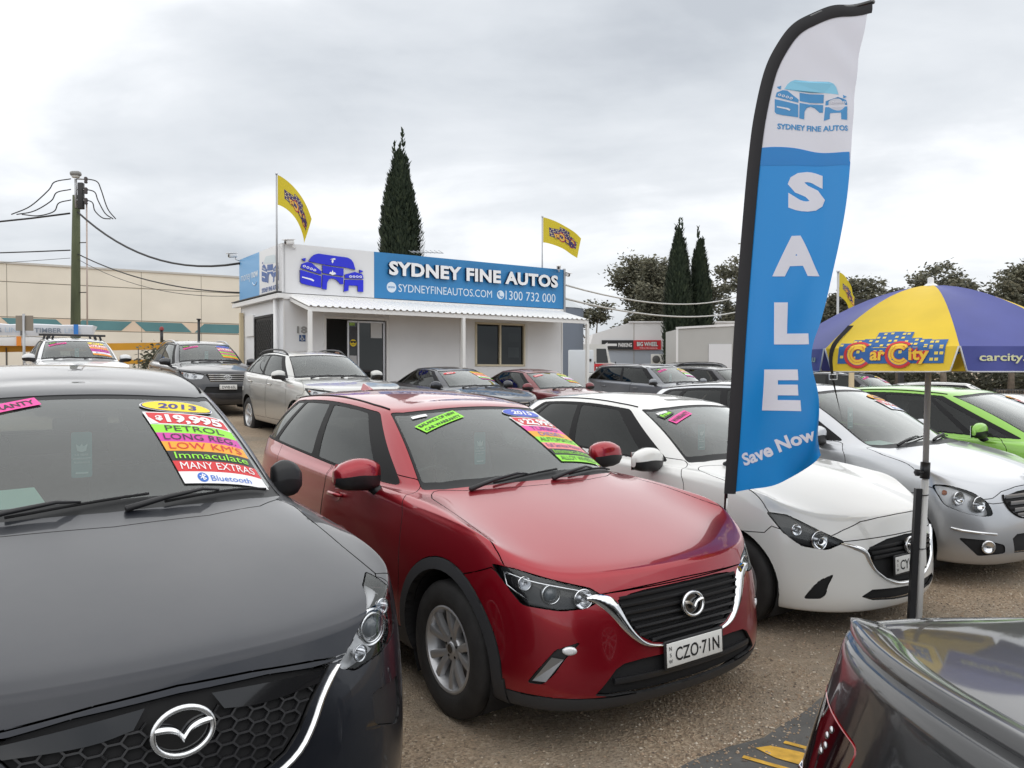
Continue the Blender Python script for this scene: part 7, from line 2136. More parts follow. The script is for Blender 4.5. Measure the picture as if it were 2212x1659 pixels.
def utility_pole():
    B0 = Vector((-16.75, 30, gz(-16.75, 30))); r = thing('utility_pole', 'weathered green timber utility pole with transformer gear and cables', 'pole', tuple(B0)); z = lambda v: v - B0.z
    wd = mat('pole_timber', (.085, .10, .055), .9, var=.4, vscale=3, bump=.5, bscale=6, stretch=(1, 1, .15))
    mb = MB(); mb.tube([(0, 0, -.2), (.02, 0, z(3)), (.06, 0, z(6)), (.10, 0, z(8.4))], [.19, .175, .155, .13], wd, n=12); mb.build('shaft', r)
    gv = mat('galv', (.40, .41, .42), .45, metal=.7); ins = mat('insulator', (.06, .05, .05), .4)
    mb = MB(); mb.tube([(.14, -.1, z(7.9)), (.14, -.1, z(9.0))], .05, gv, n=8); mb.build('top_bracket', r)
    mb = MB(); mb.box((.14, -.1, z(9.20)), (.40, .26, .20), mat('lamp_grey', (.22, .22, .21), .5), bev=.10); mb.box((.14, -.1, z(9.10)), (.28, .18, .12), mat('lamp_bowl', (.55, .55, .52), .3), bev=.05); mb.build('lamp_head', r)
    for k, zz in enumerate((9.0, 8.6, 8.2)):
        mb = MB(); mb.tube([(.18, -.12, z(zz)), (.55, -.15, z(zz) - .02)], .03, gv, n=6); mb.lathe([(.05, -.12), (.07, -.08), (.05, -.04), (.07, 0), (.05, .04), (.07, .08), (.04, .12)], ins, c=(.55, -.15, z(zz) - .05), n=10); mb.build('insulator', r)
    mb = MB(); mb.box((.36, -.14, z(8.35)), (.20, .18, 1.0), mat('switch_black', (.02, .02, .02), .5), bev=.03); mb.build('switch_gear', r)
    mb = MB(); mb.tube([(.50, -.05, z(3)), (.52, -.05, z(8.2))], .03, mat('conduit', (.50, .42, .38), .6), n=8)
    for zz in (4.7, 6.6): mb.tube([(.1, 0, z(zz)), (.52, -.05, z(zz))], .02, ins, n=6)
    mb.build('conduit', r)
    T = lambda v: Vector((-16.75 + v[0], 30 + v[1], v[2]))
    def loop(a, b, c, lab, g='drop loops at the utility pole'):
        q = smooth_curve([T(a), lerp(T(a), T(b), .5) + Vector(((b[0] - a[0]) * .22, 0, .10)), T(b), lerp(T(b), T(c), .55) + Vector(((a[0] - b[0]) * .10, 0, -.10)), T(c)], 6); mb = MB(); mb.tube(q, .022, mat('cable', (.02, .02, .022), .6), n=5); tag(mb.build('cable'), lab, 'cable', g)
    for k, zz in enumerate((9.0, 8.6, 8.2)):
        nm = ('upper', 'middle', 'lower')[k]
        loop((.55, -.15, zz), (1.15 - .12 * k, -.2, zz - .42), (1.75 - .1 * k, -.3, 7.45 + .0 * k), nm + ' black cable loop on the office side of the utility pole')
        loop((-.02, -.15, zz), (-.85 + .1 * k, -.2, zz - .45), (-2.2 + .2 * k, -.3, 7.62), nm + ' black cable loop on the far left side of the utility pole')
    corner = OS(3.7, 4.92, .06)
    wire('thick black cable sagging from the pole top to the office corner', [T((.2, -.1, 7.75)), corner], .035, sag=.75)
    wire('thin black cable from mid pole to the office side wall', [T((.2, -.1, 6.15)), OS(3.75, 4.05, .06)], .022, sag=.32); wire('faint grey cable just under the thin black one', [T((.2, -.1, 5.95)), OS(3.75, 3.95, .06)], .010, sag=.42)
    wire('thick black cable leaving the pole towards the left edge', [T((-.1, -.1, 7.7)), Vector((-40, 34, 9.2))], .035, sag=.9); wire('lower black cable leaving the pole towards the left edge', [T((-.1, -.1, 6.3)), Vector((-40, 34, 7.2))], .025, sag=.3)
    wire('thin grey cable leaving the pole towards the left edge', [T((-.1, -.1, 6.0)), Vector((-40, 34, 6.2))], .010, sag=.3)
def timber_trailer():
    B0 = Vector((-15.2, 23.6, gz(-15.2, 23.6))); r = thing('timber_trailer', 'long yellow steel trailer frame behind the white wagon', 'trailer', tuple(B0))
    ye = mat('trailer_yellow', (.62, .30, .015), .5, var=.08, vscale=2); d = Vector((.93, .36, 0)); z = lambda v: v - B0.z
    def beam(t0, t1, zz, h, nm, m=ye, o=0.0, w=.14, z2=None): 
        mb = MB(); mb.bar(d * t0 + Vector((0, o, z(zz))), d * t1 + Vector((0, o, z(z2 if z2 else zz))), w, h, m); mb.build(nm, r)
    beam(-9, 4.45, 2.12, .22, 'chassis_beam', z2=2.50); beam(-9, 5.0, 1.55, .16, 'lower_beam'); beam(1.5, 3.9, 1.98, .14, 'ramp_beam')
    for t in (-6, -3, 0, 2.2, 3.6): beam(t, t + .02, 1.9, 1.0, 'stake', mat('stake_grey', (.08, .08, .08), .6), -.1, .08)
    mb = MB(); mb.tube([d * 4.25 + Vector((0, 0, z(2.5))), d * 4.25 + Vector((0, 0, z(3.0)))], .05, BLACK, n=8); dished(mb, d * 4.25 + Vector((0, 0, z(3.0))), (0, 0, 1), [(.07, 0), (.07, .08), (.02, .12)], mat('knob_red', (.25, .03, .03), .5), n=8); mb.build('end_post', r)
    for t in (-5, -2, 1, 2.9): 
        mb = MB(); mb.lathe([(.30, -.12), (.44, -.10), (.46, 0), (.44, .10), (.30, .12)], RUBBER, c=d * t + Vector((0, -.2, z(1.05))), axis='y', n=20); mb.build('wheel', r)
    wrap = mat('wrap_white', (.60, .62, .66), .35, bump=.5, bscale=5); wl = mat('wrap_grey', (.70, .70, .70), .4, bump=.5, bscale=6); wb = mat('wrap_text', (.22, .26, .32), .6); wt = mat('wrap_text_pale', (.40, .50, .62), .6)
    s_ = Vector((-d.y, d.x, 0))
    def pack(t0, t1, z0, z1, m, lab, txt=None, bands=()):
        q = thing('timber_pack', lab, 'timber', tuple(B0), 0, 'wrapped timber packs on the trailer')
        mb = MB(); n = 26; rnd = random.Random(int(z0 * 10)); vs = []
        for i in range(n + 1):
            t = lerp(t0, t1, i / n); w1 = rnd.uniform(-.02, .02)
            vs += [d * t + s_ * (-.55 + w1) + Vector((0, 0, z(z0))), d * t + s_ * (-.57 - w1) + Vector((0, 0, z(lerp(z0, z1, .5)))), d * t + s_ * (-.55 + w1) + Vector((0, 0, z(z1) - .03 + w1)), d * t + s_ * -.45 + Vector((0, 0, z(z1) + w1)), d * t + s_ * .5 + Vector((0, 0, z(z1)))]
        mb.add(vs, [(i * 5 + k, i * 5 + 5 + k, i * 5 + 6 + k, i * 5 + 1 + k) for i in range(n) for k in range(4)] + [(0, 1, 2, 3, 4)[::-1], tuple(n * 5 + k for k in range(5))], m, True); mb.build('wrap', q, auto=35)
        if txt:
            t = t0 + .5
            while t < t1 - 1.2:
                mb = MB(); put_text(mb, 'TIMBER', d * t + s_ * -.60 + Vector((0, 0, z(z0) + .10)), d, (0, 0, 1), .15, wb, bold=.02, align='L', fitw=.72); mb.build('print', q); mb = MB(); put_text(mb, 'LINK', d * (t + .80) + s_ * -.60 + Vector((0, 0, z(z0) + .10)), d, (0, 0, 1), .15, wt, bold=0, align='L', fitw=.45); mb.build('print', q); t += 1.55
        for t, c in bands:
            mb = MB(); mb.bar(d * t + s_ * -.595 + Vector((0, 0, z(z0))), d * t + s_ * -.595 + Vector((0, 0, z(z1))), .12, .02, c, up=s_); mb.build('strap', q)
    pack(-9, 2.35, 2.74, 3.10, wrap, 'upper white wrapped timber pack with a row of dark lettering', True, ((1.9, mat('strap_blue', (.03, .20, .60), .5)), (.5, mat('strap_dark', (.12, .12, .12), .6))))
    pack(-9, 1.6, 2.44, 2.72, wl, 'lower white wrapped timber pack with yellow and orange labels', False, ((-1.3, mat('tag_yellow', (.75, .62, .02), .5)), (.4, mat('tag_orange', (.75, .25, .03), .5))))
    pack(-9, -.6, 1.70, 2.08, wrap, 'white and navy wrapped timber pack under the yellow beam', False, ((-2.8, mat('tag_yellow', (.75, .62, .02), .5)), (-.9, mat('strap_navy', (.03, .04, .20), .5))))
    # street sign backs on a thin post
    p = Vector((-11.6, 18.6, 0)); p.z = gz(p.x, p.y); q = thing('sign_post', 'thin grey post with two small sign plates behind the black SUV roof', 'sign', tuple(p))
    mb = MB(); mb.tube([(0, 0, 0), (0, 0, 3.05 - p.z)], .03, mat('galv', (.40, .41, .42), .45, metal=.7), n=8); mb.build('post', q)
    for dx in (-.11, .11): mb = MB(); mb.box((dx, .03, 2.83 - p.z), (.19, .02, .36), mat('plate_brown', (.24, .21, .17), .6)); mb.build('plate', q)
    p = Vector((-8.4, 21.0, 0)); p.z = gz(p.x, p.y); q = thing('stake_post', 'thin dark steel post beside the green bush', 'post', tuple(p)); mb = MB(); mb.tube([(0, 0, 0), (0, 0, 2.2)], .035, BLACK, n=6); mb.build('shaft', q); mb = MB(); mb.box((0, 0, 2.2), (.09, .09, .03), BLACK); mb.build('cap', q)
def right_side():
    # workshop with the parking sign
    r = thing('workshop', 'white and grey workshop with a parking arrow sign behind the cypress', 'building', (5.2, 52, 0))
    wt = mat('workshop_white', (.72, .72, .73), .6, var=.04, vscale=.7); gy = mat('workshop_grey', (.36, .40, .46), .6, var=.04, vscale=.7)
    mb = MB(); pl = [(-.1, 3.1), (12.0, 3.1), (12.0, 4.9), (2.6, 4.9), (0.2, 4.15)]; mb.prism(pl, (0, 6, 0), wt); mb.build('upper_wall', r)
    mb = MB(); mb.prism([(-.05, -.3), (12.0, -.3), (12.0, 3.09), (-.05, 3.09)], (0, 6, 0), gy, o=(0, .02, 0)); mb.build('lower_wall', r)
    mb = MB(); mb.bar((2.55, -.03, 4.95), (12, -.03, 4.95), .1, .1, wt); mb.build('roof_edge', r)
    for x in (2.9, 6.1): mb = MB(); mb.bar((x, -.01, 0), (x, -.01, 4.9), .03, .02, mat('joint_grey', (.30, .27, .22), .9)); mb.build('wall_joint', r)
    s = thing('parking_sign', 'black and red sign board with a white arrow on the workshop wall', 'sign', (5.95, 51.9, 3.1)); bk = mat('board_black', (.015, .015, .017), .5); rd = mat('board_red', (.55, .02, .03), .5); ww = mat('board_white', (.75, .75, .76), .5)
    mb = MB(); mb.box((1.05, 0, .33), (2.1, .06, .62), bk); mb.build('black_panel', s); mb = MB(); mb.box((3.02, 0, .33), (1.82, .06, .62), rd); mb.build('red_panel', s)
    mb = MB(); mb.prism([(.15, .33), (.38, .16), (.38, .25), (1.0, .25), (1.0, .41), (.38, .41), (.38, .50)], (0, -.01, 0), ww, o=(0, -.03, 0)); mb.build('arrow', s)
    mb = MB(); put_text(mb, 'PARKING', (1.55, -.045, .19), (1, 0, 0), (0, 0, 1), .28, ww, bold=.03, fitw=.90); mb.build('lettering', s); mb = MB(); put_text(mb, 'BIG WHEEL', (3.02, -.042, .22), (1, 0, 0), (0, 0, 1), .34, bk, bold=.07, fitw=1.45); put_text(mb, 'BIG WHEEL', (3.02, -.046, .24), (1, 0, 0), (0, 0, 1), .30, ww, bold=.03, fitw=1.38); mb.build('lettering', s); mb = MB(); put_text(mb, 'TYRE & MECHANICAL', (3.1, -.046, .07), (1, 0, 0), (0, 0, 1), .09, ww, fitw=1.2); mb.build('lettering', s)
    a = thing('air_conditioner', 'white air conditioner on the grey workshop wall', 'air conditioner', (9.6, 51.6, 2.1)); mb = MB(); mb.box((0, 0, .35), (.85, .35, .72), mat('ac_white', (.66, .66, .63), .5), bev=.03); mb.build('cabinet', a)
    mb = MB(); dished(mb, (-.12, -.18, .36), (0, -1, 0), [(.26, 0), (.25, .01), (.05, .012)], mat('ac_fan', (.10, .10, .10), .6), n=16); mb.build('fan', a)
    # grey shed
    r = thing('garden_shed', 'plain grey metal shed with a white door behind the dark wagon', 'shed', (8.25, 39.5, 0)); sg = mat('shed_grey', (.42, .42, .41), .55, var=.03, vscale=1)
    mb = MB(); mb.prism([(.1, -.3), (4.6, -.3), (4.6, 4.05), (.1, 3.80)], (0, 3, 0), sg); mb.build('wall', r)
    for x, h in ((.08, 3.83), (3.0, 3.99), (4.62, 4.07)): mb = MB(); mb.bar((x, -.03, -.2), (x, -.03, h), .10, .05, wt, up=(0, 1, 0)); mb.build('trim', r)
    mb = MB(); mb.bar((.02, -.03, 3.86), (4.7, -.03, 4.12), .08, .10, wt); mb.build('roof_edge', r)
    mb = MB(); mb.box((2.25, -.03, 1.5), (1.15, .05, 3.1), mat('shed_door', (.66, .67, .70), .5)); mb.build('door', r)
    # silo tank
    r = thing('storage_tank', 'blue grey steel tank with a conical top beside the office', 'tank', (2.1, 40, 0)); tk = mat('tank_grey', (.17, .20, .25), .5, metal=.3); tp = mat('tank_top', (.45, .48, .50), .4, metal=.5)
    mb = MB(); mb.lathe([(1.55, 1.0), (1.55, 4.85)], tk, n=24); mb.lathe([(.5, .2), (1.55, 1.0)], tk, n=24); mb.build('shell', r, auto=40); mb = MB(); mb.lathe([(1.6, 4.84), (.2, 5.75), (.0, 5.78)], tp, n=16); mb.build('top', r, auto=10)
    for k in range(4): mb = MB(); a = k * 1.57 + .4; mb.tube([(1.3 * math.cos(a), 1.3 * math.sin(a), 0), (1.3 * math.cos(a), 1.3 * math.sin(a), 1.2)], .08, tk, n=6); mb.build('leg', r)
    # red board, cabinet, pallet tank
    r = thing('red_board', 'small red lettered board on two posts beside the awning post', 'sign', (3.55, 34, 0)); mb = MB(); mb.box((.5, 0, 1.75), (.95, .04, .52), rd); mb.build('panel', r)
    mb = MB(); put_text(mb, 'BIG WHEEL', (.5, -.03, 1.57), (1, 0, 0), (0, 0, 1), .34, bk, bold=.06, fitw=.86); put_text(mb, 'BIG WHEEL', (.5, -.034, 1.60), (1, 0, 0), (0, 0, 1), .29, ww, bold=.02, fitw=.80); mb.build('lettering', r)
    for x in (.05, .95): mb = MB(); mb.tube([(x, .02, 0), (x, .02, 2.1)], .03, BLACK, n=6); mb.build('post', r)
    r = thing('steel_cabinet', 'pale steel cabinet standing by the awning post', 'cabinet', (2.35, 30.5, gz(2.35, 30.5))); mb = MB(); mb.box((.35, .2, .95), (.95, .5, 1.9), mat('cabinet_pale', (.62, .66, .70), .45), bev=.02); mb.build('body', r); mb = MB(); mb.box((.70, -.06, 1.5), (.08, .03, .10), BLACK); mb.build('lock', r)
    r = thing('pallet_tank', 'white pallet tank in a steel cage beside the grey SUV', 'tank', (2.55, 26.4, gz(2.55, 26.4))); mb = MB(); mb.box((.6, .5, .62), (1.1, 1.0, 1.0), mat('tank_white', (.66, .67, .64), .5, trans=.2), bev=.08); mb.build('tank', r)
    cg = mat('galv', (.40, .41, .42), .45, metal=.7)
    for i in range(7): mb = MB(); mb.tube([(.02 + i * .193, -.02, .1), (.02 + i * .193, -.02, 1.18)], .012, cg, n=5); mb.build('cage_bar', r)
    for k in range(5): mb = MB(); mb.tube([(0, -.03, .15 + k * .25), (1.2, -.03, .15 + k * .25)], .012, cg, n=5); mb.build('cage_bar', r)
    # truck cab
    r = thing('truck', 'white truck cab parked behind the tank by the office', 'truck', (5.3, 44, 0)); tw_ = mat('truck_white', (.70, .70, .68), .4, coat=.4)
    mb = MB(); mb.prism([(-2.6, .9), (.55, .9), (.60, 2.1), (.25, 2.2), (.05, 3.1), (-.1, 3.2), (-2.6, 3.2)], (0, 2.2, 0), tw_); mb.build('cab', r); mb = MB(); mb.prism([(-.55, 2.15), (.12, 2.15), (-.02, 2.95), (-.55, 2.95)], (0, -.01, 0), GLOSSB); mb.build('window', r)
    mb = MB(); put_text(mb, 'ola', (-1.7, -.02, 1.9), (1, 0, 0), (0, 0, 1), .4, mat('truck_text', (.45, .45, .45), .5), bold=.02); mb.build('lettering', r)
    for x in (-1.9, .0): mb = MB(); mb.lathe([(.25, -.15), (.46, -.13), (.5, 0), (.46, .13)], RUBBER, c=(x, .2, .5), axis='y', n=20); mb.build('wheel', r)
    # black steel fences
    def fence(label, a, b, z0, h, n):
        a, b = Vector(a), Vector(b); f = thing('steel_fence', label, 'fence', tuple(a), 0, 'black steel fences'); dd = b - a
        for zz in (z0 + .08, z0 + h - .04): mb = MB(); mb.bar(Vector((0, 0, zz)), dd + Vector((0, 0, zz)), .03, .035, BLACK); mb.build('rail', f)
        for i in range(n + 1): mb = MB(); q = dd * (i / n); mb.bar(q + Vector((0, 0, z0)), q + Vector((0, 0, z0 + h)), .018 if i % 12 else .06, .018 if i % 12 else .06, BLACK, up=(0, 1, 0)); mb.build('bar' if i % 12 else 'post', f)
    fence('black steel bar fence between the grey SUV and the dark wagon', (5.9, 27.2, gz(5.9, 27)), (9.6, 29.2, gz(9.6, 29)), 0, 1.25, 30)
    fence('black steel bar fence at the right edge behind the white car', (13.9, 22.5, gz(13.9, 22)), (19, 26, gz(19, 26)), 0, 1.35, 36)
    # white service cables across the trees
    wc = mat('cable_pale', (.55, .55, .53), .5)
    wire('upper pale cable from the office sign to the far pole', [OF(9.4, 4.55, 0), Vector((12.8, 44, 5.9))], .03, wc, sag=.55); wire('lower pale cable from the office sign to the far pole', [OF(9.4, 4.1, 0), Vector((12.8, 44, 5.05))], .035, wc, sag=.45)
    p = Vector((12.9, 44, 0)); q = thing('lamp_post', 'dark post with a white globe lamp left of the feather flag', 'lamp post', tuple(p)); mb = MB(); mb.bar((0, 0, -.3), (0, 0, 6.0), .38, .38, BLACK, up=(0, 1, 0)); mb.build('post', q); mb = MB(); dished(mb, (-.05, 0, 6.35), (0, 0, 1), [(.05, -.35), (.05, -.2), (.16, -.14), (.2, 0), (.16, .14), (.03, .19)], mat('globe_white', (.75, .75, .72), .4), n=14); mb.build('globe', q)
    # billboard behind the umbrella
    q = thing('pylon_sign', 'dark pylon sign with blue panels behind the umbrella', 'sign', (12.3, 29, 0)); mb = MB(); mb.box((1.2, .1, 3.35), (2.0, .2, 2.0), mat('pylon_dark', (.02, .022, .03), .5)); mb.build('board', q)
    for i, (x, c) in enumerate(((.52, (.05, .22, .42)), (1.18, (.04, .06, .20)), (1.84, (.03, .03, .10)))): mb = MB(); mb.box((x, -.02, 3.75), (.56, .04, .62), mat('pylon_panel_%d' % i, c, .4)); mb.build('panel', q)
    mb = MB(); put_text(mb, 'now', (.45, -.05, 3.72), (1, 0, 0), (0, 0, 1), .2, WHITE, fitw=.4); mb.tube([(.3, -.05, 3.64), (.45, -.05, 3.57), (.6, -.05, 3.63)], .02, WHITE, n=5); put_text(mb, 'For Sale', (.8, -.05, 3.2), (1, 0, 0), (0, 0, 1), .16, WHITE, fitw=.9); mb.build('lettering', q)
    for x in (.2, 2.2): mb = MB(); mb.bar((x, .15, -.3), (x, .15, 3.0), .16, .16, BLACK, up=(0, 1, 0)); mb.build('post', q)
    p = Vector((7.9, 18.2, 0)); q = thing('yellow_post', 'cream steel post behind the umbrella canopy', 'post', tuple(p)); mb = MB(); mb.bar((0, 0, -.2), (0, 0, 2.2), .09, .09, mat('post_cream', (.60, .50, .33), .6), up=(0, 1, 0)); mb.build('shaft', q); mb = MB(); mb.box((0, 0, 2.21), (.12, .12, .02), BLACK); mb.build('cap', q)
def vegetation():
    cypress('tallest dark green cypress rising behind the sales office', (-6.0, 42, 0), 14.6, 3.0, 21, 22000, tips=((.05, 1.0), (-.10, .95), (.14, .90), (-.2, .84)))
    cypress('left of the two dark cypresses behind the workshop sign', (10.2, 48, 0), 11.2, 2.2, 22, 12000, tips=((.08, 1.0), (-.08, .95), (.18, .88))); cypress('right of the two dark cypresses beside the feather flag', (11.75, 49, 0), 10.7, 2.0, 23, 11000, tips=((-.06, 1.0), (.10, .95), (-.18, .88)))
    bush('round green bush between the white wagon and the dark SUV', (-9.6, 22.2, gz(-9.6, 22.2)), .85, 1.25, 31, 5200)
    G = 'gum trees along the back of the yard'; rnd = random.Random(9)
    def cl(seed, n=7, wide=.32, lo=.45): 
        q = random.Random(seed); return [(q.uniform(-wide, wide), q.uniform(lo, .92), q.uniform(.10, .17)) for _ in range(n)] + [(0, .86, .14)]
    for lab, b, h, s, w, lv in (
        ('olive gum tree showing just above the office sign', (.5, 70, 0), 10.0, 41, .22, 1500), ('low dark gum left of the storage tank', (7.0, 64, 0), 7.5, 42, .42, 1700), ('rounded gum above the workshop roof', (11.2, 66, 0), 11.4, 43, .13, 2000),
        ('bushy gum left of the two cypresses', (12.2, 64, 0), 10.4, 44, .26, 2400), ('dense gum behind the two cypresses', (17.0, 66, 0), 9.8, 45, .36, 2600), ('gum tree filling the gap beside the feather flag', (20.4, 62, 0), 10.4, 46, .34, 2400),
        ('gum tree just right of the feather flag', (27.0, 62, 0), 9.3, 47, .30, 2000), ('small open gum behind the third yellow flag', (31.5, 64, 0), 8.8, 48, .30, 1600), ('upright gum with a domed crown over the umbrella', (31.0, 56, 0), 9.6, 49, .18, 1500),
        ('wide spreading gum with bare limbs at right', (37.0, 58, 0), 10.2, 50, .42, 3000), ('tall gum at the right edge behind the umbrella', (41.5, 60, 0), 10.0, 51, .36, 2600), ('dark gum at the far right edge', (45.0, 56, 0), 8.4, 52, .36, 2000)):
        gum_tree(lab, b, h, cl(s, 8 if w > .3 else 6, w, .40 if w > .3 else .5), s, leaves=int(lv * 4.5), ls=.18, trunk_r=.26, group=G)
    o = MB(); V_ = [([], []) for _ in LEAF]; q = random.Random(77)
    for _ in range(22000):
        x = q.uniform(-2, 60); y = q.uniform(66, 74); z = min(1.35, abs(q.gauss(0, .8))) * 2.4 * (1 + .3 * math.sin(x * .5) + .2 * math.sin(x * 1.3)); leaf_quads(V_, Vector((x, y, z)), .30 * q.uniform(.6, 1.2), q, q.choice((0, 0, 1, 3)))
    for m_, (a, b) in zip(LEAF, V_): o.add(a, b, m_)
    tag(o.build('treeline'), 'dark low scrub closing the gaps between the far gum trees', 'scrub', kind='stuff')
# ================================================================== build
build_ground()
build_office()
warehouse()
vegetation()
right_side()
utility_pole()
timber_trailer()

# ---------------------------------------------------------------- front row
black_car((-1.385, 2.77), R(-54.2))
red_car((.37, 4.28), R(-54.8))
white_car((2.14, 5.68), R(-55.2))
silver_car((3.83, 6.91), R(-55.2))
green_car((5.75, 7.8), R(-55.2))

# ---------------------------------------------------------------- back rows
SUV = dict(fo=.93, wb=2.72, ro=1.08, hw=.92, wr=.355, rim=.225, tw=.225, arch=.405,
           front=[(.07, .25), (.0, .33), (.0, .55), (.03, .76), (.12, .97)], side=[(.06, .26, .28), (.015, .38, .40), (.0, .60, .64), (.0, .84, .90), (.035, 1.04, 1.08)],
           rear=[(.10, .30), (.01, .42), (.0, .68), (.04, .92), (.10, 1.12)], cowl=(-.32, 1.15), cow_w=.75, header=(-1.08, 1.58), peak=1.66, rhead=(-3.35, 1.58), rglass=(-3.66, 1.20),
           belt=(1.10, 1.20), bw=.84, rw=.61, crown=.055, hcrown=.035)
SEDAN = dict(fo=.86, wb=2.74, ro=1.02, hw=.90, wr=.325, rim=.22, tw=.22, arch=.37,
             front=[(.06, .19), (.0, .27), (.0, .45), (.03, .60), (.13, .76)], side=[(.06, .20, .21), (.015, .30, .32), (.0, .48, .52), (.0, .70, .76), (.035, .88, .93)],
             rear=[(.10, .26), (.01, .36), (.0, .58), (.03, .82), (.10, 1.02)], cowl=(-.42, .97), cow_w=.72, header=(-1.32, 1.35), peak=1.425, rhead=(-2.62, 1.34), rglass=(-3.22, 1.04),
             belt=(.93, 1.0), bw=.80, rw=.55, crown=.05, hcrown=.03, tcrown=.02)
def at_(x, y): return dict(loc=(x, y), z=gz(x, y), rz=HEAD, pitch=R(.8))
Y11 = lambda t, bg=YEL: (t, bg, NVY, (WHI, bg))
RXS = paint('paint_champagne', (.52, .52, .50), metal=.7, rough=.32); KLG = paint('paint_darkgrey', (.035, .037, .043), metal=.45, rough=.34); WWG = paint('paint_wagonwhite', (.62, .63, .64), metal=.3, rough=.3)
NVP = paint('paint_navy', (.012, .016, .028), metal=.4, rough=.3); DRD = paint('paint_maroon', (.15, .006, .012), metal=.45, rough=.3); XGR = paint('paint_midgrey', (.16, .17, .19), metal=.6, rough=.32)
c = back_car('suv_car', 'champagne silver SUV with roof rails parked left of the office door', P=RXS, spec=dict(SUV, hw=.922, peak=1.65, header=(-1.16, 1.57), cowl=(-.36, 1.13), rglass=(-3.62, 1.18), rhead=(-3.16, 1.56)), rims='five', alloy=ALLOYL,
             rails=(-1.35, -3.15, .56), mirror_m=RXS, slats=5, emblem='L', tint=(TINT, TINTD, TINTD), tag_=False, hl_in=LAMPB, lv=3, **at_(-2.95, 13.8))
c = back_car('suv_car', 'dark grey SUV with chrome grille and plate DWB beside the office side wall', P=KLG, spec=dict(SUV, wb=2.79, hw=.955, peak=1.72, header=(-1.06, 1.62), cowl=(-.30, 1.18), gh=.17, gw=.42), rims='five', slats=4, slat_m=CHROME, emblem='ovals',
             plate='DWB·65L', left_slip=True, stick=dict(year=Y11('2010', BLU), price='19,995', rows=[('LEATHER', MAG, BLK), ('AUTOMATIC', GRN, BLK), ('LOG BOOK', PNK, BLK), ('HEATED SEATS', GRN, BLK), ('LOW KMS', ORG, RED_)]),
             rails=(-1.3, -3.3, .60, dict(m=SATIN)), hl_in=LAMPB, paper=dict(y=-.35, x=-.2, w=.2), lv=3, **at_(-6.75, 17.9))
c = back_car('wagon_car', 'white wagon with black roof bars in front of the timber trailer', P=WWG, spec=dict(SUV, wb=2.615, hw=.89, peak=1.655, ro=.95, rglass=(-3.42, 1.20), rhead=(-3.12, 1.56)), left_slip=True,
             stick=dict(year=Y11('2011'), price='19,995', rows=[('LOW KM\'S', ORG, RED_), ('LONG REG', MAG, BLK), ('LOG BOOK', MAG, BLK), ('Bluetooth', WHI, BTB), ('AIR COND', ORG, RED_)]), slats=3, tint=(TINT, TINT, TINT), lv=3, **at_(-8.95, 16.3))
mb = MB()
for x in (-1.45, -2.35):
    pts = [Vector((x, y, c.hit((x, 0, 3), (0, 0, -1))[0].z + .075)) for y in (-.62, -.3, 0, .3, .62)]
    mb = MB(); mb.tube(pts, .024, BLACK, n=8)
    for s in (1, -1):
        for dy in (0, .10): q = c.hit((x, s * (.53 - dy), 3), (0, 0, -1))[0]; mb.tube([q, Vector((x, s * (.50 - dy), pts[0].z))], .024, BLACK, n=6)
    mb.build('roof_bar', c.root)
back_car('sedan_car', 'dark navy sedan with a red 2014 oval on its windscreen before the office', P=NVP, spec=dict(SEDAN, peak=1.41, header=(-1.34, 1.335)), stick=dict(rows=[('LUXURY', YEL, BLK), ('LOW KMS', ORG, RED_), ('LEATHER', PINK2, NVY), ('SUNROOF', ORG, RED_), ('Bluetooth', WHI, BTB), ('AUTOMATIC', GRN, BLK), ('LEATHER', MAG, BLK)], w=.36),
         oval=('2014', RED_, WHI, (WHI, RED_)), slats=3, tag_=False, **at_(-.4, 16.3))
c_n = [o for o in COL.objects if o.get('label', '').startswith('dark navy sedan')][0]
back_car('sedan_car', 'maroon sedan parked under the office window with WOW sticker', P=DRD, spec=SEDAN, stick=dict(year=Y11('2011'), rows=[('AUTOMATIC', GRN, BLK), ('LOW KMS', WHI, RED_), ('SPORTY', WHI, BLU), ('LEATHER', MAG, BLK), ('NAV SYSTEM', GRN, BLK), ('LOW KMS', ORG, RED_)], w=.34),
         shout='WOW!', slats=3, paper=dict(y=-.2, x=-.2), tag_=False, **at_(1.55, 17.5))
back_car('suv_car', 'mid grey SUV with 17,995 price stickers right of the awning', P=XGR, spec=dict(SUV, wb=2.81, ro=.95, peak=1.645), left_slip=True, stick=dict(year=Y11('2013'), price='17,995', rows=[('AUTOMATIC', GRN, BLK), ('Bluetooth', WHI, BTB), ('LEATHER', MAG, BLK)]),
         rails=(-1.3, -3.3, .60, dict(m=SATIN)), paper=dict(y=-.30, x=-.2), slats=2, **at_(4.75, 19.9))
back_car('suv_car', 'charcoal SUV half hidden by the feather flag', P=KLG, spec=SUV, slats=3, tag_=False, **at_(7.0, 22.0))
d_ = at_(12.1, 24.4); back_car('suv_car', 'dark SUV with 17,995 price seen under the umbrella', P=KLG, spec=SUV, left_slip=True, stick=dict(year=Y11('2012'), price='17,995', rows=[('Bluetooth', WHI, BTB), ('LEATHER', MAG, BLK), ('MANY EXTRAS', RED_, WHI)]), slats=3, **d_)
back_car('wagon_car', 'black wagon with roof bars seen side on behind the steel fence', loc=(5.2, 31.2), z=gz(7, 31), rz=R(193), P=NVP, spec=dict(SUV, wb=2.85), rails=(-1.3, -3.5, .60), slats=3, tag_=False)
back_car('hatchback_car', 'white hatchback seen side on under the umbrella edge', loc=(14.6, 23.0), z=gz(14, 23), rz=R(-20), P=WHITE_P, spec=dict(DEF), slats=3, tag_=False)
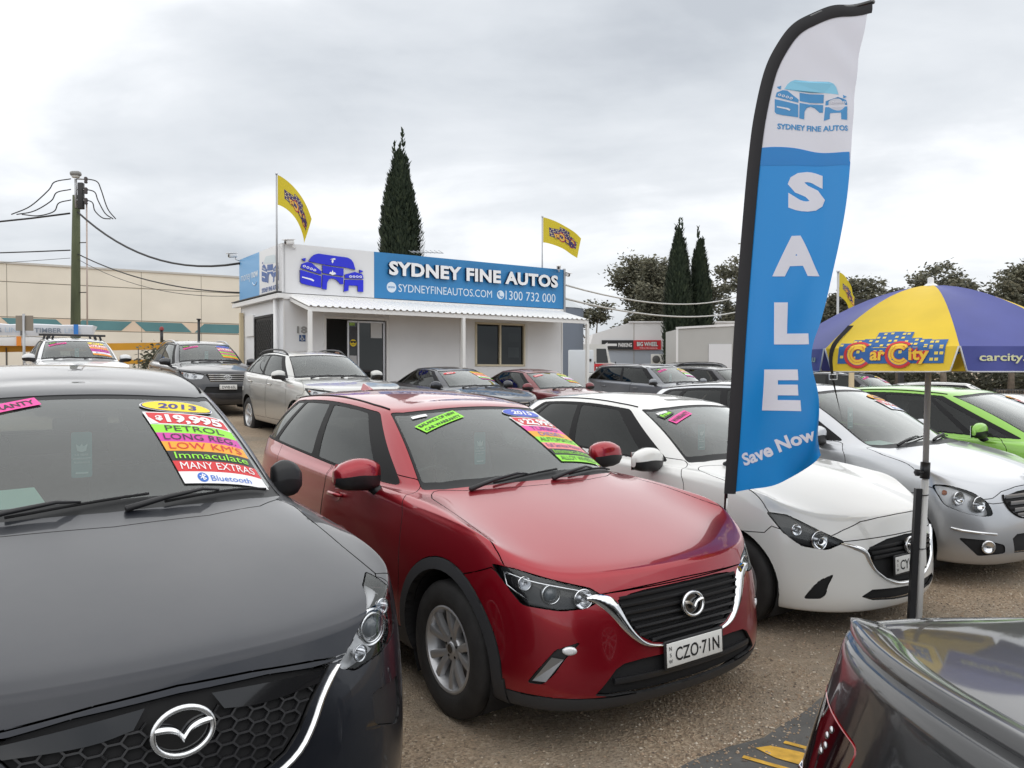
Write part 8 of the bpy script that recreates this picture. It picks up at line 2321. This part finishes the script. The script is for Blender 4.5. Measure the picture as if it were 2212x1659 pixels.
back_car('sedan_car', 'white sedan showing its roof behind the lime green hatchback', loc=(7.9, 9.55), z=gz(7.9, 9.5), rz=HEAD, P=WHITE_P, spec=dict(SEDAN, peak=1.47, header=(-1.2, 1.40)), slats=3, tag_=False)

# ---------------------------------------------------------------- dark sedan at the bottom right, tail towards the row
def tail_sedan():
    P = paint('paint_black', (.008, .009, .011), metal=.3, rough=.3, dust=.015, coatw=.85)
    c = Car('sedan_car', 'black sedan at the bottom right corner showing only its boot lid and tail lamp', (4.365, 1.875), R(10), P, None,
            **dict(SEDAN, level=3, rear=[(.10, .26), (-.04, .38), (-.07, .58), (.03, .85), (.10, 1.065)], rx1=.035, rx2=.17, creases={1: .35, 5: {9: .3, 10: .6, 11: .95, 12: .95}, 8: .35, 10: .3},
                   rglass=(-2.98, 1.03), rhead=(-2.45, 1.34), belt=(.93, 1.0), tcrown=.012))
    generic_front(c); kw = c.auto
    tail = rounded([Vector(q) for q in [(-3.72, .36, .93), (-3.66, .60, .94), (-3.50, .80, .925), (-3.30, .88, .90), (-3.34, .88, .80), (-3.56, .76, .74), (-3.70, .58, .73), (-3.74, .40, .78)]], .03, 3)
    assemble(c, dlo=dict(b=(3.55, 10.2), t=(3.5, 9.3), tb=.05, tt=.93), wins=[(4.35, 6.85, 4.2, 6.5), (7.1, 9.3, 6.75, 8.7)], tint=(TINT, TINT), tail=tail, tail_dir=(.8, -.6, 0), mirror=None, slats=None, **kw) if False else \
    assemble(c, dlo=dict(b=(3.55, 10.2), t=(3.5, 9.3), tb=.05, tt=.93), wins=[(4.35, 6.85, 4.2, 6.5), (7.1, 9.3, 6.75, 8.7)], tint=(TINT, TINT), tail=tail, tail_dir=(.8, -.6, 0), tail_m=mat('smoked_lens', (.010, .002, .003), .06, coat=1.0),
             rbumper=[(-3.2, 0), (-3.2, .70), (-3.5, .69), (-4.2, .69), (-4.2, 0)], tag_=False, **kw)
    # raised boot lip along the rear edge and the side gutter
    for off, r_, m in ((0.0, .016, P),):
        pts = []
        for j in range(-14, 15):
            t = j / 14; y = .74 * t; x = -3.60 + .20 * abs(t) ** 3.2 + .02
            q, n = c.hit((x, y, 2), (0, 0, -1)); pts.append(q + Vector((-.004, 0, .012)))
        mb = MB(); vs = []
        for i, q in enumerate(pts):
            d = (pts[min(len(pts) - 1, i + 1)] - pts[max(0, i - 1)]).normalized(); s = Vector((0, 0, 1)).cross(d).normalized(); e = min(1, min(i, len(pts) - 1 - i) / 3)
            vs += [q - s * .085 - Vector((0, 0, .014)), q - s * .045 + Vector((0, 0, .004 * e)), q + Vector((0, 0, .016 * e)), q + s * .018 + Vector((0, 0, .012 * e)), q + s * .020 - Vector((0, 0, .02))]
        mb.add(vs, [(i * 5 + k, i * 5 + 5 + k, i * 5 + 6 + k, i * 5 + 1 + k) for i in range(len(pts) - 1) for k in range(4)], P, True); mb.build('boot_spoiler', c.root)
    for s in (1, -1):
        mb = MB()
        for k in range(4): 
            q, n = c.hit((-3.70 + .004 * k, (.47 + .012 * (k % 2)) * s, .91 - .018 * k), (.9, -.3 * s, 0)); dished(mb, q + n * .002, n, [(.011, 0), (.008, .002), (.003, .003)], SATIN, n=8, sy=.7)
        mb.build('reversing_lamp', c.root)
        mb = MB(); pts = [c.hit((x, y * s, z), (.8, -.6 * s, 0)) for x, y, z in ((-3.72, .42, .80), (-3.66, .60, .76), (-3.55, .76, .765), (-3.40, .85, .80))]
        mb.tube([q + n * .003 for q, n in pts], .006, CHROME, n=6); mb.build('lamp_trim', c.root)
    number_plate(c, (-3.80, 0, .62), (-1, 0, .05), 'DLK·52H') if False else None
    return c
tail_sedan()

# ---------------------------------------------------------------- flags, umbrella, small things
feather_flag()
umbrella()
cloth_flag('yellow flag folded over itself at the left end of the office roof', OF(-.12, 3.8, -.12), 6.85, 6.82, .78, 1.35, (.93, .1, 0), .85, 1.0, curl=.5)
cloth_flag('yellow flag streaming at the right end of the office roof', OF(8.6, 3.8, -.12), 6.72, 6.70, .82, 1.55, (.98, .1, 0), .42, 2.4)
cloth_flag('yellow flag hanging beside the umbrella top', Vector((10.9, 26.2, gz(10.9, 26))), 5.02, 5.0, .80, 1.0, (.75, .2, 0), .9, 4.0, pole_r=.05)
security_camera(OF(.20, 5.06, .12), Vector((-.55, -.8, -.15)), 'white security camera at the front corner of the office sign')
security_camera(OF(9.10, 5.08, .12), Vector((-.1, -.95, -.2)), 'white security camera at the right end of the blue sign')
security_camera(OF(9.46, 4.92, -.05), Vector((.7, -.6, -.3)), 'white security camera facing away at the right end of the office')
security_camera(OS(3.72, 5.15, .18), Vector((-.6, -.7, -.15)), 'white security camera above the light blue side panel')
a_ = thing('tv_antenna', 'thin television antenna on the office roof', 'antenna', tuple(OF(4.8, 3.8, -1.2))); gv_ = mat('galv', (.40, .41, .42), .45, metal=.7)
mb = MB(); mb.tube([(0, 0, 0), (0, 0, 1.62)], .014, gv_, n=6); mb.build('mast', a_); mb = MB(); mb.tube([(-.38, 0, 1.58), (.62, .1, 1.55)], .012, gv_, n=5); mb.build('boom', a_)
for i in range(8): mb = MB(); x = -.36 + i * .13; mb.tube([(x - .05, -.28, 1.58), (x + .05, .28, 1.57)], .007, gv_, n=5); mb.build('element', a_)

def person():
    """salesperson standing in the dim doorway"""
    o = OF(1.50, .52, -.06); r = thing('person', 'person in dark clothes standing inside the open office doorway', 'person', tuple(o), R(-55) + math.pi / 2 * 0)
    J = dict(pel=(0, 0, .95), sp=(0, 0, 1.15), ch=(.02, 0, 1.36), nk=(.02, 0, 1.52), h0=(.03, 0, 1.60), h1=(.035, 0, 1.72), ls=(.01, .19, 1.43), le=(-.02, .25, 1.15), lw=(.06, .24, .90), rs=(.01, -.19, 1.43), re=(-.02, -.25, 1.15), rw=(.08, -.22, .92),
             lh=(0, .10, .90), lk=(.02, .11, .50), la=(-.02, .12, .08), lf=(.14, .13, .04), rh=(0, -.10, .90), rk=(.03, -.11, .50), ra=(0, -.12, .08), rf=(.16, -.13, .04))
    E_ = [('pel', 'sp'), ('sp', 'ch'), ('ch', 'nk'), ('nk', 'h0'), ('h0', 'h1'), ('ch', 'ls'), ('ls', 'le'), ('le', 'lw'), ('ch', 'rs'), ('rs', 're'), ('re', 'rw'), ('pel', 'lh'), ('lh', 'lk'), ('lk', 'la'), ('la', 'lf'), ('pel', 'rh'), ('rh', 'rk'), ('rk', 'ra'), ('ra', 'rf')]
    rad = dict(pel=(.13, .15), sp=(.12, .14), ch=(.13, .16), nk=(.055, .055), h0=(.085, .075), h1=(.09, .08), ls=(.065, .065), le=(.045, .045), lw=(.035, .03), rs=(.065, .065), re=(.045, .045), rw=(.035, .03), lh=(.10, .10), lk=(.065, .065), la=(.05, .05), lf=(.045, .04), rh=(.10, .10), rk=(.065, .065), ra=(.05, .05), rf=(.045, .04))
    ks = list(J); me = bpy.data.meshes.new('body'); me.from_pydata([J[k] for k in ks], [(ks.index(a), ks.index(b)) for a, b in E_], [])
    ob = bpy.data.objects.new('body', me); link(ob, r); ob.modifiers.new('skin', 'SKIN'); ss = ob.modifiers.new('sub', 'SUBSURF'); ss.levels = 2; ss.render_levels = 2
    bm = bmesh.new(); bm.from_mesh(me); ly = bm.verts.layers.skin.verify(); bm.verts.ensure_lookup_table()
    for i, k in enumerate(ks): bm.verts[i][ly].radius = rad[k]; bm.verts[i][ly].use_root = (k == 'pel')
    bm.to_mesh(me); bm.free()
    dg = bpy.context.evaluated_depsgraph_get(); nm = bpy.data.meshes.new_from_object(ob.evaluated_get(dg)); ob.modifiers.clear(); ob.data = nm
    sk_, sh, tr, hr = mat('skin', (.50, .31, .23), .5), mat('shirt_dark', (.12, .20, .24), .8), mat('trousers', (.02, .02, .025), .8), mat('hair_dark', (.015, .012, .010), .6)
    for m_ in (sk_, sh, tr, hr): nm.materials.append(m_)
    for p in nm.polygons:
        c = p.center; p.use_smooth = True
        p.material_index = (3 if (c.z > 1.70 or (c.z > 1.62 and c.x < .01)) else 0 if c.z > 1.50 else 1 if c.z > .96 and not (abs(c.y) > .2 and c.z < 1.0) else 2 if abs(c.y) < .2 or c.z < .8 else 0)
    for s in (1, -1):
        mb = MB(); h = Vector((.08, .23 * s, .86))
        for k in range(5):
            a = h + Vector((.02 * (k - 2), 0, -.02)) if k else h + Vector((.05, 0, .02)); mb.tube([h + Vector((.012 * (k - 2), 0, .03)), a + Vector((.005, 0, -.03)), a + Vector((.02, -.01 * s, -.07 if k else -.03))], [.012, .009, .006], sk_, n=6)
        mb.build('hand', r)
    for s in (1, -1): mb = MB(); dished(mb, (.118, .032 * s, 1.665), (1, .2 * s, 0), [(.010, 0), (.007, .004), (.002, .005)], BLK, n=8); mb.build('eye', r)
    mb = MB(); mb.box((.13, 0, 1.635), (.03, .025, .04), sk_, bev=.01); mb.build('nose', r)
person()
